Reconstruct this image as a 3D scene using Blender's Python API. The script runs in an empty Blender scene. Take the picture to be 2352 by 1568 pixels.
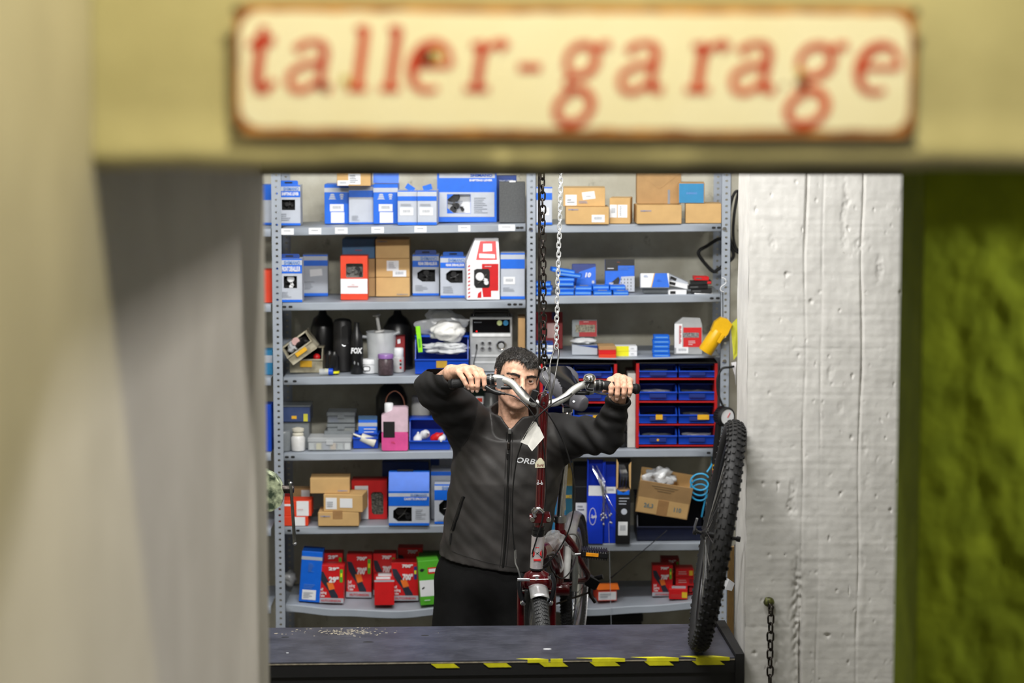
import bpy, bmesh, math, random
import numpy as np
from mathutils import Vector, Matrix, Euler, noise
random.seed(7); np.random.seed(7)
S = bpy.context.scene
COL = S.collection
PI = math.pi
# ------------------------------------------------------------------ camera, light, exposure
FPX = 85.0/36.0*2352            # focal length in photograph pixels (85 mm lens)
TILT = math.atan(609/FPX)
CAMZ = 2.73
_c = bpy.data.cameras.new('camera'); CAM = bpy.data.objects.new('camera', _c); COL.objects.link(CAM)
_c.lens = 85; _c.sensor_width = 36; _c.clip_start = .05; _c.clip_end = 60
CAM.location = (0, 0, CAMZ); CAM.rotation_euler = (PI/2-TILT, 0, 0)
_c.dof.use_dof = True; _c.dof.focus_distance = 8.45; _c.dof.aperture_fstop = 2.0
S.camera = CAM
W = bpy.data.worlds.new('world'); S.world = W; W.use_nodes = True
W.node_tree.nodes['Background'].inputs[0].default_value = (.8, .85, .9, 1)
W.node_tree.nodes['Background'].inputs[1].default_value = .10
S.view_settings.view_transform = 'Standard'; S.view_settings.look = 'None'
S.view_settings.exposure = 0.0; S.view_settings.gamma = 1; S.view_settings.use_curve_mapping = False
def area(name, loc, aim, sx, sy, power, col):
    l = bpy.data.lights.new(name, 'AREA'); l.shape = 'RECTANGLE'; l.size = sx; l.size_y = sy
    l.energy = power; l.color = col
    o = bpy.data.objects.new(name, l); COL.objects.link(o); o.location = loc
    o.rotation_euler = (Vector(aim)-Vector(loc)).to_track_quat('-Z', 'Y').to_euler(); return o
COOL = (1.0, .985, .95)
area('tube_light', (-.55, 7.9, 3.44), (-.45, 8.9, 1.0), 1.5, .12, 46, COOL)       # workshop fluorescent tubes
area('tube_light', (1.0, 8.1, 3.44), (.7, 9.0, 1.0), 1.2, .12, 20, COOL)
area('tube_light', (-.10, 6.35, 3.10), (-.1, 8.9, 1.1), 1.4, .12, 60, COOL)
area('warm_lamp', (.25, 2.55, 4.25), (-.05, 3.4, 2.5), .18, .18, 48, (1.0, .90, .53))   # lamp above the sign
area('hall_light', (-.7, -2.4, 3.30), (.6, 5.3, 1.6), .9, .10, 30, (1.0, .94, .84))      # hall behind the camera
area('passage_light', (2.75, 4.75, 3.12), (-.6, 4.6, 1.4), .07, .20, 60, (1.0, .97, .98))     # lamp in the side passage

# ------------------------------------------------------------------ pixels of the photograph -> places in the room
def ray(px, py):
    u = (px-1176)/FPX; v = (784-py)/FPX
    ct, st = math.cos(TILT), math.sin(TILT)
    return Vector((u, ct+v*st, -st+v*ct))
def pt(px, py, d):
    r = ray(px, py); return Vector((0, 0, CAMZ)) + r*(d/r.y)
def mpp(d): return d/FPX         # metres per pixel at a depth

# ------------------------------------------------------------------ materials
def lin(c):
    if isinstance(c, str): c = [int(c[i:i+2], 16) for i in (0, 2, 4)]
    return tuple((x/255/12.92 if x/255 <= .04045 else ((x/255+.055)/1.055)**2.4) for x in c)+(1,)
MATS = {}
def mat(name, col, rough=.5, metal=0, var=.08, vscale=30, bump=0, bscale=200, spec=.5, col2=None, trans=0, alpha=1, coat=0, stretch=None, emit=0):
    if name in MATS: return MATS[name]
    m = bpy.data.materials.new(name); m.use_nodes = True; MATS[name] = m
    n = m.node_tree.nodes; L = m.node_tree.links; b = n['Principled BSDF']
    c = lin(col); c2 = lin(col2) if col2 else tuple(x*(1-var*2) for x in c[:3])+(1,)
    b.inputs['Roughness'].default_value = rough; b.inputs['Metallic'].default_value = metal
    b.inputs['Specular IOR Level'].default_value = spec
    b.inputs['Transmission Weight'].default_value = trans; b.inputs['Alpha'].default_value = alpha
    b.inputs['Coat Weight'].default_value = coat
    tc = n.new('ShaderNodeTexCoord'); src = tc.outputs['Object']
    if stretch:
        mp = n.new('ShaderNodeMapping'); mp.inputs['Scale'].default_value = stretch; L.new(src, mp.inputs[0]); src = mp.outputs[0]
    nz = n.new('ShaderNodeTexNoise'); nz.inputs['Scale'].default_value = vscale; nz.inputs['Detail'].default_value = 5; L.new(src, nz.inputs['Vector'])
    rp = n.new('ShaderNodeValToRGB'); rp.color_ramp.elements[0].position = .38; rp.color_ramp.elements[1].position = .66
    rp.color_ramp.elements[0].color = c2; rp.color_ramp.elements[1].color = c
    L.new(nz.outputs['Fac'], rp.inputs[0]); L.new(rp.outputs[0], b.inputs['Base Color'])
    if bump:
        n2 = n.new('ShaderNodeTexNoise'); n2.inputs['Scale'].default_value = bscale; n2.inputs['Detail'].default_value = 4; L.new(src, n2.inputs['Vector'])
        bp = n.new('ShaderNodeBump'); bp.inputs['Strength'].default_value = bump; bp.inputs['Distance'].default_value = .004
        L.new(n2.outputs['Fac'], bp.inputs['Height']); L.new(bp.outputs[0], b.inputs['Normal'])
    if emit:
        b.inputs['Emission Color'].default_value = c; b.inputs['Emission Strength'].default_value = emit
    return m
# ------------------------------------------------------------------ mesh builder
class MB:
    def __init__(s): s.v = []; s.f = []; s.m = []; s.mi = 0; s.sm = []; s.smooth = False
    def add(s, vs, fs, M=None):
        o = len(s.v)
        s.v += [tuple(M @ Vector(p)) if M else tuple(p) for p in vs]
        s.f += [tuple(i+o for i in f) for f in fs]; s.m += [s.mi]*len(fs); s.sm += [s.smooth]*len(fs)
        return s
    def box(s, x0, x1, y0, y1, z0, z1, c=0, M=None):
        if c <= 0:
            vs = [(x, y, z) for x in (x0, x1) for y in (y0, y1) for z in (z0, z1)]
            return s.add(vs, [(0,1,3,2),(4,6,7,5),(0,4,5,1),(2,3,7,6),(0,2,6,4),(1,5,7,3)], M)
        vs = []; idx = {}
        for ix, x in ((0, x0), (1, x1)):
            for iy, y in ((0, y0), (1, y1)):
                for iz, z in ((0, z0), (1, z1)):
                    sx = c if ix == 0 else -c; sy = c if iy == 0 else -c; sz = c if iz == 0 else -c
                    for a, p in enumerate(((x, y+sy, z+sz), (x+sx, y, z+sz), (x+sx, y+sy, z))):
                        idx[ix, iy, iz, a] = len(vs); vs.append(p)
        g = lambda i, j, k, a: idx[i, j, k, a]
        fs = [(g(0,0,0,0), g(0,0,1,0), g(0,1,1,0), g(0,1,0,0)), (g(1,0,0,0), g(1,1,0,0), g(1,1,1,0), g(1,0,1,0)),
              (g(0,0,0,1), g(1,0,0,1), g(1,0,1,1), g(0,0,1,1)), (g(0,1,0,1), g(0,1,1,1), g(1,1,1,1), g(1,1,0,1)),
              (g(0,0,0,2), g(0,1,0,2), g(1,1,0,2), g(1,0,0,2)), (g(0,0,1,2), g(1,0,1,2), g(1,1,1,2), g(0,1,1,2))]
        for j in (0, 1):
            for k in (0, 1):
                fs.append((g(0,j,k,1), g(0,j,k,2), g(1,j,k,2), g(1,j,k,1)))
                fs.append((g(j,0,k,0), g(j,0,k,2), g(j,1,k,2), g(j,1,k,0)))
                fs.append((g(j,k,0,0), g(j,k,0,1), g(j,k,1,1), g(j,k,1,0)))
        for i in (0, 1):
            for j in (0, 1):
                for k in (0, 1): fs.append((g(i,j,k,0), g(i,j,k,1), g(i,j,k,2)))
        return s.add(vs, fs, M)
    def prism(s, poly, y0, y1, M=None):          # poly in x,z, extruded along y
        n = len(poly); vs = [(x, y0, z) for x, z in poly]+[(x, y1, z) for x, z in poly]
        fs = [tuple(range(n)), tuple(range(2*n-1, n-1, -1))]+[(i, i+n, (i+1) % n+n, (i+1) % n) for i in range(n)]
        return s.add(vs, fs, M)
    def tube(s, pts, r, n=8, caps=True, M=None, closed=False, flat=None):
        pts = [Vector(p) for p in pts]; k = len(pts); R = r if isinstance(r, (list, tuple)) else [r]*k
        vs = []; T0 = None; N = None
        for i, p in enumerate(pts):
            if closed: t = pts[(i+1) % k]-pts[i-1]
            else: t = pts[min(i+1, k-1)]-pts[max(i-1, 0)]
            t.normalize()
            if N is None:
                up = Vector((0, 0, 1)) if abs(t.z) < .9 else Vector((0, 1, 0)); N = t.cross(up).normalized()
            else:
                N = (N-t*N.dot(t)).normalized()
            B = t.cross(N)
            for j in range(n):
                a = 2*PI*j/n; q = (1 if flat is None else flat)
                vs.append(p+N*math.cos(a)*R[i]+B*math.sin(a)*R[i]*q)
        fs = []
        for i in range(k if closed else k-1):
            for j in range(n):
                a = i*n+j; b = i*n+(j+1) % n; i2 = (i+1) % k
                fs.append((a, b, i2*n+(j+1) % n, i2*n+j))
        if caps and not closed: fs += [tuple(range(n-1, -1, -1)), tuple((k-1)*n+j for j in range(n))]
        return s.add(vs, fs, M)
    def lathe(s, prof, n=20, M=None, ax='z'):    # prof: (radius, height)
        vs = []; fs = []; k = len(prof)
        for r, h in prof:
            for j in range(n):
                a = 2*PI*j/n; c, d = r*math.cos(a), r*math.sin(a)
                vs.append({'z': (c, d, h), 'x': (h, c, d), 'y': (d, h, c)}[ax])
        for i in range(k-1):
            for j in range(n): fs.append((i*n+j, i*n+(j+1) % n, (i+1)*n+(j+1) % n, (i+1)*n+j))
        fs += [tuple(range(n-1, -1, -1)), tuple((k-1)*n+j for j in range(n))]
        return s.add(vs, fs, M)
    def build(s, name, mats, parent=None, loc=None, rot=None, smooth=None, kind=None):
        me = bpy.data.meshes.new(name); me.from_pydata([tuple(p) for p in s.v], [], s.f)
        for m in (mats if isinstance(mats, (list, tuple)) else [mats]): me.materials.append(m)
        if any(s.m): me.polygons.foreach_set('material_index', s.m)
        bm = bmesh.new(); bm.from_mesh(me); bmesh.ops.recalc_face_normals(bm, faces=bm.faces); bm.to_mesh(me); bm.free()
        if smooth: shade(me, smooth)
        return link(name, me, parent, loc, rot, kind)
def shade(me, deg=35):
    me.polygons.foreach_set('use_smooth', [True]*len(me.polygons))
    try: me.set_sharp_from_angle(angle=math.radians(deg))
    except Exception: pass
def link(name, me, parent=None, loc=None, rot=None, kind=None):
    o = bpy.data.objects.new(name, me); COL.objects.link(o)
    if parent: o.parent = parent
    if loc is not None: o.location = loc
    if rot is not None: o.rotation_euler = rot
    if kind: o['kind'] = kind
    return o
def tag(o, label, cat, group=None):
    o['label'] = label; o['category'] = cat
    if group: o['group'] = group
    return o
def thing(name, label, cat, loc=(0, 0, 0), rot=(0, 0, 0), group=None):
    o = bpy.data.objects.new(name, None); COL.objects.link(o); o.empty_display_size = .05
    o.location = loc; o.rotation_euler = rot
    return tag(o, label, cat, group)
def copy_part(o, parent, loc=None, rot=None):
    c = o.copy(); COL.objects.link(c); c.parent = parent
    if loc is not None: c.location = loc
    if rot is not None: c.rotation_euler = rot
    return c
def copy_tree(o, parent=None):
    c = o.copy(); COL.objects.link(c); c.parent = parent
    for ch in [x for x in bpy.data.objects if x.parent == o]: copy_tree(ch, c)
    return c
def smooth_path(pts, n=8, closed=False):          # Catmull-Rom
    P = [Vector(p) for p in pts]; out = []; k = len(P)
    for i in range(k if closed else k-1):
        if closed: a, b, c, d = P[i-1], P[i], P[(i+1) % k], P[(i+2) % k]
        else: a, b, c, d = P[max(i-1, 0)], P[i], P[i+1], P[min(i+2, k-1)]
        for j in range(n):
            t = j/n
            out.append(.5*((2*b)+(c-a)*t+(2*a-5*b+4*c-d)*t*t+(3*b-a-3*c+d)*t**3))
    if not closed: out.append(P[-1])
    return out
_TX = {}
def text_mesh(s, bold=0.0, shear=0.0, ext=.0004):  # lettering in x,z facing -y, fitted to the unit square
    key = (s, bold, shear)
    if key in _TX: return _TX[key]
    cu = bpy.data.curves.new('t', 'FONT'); cu.body = s; cu.size = 1; cu.offset = bold; cu.shear = shear; cu.resolution_u = 2
    cu.space_line = .85
    o = bpy.data.objects.new('t', cu); COL.objects.link(o)
    dg = bpy.context.evaluated_depsgraph_get(); me = bpy.data.meshes.new_from_object(o.evaluated_get(dg))
    bpy.data.objects.remove(o); bpy.data.curves.remove(cu)
    co = np.zeros(len(me.vertices)*3); me.vertices.foreach_get('co', co); co = co.reshape(-1, 3)
    mn, mx = co.min(0), co.max(0); u = (co-mn)/np.maximum(mx-mn, 1e-6)
    fs = [tuple(reversed(p.vertices)) for p in me.polygons]; bpy.data.meshes.remove(me)
    _TX[key] = (u[:, :2], fs); return _TX[key]
def lettering(s, x0, x1, z0, z1, y, m, parent, bold=.0, shear=0, name='lettering', M=None):
    u, fs = text_mesh(s, bold, shear)
    b = MB(); b.add([(x0+(x1-x0)*a, y, z0+(z1-z0)*c) for a, c in u], fs, M)
    me = bpy.data.meshes.new(name); me.from_pydata(b.v, [], b.f); me.materials.append(m)
    return link(name, me, parent)
# ------------------------------------------------------------------ palette
M_blue = mat('blue_carton', (6, 102, 220), .42, var=.04); M_dblue = mat('dark_blue_carton', (16, 60, 140), .45, var=.06)
M_grey = mat('pale_grey_print', (188, 194, 206), .45, var=.03); M_white = mat('white_print', (232, 234, 238), .5, var=.02)
M_silver = mat('silver_print', (176, 182, 192), .4, var=.03)
M_brown = mat('brown_card', (206, 168, 112), .75, var=.05, vscale=18, bump=.08, bscale=400)
M_brown2 = mat('dull_brown_card', (178, 142, 96), .8, var=.07, vscale=18, bump=.1, bscale=400)
M_teal = mat('teal_card', (40, 132, 184), .55, var=.05); M_navy = mat('slate_blue_card', (62, 100, 138), .6, var=.05)
M_red = mat('red_carton', (208, 26, 30), .4, var=.05); M_dred = mat('deep_red_carton', (150, 20, 26), .45, var=.06)
M_orange = mat('orange_red_carton', (226, 66, 34), .45, var=.04); M_orng = mat('orange_card', (240, 120, 40), .5, var=.05)
M_green = mat('green_carton', (84, 176, 44), .45, var=.05); M_yel = mat('yellow_print', (226, 190, 40), .5, var=.05)
M_lemon = mat('lemon_yellow_card', (236, 232, 30), .5, var=.04)
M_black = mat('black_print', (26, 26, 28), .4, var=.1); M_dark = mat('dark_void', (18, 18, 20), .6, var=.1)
M_dgrey = mat('dark_grey_foam', (92, 94, 96), .9, var=.1, vscale=160, bump=.3, bscale=300)
M_ltxt = mat('blue_ink', (96, 138, 204), .5, var=.02); M_gtxt = mat('grey_ink', (132, 138, 148), .5, var=.02)
M_btxt = mat('blue_bold_ink', (20, 92, 205), .5, var=.02); M_rtxt = mat('red_ink', (190, 40, 40), .5, var=.02)
M_shelf = mat('grey_painted_steel', (160, 168, 180), .45, var=.07, vscale=6, bump=.04, bscale=60, spec=.5)
M_hole = mat('slot_black', (14, 14, 16), .7, var=.1)
M_binb = mat('blue_bin_plastic', (16, 74, 196), .38, var=.06, vscale=12)
M_clear = mat('clear_plastic', (235, 238, 240), .12, var=.02, alpha=.32, spec=.7)
M_frost = mat('frosted_plastic', (222, 226, 230), .35, var=.03, alpha=.42)
M_foil = mat('crinkled_plastic', (225, 228, 232), .16, var=.05, bump=.7, bscale=45, alpha=.78, spec=.8)
M_chrome = mat('chrome', (235, 236, 240), .12, 1, var=.02); M_alu = mat('brushed_aluminium', (205, 207, 212), .28, 1, var=.04, vscale=40)
M_steel = mat('worn_steel', (150, 150, 150), .35, 1, var=.2, vscale=40); M_iron = mat('dark_chain_steel', (86, 80, 76), .38, 1, var=.3, vscale=60)
M_rub = mat('black_rubber', (24, 24, 26), .62, var=.15, bump=.1, bscale=300); M_plas = mat('black_plastic', (22, 22, 24), .32, var=.1)
M_maroon = mat('maroon_lacquer', (78, 8, 16), .16, var=.06, vscale=10, spec=.6, coat=.6)
M_tyre = mat('tyre_grey_rubber', (52, 53, 55), .6, var=.2, vscale=80); M_rflx = mat('amber_reflector', (245, 160, 30), .25, var=.1)
# ------------------------------------------------------------------ the setting
def struct(name, b, m, label, cat, smooth=None, **k):
    o = b.build(name, m, smooth=smooth, **k) if isinstance(b, MB) else b
    o['kind'] = 'structure'; o['label'] = label; o['category'] = cat; return o
def M_paint(name, c1, c2, sc, rough=.6, bump=.35, bscale=14, dirt=None, dsc=6, dpos=(.52, .7)):
    m = mat(name, c1, rough, col2=c2, vscale=sc, bump=bump, bscale=bscale, spec=.3)
    if dirt:
        n = m.node_tree.nodes; L = m.node_tree.links; b = n['Principled BSDF']
        src = b.inputs['Base Color'].links[0].from_socket
        tc = n.new('ShaderNodeTexCoord'); nz = n.new('ShaderNodeTexNoise'); nz.inputs['Scale'].default_value = dsc; nz.inputs['Detail'].default_value = 9; nz.inputs['Roughness'].default_value = .72
        L.new(tc.outputs['Object'], nz.inputs['Vector'])
        r = n.new('ShaderNodeValToRGB'); r.color_ramp.elements[0].position = dpos[0]; r.color_ramp.elements[1].position = dpos[1]
        L.new(nz.outputs['Fac'], r.inputs[0]); mx = n.new('ShaderNodeMixRGB'); L.new(r.outputs[0], mx.inputs[0]); L.new(src, mx.inputs[1]); mx.inputs[2].default_value = lin(dirt)
        L.new(mx.outputs[0], b.inputs['Base Color'])
    return m
M_wallL = M_paint('cream_plaster', (206, 200, 186), (196, 190, 176), 4, .6, .25, 9)
M_head = M_paint('cream_lintel_paint', (192, 185, 148), (178, 171, 134), 5, .5, .4, 10)
M_back = M_paint('old_whitewash', (206, 204, 190), (186, 182, 166), 9, .85, .6, 30, (110, 102, 90), 11, (.60, .74))
M_conc = M_paint('white_painted_concrete', (222, 220, 216), (208, 206, 202), 12, .5, .25, 60, (150, 146, 138), 20, (.66, .80))
M_lime = M_paint('green_wall_paint', (112, 124, 26), (98, 110, 22), 10, .9, 1.0, 26); M_lime.node_tree.nodes['Principled BSDF'].inputs['Specular IOR Level'].default_value = .1
M_floor = M_paint('grey_concrete_floor', (110, 108, 104), (90, 88, 86), 3, .6, .3, 30)
M_ceil = M_paint('ceiling_paint', (190, 190, 186), (176, 176, 172), 3, .8, .2, 20)
XL = -.612
b = MB().box(XL-.3, XL, -1.0, 5.98, 0, 4.5, .012); struct('wall_left', b, M_wallL, 'cream plastered side wall of the passage', 'wall')
# lintel over the opening: rough lower edge
YH = 3.545; ZH = pt(1176, 383, YH).z
nx, prof = 150, [(.0, 4.5), (.0, ZH+.09), (-.004, ZH+.05), (-.012, ZH+.03), (-.014, ZH+.014), (-.006, ZH+.002), (.02, ZH-.004), (.20, ZH), (.20, 4.5)]
b = MB(); vs = []
for i in range(nx+1):
    x = XL+.001+(2.6-XL)*i/nx
    for k, (dy, z) in enumerate(prof):
        w = 1 if 0 < k < 7 else 0
        e = noise.noise((x*7, 3.1, 0))*.6+noise.noise((x*22, 1.7, k*.4))*.5
        bead = sum(math.exp(-((x-c)/.018)**2) for c in (-.012, .045)) if k in (4, 5, 6) else 0
        vs.append((x, YH+dy-(.006*abs(e)+.006*bead if w else 0), z+(.006*e-.004*bead if k in (3, 4, 5, 6) else 0)))
n = len(prof); fs = [(i*n+k, i*n+(k+1) % n, (i+1)*n+(k+1) % n, (i+1)*n+k) for i in range(nx) for k in range(n)]
b.add(vs, fs); struct('wall_front', b, M_head, 'cream painted lintel over the opening with a rough lower edge', 'lintel', smooth=50)
# dark bar behind the lintel
b = MB().box(XL, .97, 5.90, 5.98, pt(1176, 402, 5.9).z, 3.6, .004)
struct('trim_1', b, mat('dark_bar', (34, 33, 33), .6), 'dark bar across the top of the workshop opening', 'beam')
# green wall end
XG = .9016
b = MB(); N = 60
def rough_face(b, f, nu, nv):
    o = len(b.v); vs = [f(i/nu, j/nv) for j in range(nv+1) for i in range(nu+1)]
    fs = [(j*(nu+1)+i, j*(nu+1)+i+1, (j+1)*(nu+1)+i+1, (j+1)*(nu+1)+i) for j in range(nv) for i in range(nu)]
    b.add(vs, fs)
def gface(u, v):
    x = XG+u*.9; z = v*3.4
    e = noise.fractal((x*9, z*5, 2), 1, 2.2, 4)*.011 + max(0, noise.noise((x*17+z*4, z*11, 7)))*.012
    return (x, 5.28-e*min(1, u*12), z)
rough_face(b, gface, 120, 330)
b.box(XG, XG+.9, 5.29, 5.60, 0, 3.4)
struct('wall_right', b, M_lime, 'rough lime green painted wall end beside the white pillar', 'wall', smooth=60)
# white concrete pillar with board marks
XP = .756; YP = 7.70
seams = [pt(x, 784, YP).x for x in (1848, 1978)]
def pface(u, v):
    x = XP+u*.62; z = v*3.05
    e = noise.fractal((x*6, z*1.6, 0), 1, 2, 3)*.004+noise.noise((x*70, z*4, 3))*.0004+noise.noise((x*2.2, z*75, 13))*.0009+noise.noise((x*40, z*40, 9))*.0012
    for k, s in enumerate(seams+[XP+.235]):
        w = noise.noise((z*3, k*7, 1))*.007; t = abs(x-s-w)
        dep = (.016 if k < 2 else .005)*max(.12, .36+noise.noise((z*1.9, k*5, 4))*1.5+noise.noise((z*11, k*3, 14))*.5)
        e += -dep*math.exp(-(t/.0034)**2)+.004*math.exp(-((x-s-w-.014)/.012)**2)*max(0, noise.noise((z*2.3, k, 8)))
    q = noise.noise((x*26, z*13, 5))*noise.noise((x*5, z*2.1, 6))
    e -= max(0, q-.10)*.05*(.6+.8*noise.noise((x*90, z*70, 2)))
    cl = math.exp(-((x-seams[0]+.012)/.014)**2)*max(0, noise.noise((z*2.6, 1.5, 21))-.12)*3; e -= cl*(.010+.012*noise.noise((x*80, z*60, 5)))
    q = noise.noise((x*60, z*34, 15)); e -= max(0, q-.55)*.028
    for zz, x0, x1 in ((pt(1900, 800, YP).z, .90, 1.2), (pt(1800, 1440, YP).z, XP, .90)):
        if x0 < x < x1: e -= .0028*max(0, .5+noise.noise((x*25, 2, zz)))*math.exp(-((z-zz-.003*noise.noise((x*18, zz, 0)))/.004)**2)
    ed = min(1, u*30)
    return (x+(.004*noise.noise((z*14, 2, 2)) if u == 0 else 0), YP-e*ed, z)
b = MB(); rough_face(b, pface, 190, 660)
def pside(u, v):
    z = v*3.05; y = YP+(1-u)*.36
    return (XP-noise.noise((y*9, z*6, 11))*.004+(.004*noise.noise((z*14, 2, 2)) if u == 1 else 0), y, z)
rough_face(b, pside, 12, 360); b.box(XP+.03, XP+1.4, YP+.06, YP+.36, 0, 3.6)
struct('wall_pillar', b, M_conc, 'white painted concrete pillar with board marks and pits', 'pillar', smooth=60)
# back wall: rough whitewash
def bface(u, v):
    x = -1.3+u*2.7; z = .3+v*2.5
    e = noise.fractal((x*5, z*5, 0), 1, 2, 4)*.006
    for s in (.62, 1.22, 1.86):
        e -= .004*math.exp(-((z-s-.012*noise.noise((x*3, s, 0)))/.006)**2)
    return (x, 10.03-e, z)
b = MB(); rough_face(b, bface, 200, 190); b.box(-3, 3.2, 10.05, 10.3, 0, 3.6)
struct('wall_back', b, M_back, 'stained old whitewashed wall behind the shelving', 'wall', smooth=60)
struct('wall_side_left', MB().box(-3.2, -3, 5.98, 10.3, 0, 3.6), M_back, 'whitewashed side wall of the workshop', 'wall')
struct('wall_side_right', MB().box(3.2, 3.4, 5.6, 10.3, 0, 3.6), M_back, 'whitewashed far side wall of the workshop', 'wall')
struct('wall_inner', MB().box(-3.2, XL-.3, 5.78, 5.98, 0, 3.6), M_back, 'inner face of the wall beside the passage', 'wall')
struct('floor', MB().box(-4, 4, -6, 10.3, -.1, 0), M_floor, 'grey concrete floor', 'floor')
struct('ceiling', MB().box(-3.2, 3.4, 5.9, 10.3, 3.6, 3.75), M_ceil, 'workshop ceiling', 'ceiling')
struct('ceiling_hall', MB().box(-4, 4, -6, 3.54, 4.5, 4.6), M_ceil, 'hall ceiling', 'ceiling')
# unseen passage ceiling; low slab and drop beam added to cut the lamp's light
zc = 2.672
b = MB()
b.box(XL, .90, 3.76, 5.9, zc, zc+.1); b.box(.90, 3.2, 5.14, 5.26, 2.576, 3.45)
b.box(XL, 3.2, 3.76, 5.9, 3.45, 3.55); b.box(3.2, 3.3, 3.54, 5.9, 0, 3.55)
struct('ceiling_light_blocker', b, M_ceil, 'unseen passage ceiling, its low slab and beam shaped to block lamp light', 'ceiling')
M_tube = mat('lamp_diffuser', (255, 252, 244), .4, var=.01, emit=2.0); M_wmet = mat('white_lamp_metal', (230, 230, 228), .4)
for i, (x, y, sx) in enumerate(((-.55, 7.9, 1.5), (1.0, 8.1, 1.2), (-.10, 6.35, 1.4))):
    t = thing('ceiling_lamp', ['long tube lamp on the ceiling near the shelving', 'tube lamp on the ceiling behind the pillar', 'tube lamp on the ceiling just inside the opening'][i], 'lamp', (x, y, 3.6 if i < 2 else 3.26), group='ceiling tube lamps')
    if i == 2: MB().tube([(-.4, 0, 0), (-.4, 0, .34)], .006, 8).build('suspension_rod', M_wmet, t); MB().tube([(.4, 0, 0), (.4, 0, .34)], .006, 8).build('suspension_rod', M_wmet, t)
    MB().box(-sx/2-.05, sx/2+.05, -.08, .08, -.10, 0, .01).build('housing', M_wmet, t)
    MB().tube([(-sx/2, 0, -.118), (sx/2, 0, -.118)], .014, 10).build('tube', M_tube, t)
t = thing('pendant_lamp', 'warm lamp hanging from the hall ceiling above the sign', 'lamp', (-.05, 2.55, 4.5))
MB().tube([(0, 0, 0), (0, 0, -.34)], .006, 8).build('cord', M_plas, t)
MB().lathe([(.02, -.30), (.03, -.33), (.13, -.37), (.15, -.40), (.147, -.40), (.125, -.372), (.02, -.345)], 24).build('lamp_shade', M_wmet, t, smooth=40)
# ------------------------------------------------------------------ enamel sign "taller-garage"
sc_ = mpp(YH); SGW, SGH = 1538*sc_, 291*sc_
p = pt(1319, 166, YH)
sign = thing('enamel_sign', 'rusty-edged cream enamel sign with red lettering on the lintel', 'sign', (p.x, YH-.026, p.z-SGH/2+.002), (0, .0045, 0))
def rrect(x0, x1, z0, z1, r, n=6):
    o = []
    for cx, cz, a in ((x1-r, z1-r, 0), (x0+r, z1-r, 90), (x0+r, z0+r, 180), (x1-r, z0+r, 270)):
        o += [(cx+r*math.cos(math.radians(a+90*i/n)), cz+r*math.sin(math.radians(a+90*i/n))) for i in range(n+1)]
    return o
M_enam = mat('cream_enamel', (250, 245, 230), .3, col2=(246, 239, 218), vscale=5, spec=.4)
M_rust = mat('rusty_edge', (216, 150, 78), .6, col2=(160, 94, 44), vscale=16)
M_rust2 = mat('dark_rust', (92, 62, 34), .8, col2=(60, 44, 26), vscale=60); M_olive = mat('chipped_ochre', (206, 186, 84), .7, vscale=40)
M_sred = mat('sign_red', (208, 72, 20), .35, col2=(186, 46, 16), vscale=9)
MB().prism(rrect(-SGW/2, SGW/2, 0, SGH, .018), -.002, .006).build('rim', M_rust, sign)
for x_ in (-SGW*.4, SGW*.4): MB().box(x_-.01, x_+.01, .006, .026, SGH*.3, SGH*.7).build('standoff', M_rust, sign)
# enamel field: ragged edge inside the rim
out = []
base = rrect(-SGW/2+.007, SGW/2-.008, .010, SGH-.011, .030, 10)
for i in range(len(base)):
    (xa, za), (xb, zb) = base[i], base[(i+1) % len(base)]
    k = max(1, int(math.hypot(xb-xa, zb-za)/.006))
    for j in range(k):
        x, z = xa+(xb-xa)*j/k, za+(zb-za)*j/k
        e = noise.noise((x*30, z*30, 0))*.0025; out.append((x*(1+e*.6/SGW), z+e*(1 if z > SGH/2 else -1)))
MB().prism(out, -.0032, -.001).build('enamel_field', M_enam, sign)
# letters: italic slab letters built from strokes, each letter a part; units: x-height = 1
def ribbon(pts, w, b, y0, y1):
    P = [Vector((x, 0, z)) for x, z in pts]; n = len(P); W_ = w if isinstance(w, (list, tuple)) else [w]*n
    Lf, Rt = [], []
    for i, q in enumerate(P):
        t = (P[min(i+1, n-1)]-P[max(i-1, 0)]).normalized(); nn = Vector((-t.z, 0, t.x))
        Lf.append(q+nn*W_[i]/2); Rt.append(q-nn*W_[i]/2)
    vs = [(q.x, y0, q.z) for q in Lf]+[(q.x, y0, q.z) for q in Rt]+[(q.x, y1, q.z) for q in Lf]+[(q.x, y1, q.z) for q in Rt]
    fs = []
    for i in range(n-1):
        fs += [(i, i+1, n+i+1, n+i), (2*n+i, 3*n+i, 3*n+i+1, 2*n+i+1), (i, 2*n+i, 2*n+i+1, i+1), (n+i, n+i+1, 3*n+i+1, 3*n+i)]
    fs += [(0, n, 3*n, 2*n), (n-1, 3*n-1, 4*n-1, 2*n-1)]
    b.add(vs, fs)
def curve2(pts, n=8): return [(v.x, v.z) for v in smooth_path([(x, 0, z) for x, z in pts], n)]
def ell(cx, cz, rx, rz, a0, a1, n=26): return [(cx+rx*math.cos(math.radians(a0+(a1-a0)*i/n)), cz+rz*math.sin(math.radians(a0+(a1-a0)*i/n))) for i in range(n+1)]
def wv(n, a, c): return [a+(c-a)*(.5-.5*math.cos(2*PI*i/(n-1))) for i in range(n)]
H_, T_ = .19, .12
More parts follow.
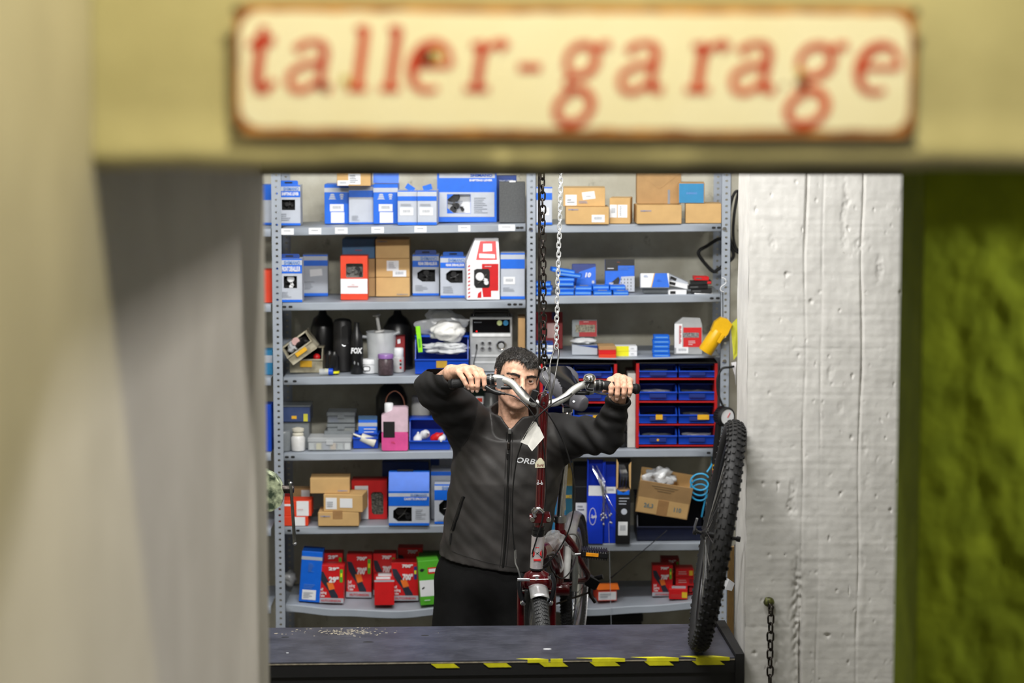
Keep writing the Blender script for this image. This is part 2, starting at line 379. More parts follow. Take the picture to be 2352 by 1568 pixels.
def letter(ch):
    st = []
    if ch == 't':
        st += [(curve2([(.36, 1.36), (.34, 1.0), (.33, .35), (.42, .06), (.62, .03), (.84, .2)]), [.06]+[.17]*8+[.2]*24+[.14]*7+[.06]), ([(.0, .93), (.2, 1.02), (.42, 1.05), (.7, 1.05)], [.1, .2, .22, .16])]
    if ch == 'a':
        st += [(curve2([(.08, .82), (.25, 1.0), (.52, 1.0), (.68, .82), (.68, .4), (.72, .1), (.95, .03)]), [.17]*6+[.12]*10+[.17]*32+[.12]), (curve2([(.68, .6), (.35, .55), (.06, .36), (.1, .08), (.36, 0), (.68, .22)]), .13)]
    if ch == 'l':
        st += [([(.32, 1.32), (.32, 0.03)], .19), ([(.08, 1.30), (.4, 1.32)], .12), ([(.06, .04), (.58, .04)], .12)]
    if ch == 'e':
        st += [(ell(.47, .5, .42, .5, 2, 300, 40), wv(41, .11, .2)), ([(.06, .53), (.89, .53)], .11)]
    if ch == 'r':
        st += [([(.3, 1.0), (.3, .04)], .19), ([(.02, .96), (.36, 1.0)], .12), ([(.0, .04), (.62, .04)], .12), (curve2([(.34, .72), (.5, .95), (.74, 1.02), (.92, .9)]), [.1]*8+[.13]*9+[.2]*8)]
    if ch == '-': st += [([(0, .5), (.62, .5)], .15)]
    if ch == 'g':
        st += [(ell(.42, .66, .34, .33, 0, 360, 36), wv(37, .17, .13)), (curve2([(.3, .36), (.14, .2), (.3, .06), (.62, .0), (.82, -.26), (.7, -.58), (.36, -.68), (.06, -.52), (.06, -.24), (.3, .02)]), [.1]*16+[.17]*20+[.15]*37), (curve2([(.66, .86), (.82, .98), (1.04, .98)]), [.09]*8+[.15]*9)]
    return st
XH = 106*sc_; slant = .17
for ch, cx, cw in (('t', 610, 58), ('a', 720, 96), ('l', 827, 48), ('l', 901, 48), ('e', 993, 88), ('r', 1116, 94), ('-', 1216, 52), ('g', 1338, 122), ('a', 1470, 96), ('r', 1616, 94), ('a', 1724, 96), ('g', 1868, 134), ('e', 2006, 90)):
    b = MB(); st = letter(ch)
    xs = [x+slant*z for s, w in st for x, z in s]; x0, x1 = min(xs), max(xs)
    cX = (cx-1319)*sc_; zb = SGH/2-(212-166)*sc_
    for i, (s, w) in enumerate(st):
        k = cw*sc_/(x1-x0)
        pts = [((x+slant*z-(x0+x1)/2)*k+cX, zb+z*XH) for x, z in s]
        ww = w if isinstance(w, (list, tuple)) else [w]*len(s)
        ww = [ww[min(j*len(ww)//len(s), len(ww)-1)]*XH*1.2 for j in range(len(s))]
        ribbon(pts, ww, b, -.0046-.0002*i, -.0028)
    b.build('letter', M_sred, sign)
def blot(x, y, r, m, seed, name='rust_chip', yy=-.0052):
    P = []
    for i in range(18):
        a = 2*PI*i/18; q = r*(.75+.5*noise.noise((math.cos(a)*1.3+seed, math.sin(a)*1.3, seed)))*sc_
        P.append(((x-1319)*sc_+q*math.cos(a), SGH/2-(y-166)*sc_+q*math.sin(a)))
    MB().prism(P, yy, -.002).build(name, m, sign)
blot(984, 140, 20, M_rust2, 1); blot(1008, 134, 15, M_olive, 4, yy=-.0056); blot(966, 150, 16, M_sred, 5); blot(748, 205, 12, M_rust2, 2); blot(800, 190, 14, M_olive, 3); blot(1835, 190, 17, M_rust2, 6); blot(1826, 165, 12, M_olive, 8); blot(1790, 196, 6, M_rust2, 7)
for x, y in ((555, 34), (556, 298), (2086, 30), (2086, 292)): blot(x, y, 13, M_rust2, x*.01, 'rust_patch', -.0036)
# ------------------------------------------------------------------ slotted-angle shelving
DS = 9.57; DB = 9.97
def perforated(b, w, h, pitch, r, axis, off):     # strip with real holes; axis 'x' faces the room, 'y' is the side flange
    n = int(h/pitch); P = lambda u, z: ((off[0]+u, off[1], z) if axis == 'x' else (off[0], off[1]+u, z))
    for i in range(n):
        z0, z1 = i*pitch, (i+1)*pitch; zc = (z0+z1)/2
        o = [P(0, z0), P(w/2, z0), P(w, z0), P(w, zc), P(w, z1), P(w/2, z1), P(0, z1), P(0, zc)]
        k = [P(w/2+r*1.25*math.cos(math.radians(a)), zc+r*math.sin(math.radians(a))) for a in (225, 270, 315, 0, 45, 90, 135, 180)]
        b.add(o+k, [(j, (j+1) % 8, 8+(j+1) % 8, 8+j) for j in range(8)])
_PM = {}
def post(parent, x, y, z1, sx, sy):               # L-shaped upright, corner at x,y, flanges towards sx and sy
    key = (sx, sy, round(z1, 3))
    if key not in _PM:
        b = MB(); w = .036
        perforated(b, w, z1, .0248, .0046, 'x', ((0 if sx > 0 else -w), 0)); perforated(b, w, z1, .0248, .0046, 'y', (0, (0 if sy > 0 else -w)))
        o = b.build('upright', M_shelf, parent, (x, y, 0)); md = o.modifiers.new('thick', 'SOLIDIFY'); md.thickness = .002; _PM[key] = o; return o
    c = copy_part(_PM[key], parent, (x, y, 0)); return c
SH = {}
def shelf(parent, key, x0p, y0p, x1p, y1p, lip=.030, sag=None, d0=DS, depth=.40):
    """x,y pixels of the front top edge at both ends; sag = list of (fraction, drop)"""
    a, c = pt(x0p, y0p, d0), pt(x1p, y1p, d0)
    def drop(t):
        if not sag: return 0
        P = [(0, 0)]+sag+[(1, 0)]
        for (ta, da), (tb, db) in zip(P, P[1:]):
            if ta <= t <= tb:
                s = (t-ta)/(tb-ta); s = s*s*(3-2*s); return da+(db-da)*s
        return 0
    def Z(x, y=None):
        t = (x-a.x)/(c.x-a.x); q = 1 if y is None else max(0, min(1, 1-(y-d0)/depth))
        return a.z+(c.z-a.z)*t-drop(t)*q**1.5
    b = MB(); n = 26 if sag else 6; th = .0016
    prof = [(depth, -.02), (depth, 0)]+([(depth*.75, 0), (depth*.5, 0), (depth*.25, 0)] if sag else [])+[(.003, 0), (0, -.003), (0, -lip+.002), (.002, -lip), (.014, -lip)]
    vs = []
    for i in range(n+1):
        t = i/n; x = a.x+(c.x-a.x)*t
        for y, z in prof: vs.append((x, d0+y, Z(x, d0+y)+z))
    m = len(prof); b.add(vs, [(i*m+k, i*m+k+1, (i+1)*m+k+1, (i+1)*m+k) for i in range(n) for k in range(m-1)])
    o = b.build('shelf', M_shelf, parent, smooth=40); md = o.modifiers.new('thick', 'SOLIDIFY'); md.thickness = .001; md.offset = 0
    SH[key] = (Z, d0, depth, a.x, c.x)
    def slots(xs):
        for xp in xs:
            x = pt(xp, 784, d0).x; z = Z(x)-lip*.5
            MB().prism(rrect(x-.008, x+.008, z-.0045, z+.0045, .0043, 3), d0-.0012, d0+.001).build('slot', M_hole, o)
    return o, slots
def rrect(x0, x1, z0, z1, r, n=6):
    o = []
    for cx, cz, a in ((x1-r, z1-r, 0), (x0+r, z1-r, 90), (x0+r, z0+r, 180), (x1-r, z0+r, 270)):
        o += [(cx+r*math.cos(math.radians(a+90*i/n)), cz+r*math.sin(math.radians(a+90*i/n))) for i in range(n+1)]
    return o
def X9(px): return pt(px, 784, DS).x
U1 = thing('shelving_unit', 'grey slotted steel shelving unit crowded with blue cartons', 'shelving')
post(U1, X9(628), DS-.002, 2.56, 1, 1); post(U1, X9(628), DB+.002, 2.56, 1, -1)
U2 = thing('shelving_unit', 'grey slotted steel shelving unit holding the drawer cabinet', 'shelving')
post(U2, X9(1231), DS-.002, 2.56, -1, 1); post(U2, X9(1231), DB+.002, 2.56, -1, -1)
post(U2, X9(1676), DS-.002, 2.56, -1, 1); post(U2, X9(1676), DB+.002, 2.56, -1, -1)
tw = .026
s_, sl = shelf(U1, 'L1', 649, 524, 1207, 514); sl((1189, 1198))
for xp, w in ((663, 29), (726, 29), (786, 29), (869, 29), (967, 28), (1067, 28), (1164, 38)):
    x = X9(xp); z = SH['L1'][0](x); MB().box(x-w*.00086, x+w*.00086, DS-.002, DS, z-.026, z-.001).build('price_label', M_white, s_)
    x = X9(xp); MB().box(x-w*.0005, x+w*.0004, DS-.0024, DS-.0018, z-.012, z-.0095).build('print_line', M_gtxt, s_)
s_, sl = shelf(U1, 'L2', 649, 696, 1207, 690); sl((654, 668, 1170, 1183, 1196))
s_, sl = shelf(U1, 'L3', 651, 867, 1207, 860); sl((656, 676))
s_, sl = shelf(U1, 'L4', 652, 1041, 1207, 1034); sl((656, 670))
s_, sl = shelf(U1, 'L5', 653, 1210, 1207, 1204); sl((660, 680))
s_, sl = shelf(U1, 'L6', 656, 1388, 1207, 1380, sag=[(.22, .022), (.47, .034), (.7, .018)])
s_, sl = shelf(U2, 'R1', 1231, 517, 1656, 514); sl((1637, 1649))
s_, sl = shelf(U2, 'R2', 1231, 681, 1655, 676); sl((1234, 1634, 1648))
s_, sl = shelf(U2, 'R3', 1231, 820, 1653, 818, lip=.006, sag=[(.5, .006)])
s_, sl = shelf(U2, 'R4', 1231, 1034, 1650, 1031); sl((1630,))
s_, sl = shelf(U2, 'R5', 1231, 1250, 1648, 1246)
s_, sl = shelf(U2, 'R6', 1231, 1384, 1646, 1378, sag=[(.3, .028), (.6, .018)])
# unit beyond, mostly behind the passage wall
U0 = thing('shelving_unit', 'grey steel shelving mostly hidden behind the passage wall', 'shelving')
post(U0, X9(380), DS-.002, 2.56, -1, 1)
for k, y in (('Z1', 526), ('Z2', 699), ('Z3', 868), ('Z4', 1041), ('Z5', 1214), ('Z6', 1392)):
    s_, sl = shelf(U0, k, 370, y+3, 622, y)
    pass
for px, py in ((1219, 527), (1664, 526), (1664, 830)):
    q = pt(px, py, DS-.004); MB().lathe([(.009, .004), (.009, 0), (.006, -.003)], 12, ax='y', M=Matrix.Translation(q)).build('bolt', M_chrome, U2)

# ------------------------------------------------------------------ cartons
def on(key, px, py):                              # point of a shelf top seen at a pixel
    Z, d0, dp, xa, xb = SH[key]; d = d0+.1; r = ray(px, py)
    for _ in range(12):
        x = r.x*d/r.y; z = Z(x, d); dd = (z-CAMZ)/r.z*r.y; d = max(d0-.012, min(d0+dp-.06, dd))
    x = r.x*d/r.y; return Vector((x, d, Z(x, d)+.0028))
def body_box(w, h, dp, m, parent, hole=None, cav=.05, m_in=None, c=.0015):
    """carton body, front at y=0, base at z=0; hole = polygon (x,z) cut into the front with a cavity behind"""
    b = MB()
    if not hole:
        b.box(-w/2, w/2, 0, dp, 0, h, c); return b.build('carton_body', m, parent)
    bm = bmesh.new()
    o = [bm.verts.new(p) for p in ((-w/2, 0, 0), (w/2, 0, 0), (w/2, 0, h), (-w/2, 0, h))]
    q = [bm.verts.new((x, 0, z)) for x, z in hole]
    es = [bm.edges.new((o[i], o[(i+1) % 4])) for i in range(4)]+[bm.edges.new((q[i], q[(i+1) % len(q)])) for i in range(len(q))]
    bmesh.ops.triangle_fill(bm, use_beauty=True, edges=es)
    o2 = [bm.verts.new((v.co.x, dp, v.co.z)) for v in o]
    for i in range(4): bm.faces.new((o[i], o2[i], o2[(i+1) % 4], o[(i+1) % 4]))
    bm.faces.new(o2)
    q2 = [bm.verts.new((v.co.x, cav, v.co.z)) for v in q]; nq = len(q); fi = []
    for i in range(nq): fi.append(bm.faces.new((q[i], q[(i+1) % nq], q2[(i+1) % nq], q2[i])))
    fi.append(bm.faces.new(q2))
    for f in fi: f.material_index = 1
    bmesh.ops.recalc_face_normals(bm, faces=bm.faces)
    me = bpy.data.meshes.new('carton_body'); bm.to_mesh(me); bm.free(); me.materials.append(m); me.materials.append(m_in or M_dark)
    return link('carton_body', me, parent)
_seen = {}
def carton(key, x0, x1, y0, y1, dp, m, label, name='carton', cat='box', group=None, yaw=0, tilt=0, hole=None, cav=.05, m_in=None, zoff=None, prints=(), d=None, lean=0):
    """pixel rectangle of the front face on shelf `key`; prints in fractions from the front's top-left"""
    p = on(key, (x0+x1)/2, y1) if d is None else None
    if d is not None:
        p = pt((x0+x1)/2, y1, d); p.z = SH[key][0](p.x, d) if zoff is None else p.z
    sc = mpp(p.y)*1.012; w, h = (x1-x0)*sc, (y1-y0)*sc
    if zoff is None: p.z = max(SH[key][0](p.x+s*w/2, p.y+e) for s in (-1, 0, 1) for e in (0, dp*.5, dp))+.001
    room = SH[key][1]+SH[key][2]-.012-p.y if key else dp
    dp = max(.03, min(dp, room))
    t = thing(name, label, cat, (p.x, p.y, p.z+.0012 if zoff is None else p.z), (lean, tilt, yaw), group)
    hp = [((u-.5)*w, (1-v)*h) for u, v in hole] if hole else None
    bd = body_box(w, h, dp, m, t, hp, cav, m_in); bd.name = name.replace('carton', 'box')+'_body'
    t['w'], t['h'], t['dp'] = w, h, dp; t.location.z += dp*abs(math.sin(lean))
    deco(t, prints); return t
def deco(t, prints, y=-.0006):
    w, h = t['w'], t['h']
    for i, q in enumerate(prints):
        k, u0, u1, v0, v1, m = q[:6]; X0, X1, Z0, Z1 = (u0-.5)*w, (u1-.5)*w, (1-v1)*h, (1-v0)*h
        yy = y-.0002*i
        if k == 'T': lettering(q[6], X0, X1, Z0, Z1, y-.003, m, t, q[7] if len(q) > 7 else .02, q[8] if len(q) > 8 else 0)
        elif k == 'P': MB().prism([((a-.5)*w, (1-c)*h) for a, c in q[6]], yy, .0005).build('printed_shape', m, t)
        elif k == 'L': # sticker with bar code
            s = MB().box(X0, X1, yy-.0004, .0005, Z0, Z1).build('sticker', m, t)
            if len(q) > 6:
                b = MB(); x = X0+(X1-X0)*.2; r = random.Random(int(u0*997+v0*331))
                while x < X0+(X1-X0)*.8:
                    ww = (X1-X0)*r.uniform(.012, .04); b.box(x, x+ww, yy-.0008, yy-.0003, Z0+(Z1-Z0)*.35, Z0+(Z1-Z0)*.75); x += ww*2.1
                b.build('bar_code', M_gtxt, s)
        elif k == 'B': MB().box(X0, X1, yy, .0005, Z0, Z1).build('printed_band', m, t)
        elif k == 'S': # small print lines
            b = MB(); r = random.Random(int(u0*917+v0*133)); nn = q[6]
            for j in range(nn):
                zz = Z1-(Z1-Z0)*(j+.2)/nn; b.box(X0, X0+(X1-X0)*r.uniform(.5, 1), y-.0042, y-.0038, zz-(Z1-Z0)*.26/nn, zz)
            b.build('small_print', m, t)
def flap(t, m, u0=.1, u1=.9, hh=.018, slot=True):  # hang tab on the top of a carton
    w, h = t['w'], t['h']; x0, x1 = (u0-.5)*w, (u1-.5)*w; P = [(x0, h-.002), (x1, h-.002), (x1, h+hh*.75), (x1-.004, h+hh), (x0+.004, h+hh), (x0, h+hh*.75)]
    o = MB().prism(P, .012, .0135).build('hang_tab', m, t)
    if slot: MB().prism(rrect((x0+x1)/2-.016, (x0+x1)/2+.016, h+hh*.35, h+hh*.7, .003, 3), .0116, .0139).build('tab_slot', M_hole, o)
def gadget(t, u, v, s, mats, kind=0, y=.02):      # bicycle component seen through a carton's window
    w, h = t['w'], t['h']; x, z = (u-.5)*w, (1-v)*h; b = MB(); b.smooth = True
    r = random.Random(int(u*100+v*1000+kind))
    M = Matrix.Translation((x, y, z)) @ Matrix.Rotation(r.uniform(-.7, .7), 4, 'Y')
    b.lathe([(.3*s, -.05*s), (.34*s, 0), (.3*s, .05*s), (.12*s, .07*s)], 14, M @ Matrix.Translation((-.15*s, 0, .2*s)), 'y')
    b.box(-.2*s, .45*s, -.06*s, .1*s, -.12*s, .12*s, .03*s, M @ Matrix.Rotation(.5, 4, 'Y'))
    b.lathe([(.18*s, -.06*s), (.2*s, 0), (.18*s, .06*s)], 10, M @ Matrix.Translation((.28*s, 0, -.35*s)), 'y')
    b.mi = 1; b.lathe([(.05*s, -.12*s), (.06*s, -.10*s), (.06*s, 0)], 8, M @ Matrix.Translation((.1*s, 0, -.05*s)), 'y')
    b.tube([(-.4*s, 0, -.3*s), (0, -.05*s, -.1*s), (.4*s, 0, .3*s)], .035*s, 6, M=M)
    b.build('component', mats, t, smooth=40)
OCT = lambda a, c, e, g, k=.28: [(a+(c-a)*k, e), (c, e), (c, g), (a+(c-a)*k, g), (a, g-(g-e)*k), (a, e+(g-e)*k)]
RECT = lambda a, c, e, g: [(a, e), (c, e), (c, g), (a, g)]
BR = 'SHIMANO'
def blue_std(band=.10, b2=.22, grey_to=.93, txt=None, name=True):  # grey carton with blue bands
    P = [('B', 0, 1, 0, .035, M_blue), ('B', .0, 1, .035, .035+band, M_grey), ('B', 0, 1, .035+band, b2, M_blue), ('B', 0, 1, grey_to, 1, M_blue)]
    if name: P.append(('T', .30, .94, .045, .025+band, M_ltxt, BR, .03))
    if txt: P.append(('T', .22, .94, .065+band, b2-.045, M_white, txt, .04))
    return P
G = 'cartons on the top shelf'
# --- top shelf of the first unit
def window_carton(key, r, dp, label, txt, wnd, oct_=True, gm=(M_black, M_steel), b2=.27, gs=1., extra=(), tab=True, tabm=None, yaw=0, **k):
    t = carton(key, *r, dp, M_grey, label, hole=OCT(*wnd) if oct_ else RECT(*wnd), prints=blue_std(.11, b2, .945, txt)+[('S', .1, .6, wnd[3]+.08, .90, M_gtxt, 4)]+list(extra), yaw=yaw, **k)
    gadget(t, (wnd[0]+wnd[1])/2, (wnd[2]+wnd[3])/2, gs*(wnd[1]-wnd[0])*t['w']*.55, gm, int(r[0]) % 7)
    if tab: flap(t, tabm or M_blue)
    return t
window_carton('L1', (636, 690, 428, 519), .10, 'grey and blue lever carton beside the upright, top shelf', 'SHIFTING LEVER', (.22, .78, .36, .62), False, b2=.30)
def arrow_carton(r, label):
    t = carton('L1', *r, .13, M_blue, label, prints=[('B', 0, 1, .09, .20, M_grey), ('L', .22, .78, .50, .68, M_white, 1), ('L', .26, .80, .70, .97, M_white)])
    for u, fl in ((.32, 1), (.70, -1)):
        for k in range(3):
            a = [.10, .13, .16][k] if fl > 0 else [.10, .08, .06][k]; v = .24+.05*k; deco(t, [('P', 0, 1, 0, 1, M_grey, [(u-a*.55, v), (u+a*.55, v), (u+a, v+.04), (u-a, v+.04)])])
    return t
t = arrow_carton((746, 802, 426, 516), 'blue carton with two white stickers and arrow marks, below the brown box')
carton('L1', 802, 858, 428, 516, .13, M_grey, 'plain pale grey carton between two blue sticker cartons', prints=blue_std(.10, .31, .955, None, False)+[('S', .12, .55, .78, .92, M_gtxt, 4)])
t = arrow_carton((858, 914, 426, 516), 'blue carton with two white stickers and an open blue lid')
w, h = t['w'], t['h']
MB().box(-w*.52, w*.52, 0, .0018, 0, .058, M=Matrix.Translation((0, .035, h+.004)) @ Matrix.Rotation(-.35, 4, 'X')).build('open_lid', M_blue, t)
for k, (a, c, la) in enumerate(((914, 958, 'small grey carton with label, left one of a leaning pair'), (959, 1003, 'small grey carton with label, right one of a leaning pair'))):
    t = carton('L1', a, c, 440, 518, .12, M_grey, la, yaw=.02-.05*k, prints=blue_std(.13, .30, .92, None, False)+[('L', .12, .80, .50, .72, M_white, 1), ('S', .15, .75, .38, .46, M_gtxt, 2)])
    t.location.y -= .002
    MB().box(-.018, .018, 0, .0016, 0, .022, M=Matrix.Translation((.004, .02, t['h'])) @ Matrix.Rotation(.6-.9*k, 4, 'Y')).build('open_flap', M_blue, t)
t = carton('L1', 1005, 1140, 396, 512, .12, M_blue, 'large blue shifting lever carton with a cut-out window', hole=OCT(.17, .56, .46, .83), prints=[('B', .035, .97, .02, .14, M_grey), ('T', .56, .93, .045, .115, M_btxt, BR, .03), ('T', .54, .93, .165, .205, M_white, 'SHIFTING LEVER', .04), ('P', .035, .96, 0, 1, M_grey, [(.035, .42), (.96, .42), (.96, .455), (.035, .455)]), ('P', 0, 1, 0, 1, M_grey, [(.035, .455), (.165, .455), (.165, .90), (.035, .90)]), ('P', 0, 1, 0, 1, M_grey, [(.565, .455), (.96, .455), (.96, .90), (.565, .90)]), ('P', 0, 1, 0, 1, M_grey, [(.165, .835), (.565, .835), (.565, .90), (.165, .90)]), ('S', .62, .88, .52, .84, M_gtxt, 9)], m_in=M_white)
gadget(t, .27, .60, .075, (M_black, M_chrome), 3); gadget(t, .36, .72, .04, (M_black, M_chrome), 5)
carton('L1', 1120, 1186, 398, 500, .10, M_dblue, 'dark blue carton behind the large blue lever carton', d=DS+.20, zoff=None, prints=[('T', .4, .9, .10, .16, M_grey, 'TING LEVER', .03)])
t = carton('L1', 1147, 1206, 422, 513, .11, M_dgrey, 'grey foam block standing next to the blue carton', name='foam_block', cat='block'); MB().box(-.012, .014, .02, .05, t['h'], t['h']+.006, .001).build('white_slip', M_white, t)
# brown box and things lying on top of the row
p0 = pt(813, 428, DS+.06); zt = SH['L1'][0](p0.x)+90*mpp(DS)*1.012+.003
t = thing('carton', 'flat brown box lying on top of the blue cartons', 'box', (p0.x, DS+.05, zt)); t['w'], t['h'] = .134, .058
body_box(.134, .058, .12, M_brown, t); deco(t, [('L', .34, .70, .10, .9, M_white), ('S', .38, .66, .2, .8, M_gtxt, 5), ('L', .02, .34, .62, .97, M_white, 1), ('B', 0, .35, -.06, .02, M_grey)])
G = None
# --- second shelf
window_carton('L2', (636, 694, 596, 695), .09, 'grey and blue derailleur carton with white part, beside the upright, second shelf', 'FRONT DERAILLEUR', (.28, .80, .40, .68), False, (M_white, M_black), b2=.34, gs=1.5, tabm=M_dblue)
carton('L2', 697, 753, 587, 681, .16, M_silver, 'plain grey and blue carton with one crooked label', yaw=.05, prints=blue_std(.10, .27, .93, None, False)+[('P', 0, 1, 0, 1, M_white, [(.27, .36), (.76, .34), (.78, .50), (.28, .53)]), ('S', .06, .5, .64, .84, M_gtxt, 5)])
t = carton('L2', 783, 844, 590, 690, .09, M_orange, 'orange-red and white brake carton with a window', hole=[(.20, .19), (.24, .17), (.80, .17), (.84, .19), (.84, .47), (.80, .49), (.24, .49), (.20, .47)], prints=[('B', 0, 1, .52, .86, M_white), ('S', .26, .74, .68, .72, M_rtxt, 1), ('S', .42, .58, .645, .665, M_rtxt, 1)], m_in=mat('pale_inside', (170, 168, 164), .6))
gadget(t, .40, .34, .04, (M_steel, M_chrome), 2); gadget(t, .66, .36, .035, (M_black, M_steel), 6)
# two stacks of brown boxes
def stack(key, x0, x1, ys, dp, mats, labels, prints, dz=0, d=None):
    p = on(key, (x0+x1)/2, ys[-1]) if d is None else Vector((pt((x0+x1)/2, 700, d).x, d, 0)); sc = mpp(p.y)*1.01; z = SH[key][0](p.x, p.y)+.004
    for i in range(len(ys)-1, 0, -1):
        h = (ys[i]-ys[i-1])*sc; w = (x1-x0)*sc
        t = thing('carton', labels[i-1], 'box', (p.x+random.uniform(-.002, .002), p.y+random.uniform(0, .004), z), (0, 0, random.uniform(-.015, .015)))
        t['w'], t['h'] = w, h; body_box(w, h-.0012, min(dp, DB-p.y-.015), mats[i-1], t); deco(t, prints[i-1]); z += h
stack('L2', 788, 862, (551, 596, 640, 683), .16, (M_navy, M_brown2, M_brown2), ('slate blue box on top of the brown stack behind the orange carton', 'brown box in the middle of the stack behind the orange carton', 'brown box at the bottom of the stack behind the orange carton'), ([('S', .4, .7, .55, .65, M_rtxt, 1)], [], []))
stack('L2', 864, 941, (552, 596, 639, 683), .17, (M_brown, M_brown, M_brown), ('brown box on top of the taller brown stack', 'brown box with two white stickers in mid stack', 'plain brown box at the bottom of the sticker stack'),
      ([('T', .05, .35, .08, .16, M_gtxt, BR, .02)], [('L', .32, .68, .12, .66, M_white), ('S', .38, .62, .2, .55, M_gtxt, 4), ('L', .50, .90, .62, .97, M_white, 1)], [('T', .62, .95, .85, .92, M_gtxt, BR, .02)]))
window_carton('L2', (948, 1008, 587, 680), .10, 'grey and blue rear derailleur carton with dark window, beside brown boxes', 'REAR DERAILLEUR', (.18, .86, .36, .66), gs=1.0, b2=.30, tabm=M_dblue)
window_carton('L2', (1012, 1070, 591, 685), .10, 'grey and blue rear derailleur carton with raised blue hang tab', 'REAR DERAILLEUR', (.22, .88, .33, .64), gs=1.0, b2=.28)
# white and red carton with sloped top
p = on('L2', 1110, 690); sc = mpp(p.y); w = 76*sc
t = thing('carton', 'white and red carton with a sloping top', 'box', p+Vector((0, .002, .001)), (0, 0, .10)); t['w'], t['h'] = w, 142*sc
hz = 88*sc
MB().add([(-w/2, 0, 0), (w/2, 0, 0), (w/2, .1, 0), (-w/2, .1, 0), (-w/2, 0, hz), (w/2, 0, hz), (w/2, .1, hz), (-w/2, .1, hz), (-w*.22, .03, 140*sc), (w*.48, .03, 140*sc), (w*.48, .07, 140*sc), (-w*.22, .07, 140*sc)],
         [(0,1,2,3),(0,1,5,4),(1,2,6,5),(2,3,7,6),(3,0,4,7),(4,5,9,8),(5,6,10,9),(6,7,11,10),(7,4,8,11),(8,9,10,11)]).build('box_body', M_white, t)
deco(t, [('P', 0, 1, 0, 1, M_red, [(.46, .42), (.96, .42), (.96, .84), (.90, .96), (.50, .96), (.46, .80)]), ('P', 0, 1, 0, 1, M_black, [(.22, .52), (.30, .50), (.66, .50), (.70, .54), (.70, .78), (.66, .81), (.28, .81), (.22, .76)]), ('L', .74, .96, .86, .96, M_white), ('S', .54, .88, .45, .48, M_white, 1), ('P', 0, 1, 0, 1, M_red, [(.34, .90), (.44, .86), (.44, .97), (.32, .97)])])
b = MB()
for k in range(9):
    zz = hz*(.05+.10*k); b.prism([(-w*.46, zz), (-w*.40, zz+.004), (-w*.40, zz+.009), (-w*.46, zz+.006)], -.0012, .0005)
b.build('printed_dashes', M_red, t)
gadget(t, .46, .66, .05, (M_white, M_chrome), 4, y=-.008)
sl_ = Matrix.Translation((0, 0, hz)) @ Matrix.Rotation(-math.atan2(.03, 52*sc), 4, 'X')
MB().prism([(-w*.22, .006), (w*.42, .006), (w*.40, 48*sc), (-w*.08, 48*sc)], -.0015, .0005, sl_).build('printed_shape', M_red, t)
MB().prism([(-w*.12, .014), (w*.36, .012), (w*.36, .028), (-w*.12, .032)], -.0028, .0005, sl_).build('sticker', M_white, t); MB().prism([(.0, .040), (w*.28, .042), (w*.28, .072), (.002, .072)], -.0028, .0005, sl_).build('sticker', M_white, t)
carton('L2', 1150, 1205, 583, 688, .11, M_grey, 'plain grey and blue carton at the end of the second shelf', prints=blue_std(.10, .34, .94, None, False)+[('L', .12, .60, .52, .68, M_white, 1), ('S', .1, .6, .74, .84, M_gtxt, 3)])
# boxes in the hidden unit
carton('Z1', 588, 624, 427, 518, .1, M_blue, 'blue carton half hidden behind the passage wall, top shelf', prints=[('B', .2, 1, .38, .94, M_grey)])
carton('Z2', 590, 626, 544, 618, .1, M_orange, 'red packet half hidden behind the passage wall', d=DS+.05)
carton('Z2', 592, 626, 622, 690, .1, M_red, 'red and white carton half hidden behind the passage wall', prints=[('B', 0, 1, .3, .75, M_white)])
carton('Z3', 590, 626, 806, 862, .1, M_teal, 'pale blue tub half hidden behind the passage wall', prints=[('B', 0, 1, .2, .5, M_grey)])
carton('Z4', 590, 624, 930, 1038, .1, M_binb, 'blue crate half hidden behind the passage wall')
# ------------------------------------------------------------------ bins, bottles and the rest of the first unit
RZ = lambda a: Matrix.Rotation(a, 4, 'Z'); RX = lambda a: Matrix.Rotation(a, 4, 'X'); RY = lambda a: Matrix.Rotation(a, 4, 'Y'); TR = lambda *p: Matrix.Translation(p)
def side(b, x, t, poly, M=None):                  # wall in the y-z plane
    b.prism(poly, 0, -t, (M or Matrix()) @ TR(x, 0, 0) @ RZ(PI/2))
def bin_parts(t, w, h, dp, fh, m, lab=None, labw=.3, t_=.003, flare=.08):
    b = MB(); b.box(-w/2, w/2, 0.01, dp, 0, t_)
    b.box(-w/2, w/2, dp-t_, dp, 0, h)
    P = [(0.012, 0), (dp, 0), (dp, h), (dp*.36, h), (dp*.16, h*.92), (0, fh), (0, fh-.004)]
    side(b, -w/2, t_, P); side(b, w/2-t_, t_, P)
    b.add([(-w/2, .012, 0), (w/2, .012, 0), (w/2, 0, fh), (-w/2, 0, fh), (-w/2, .012+t_, 0), (w/2, .012+t_, 0), (w/2, t_, fh), (-w/2, t_, fh)], [(0,1,2,3),(4,5,6,7),(3,2,6,7),(0,1,5,4),(0,3,7,4),(1,2,6,5)])
    b.box(-w/2-.003, w/2+.003, dp*.34, dp+.002, h-.006, h, .001)          # rim
    b.box(-w/2-.002, w/2+.002, -.004, .006, fh-.006, fh, .0012)
    o = b.build('bin_body', m, t)
    if lab: MB().box(-w*labw/2, w*labw/2, -.0015, .004, fh*.42, fh*.88).build('label_card', lab, t)
    return o
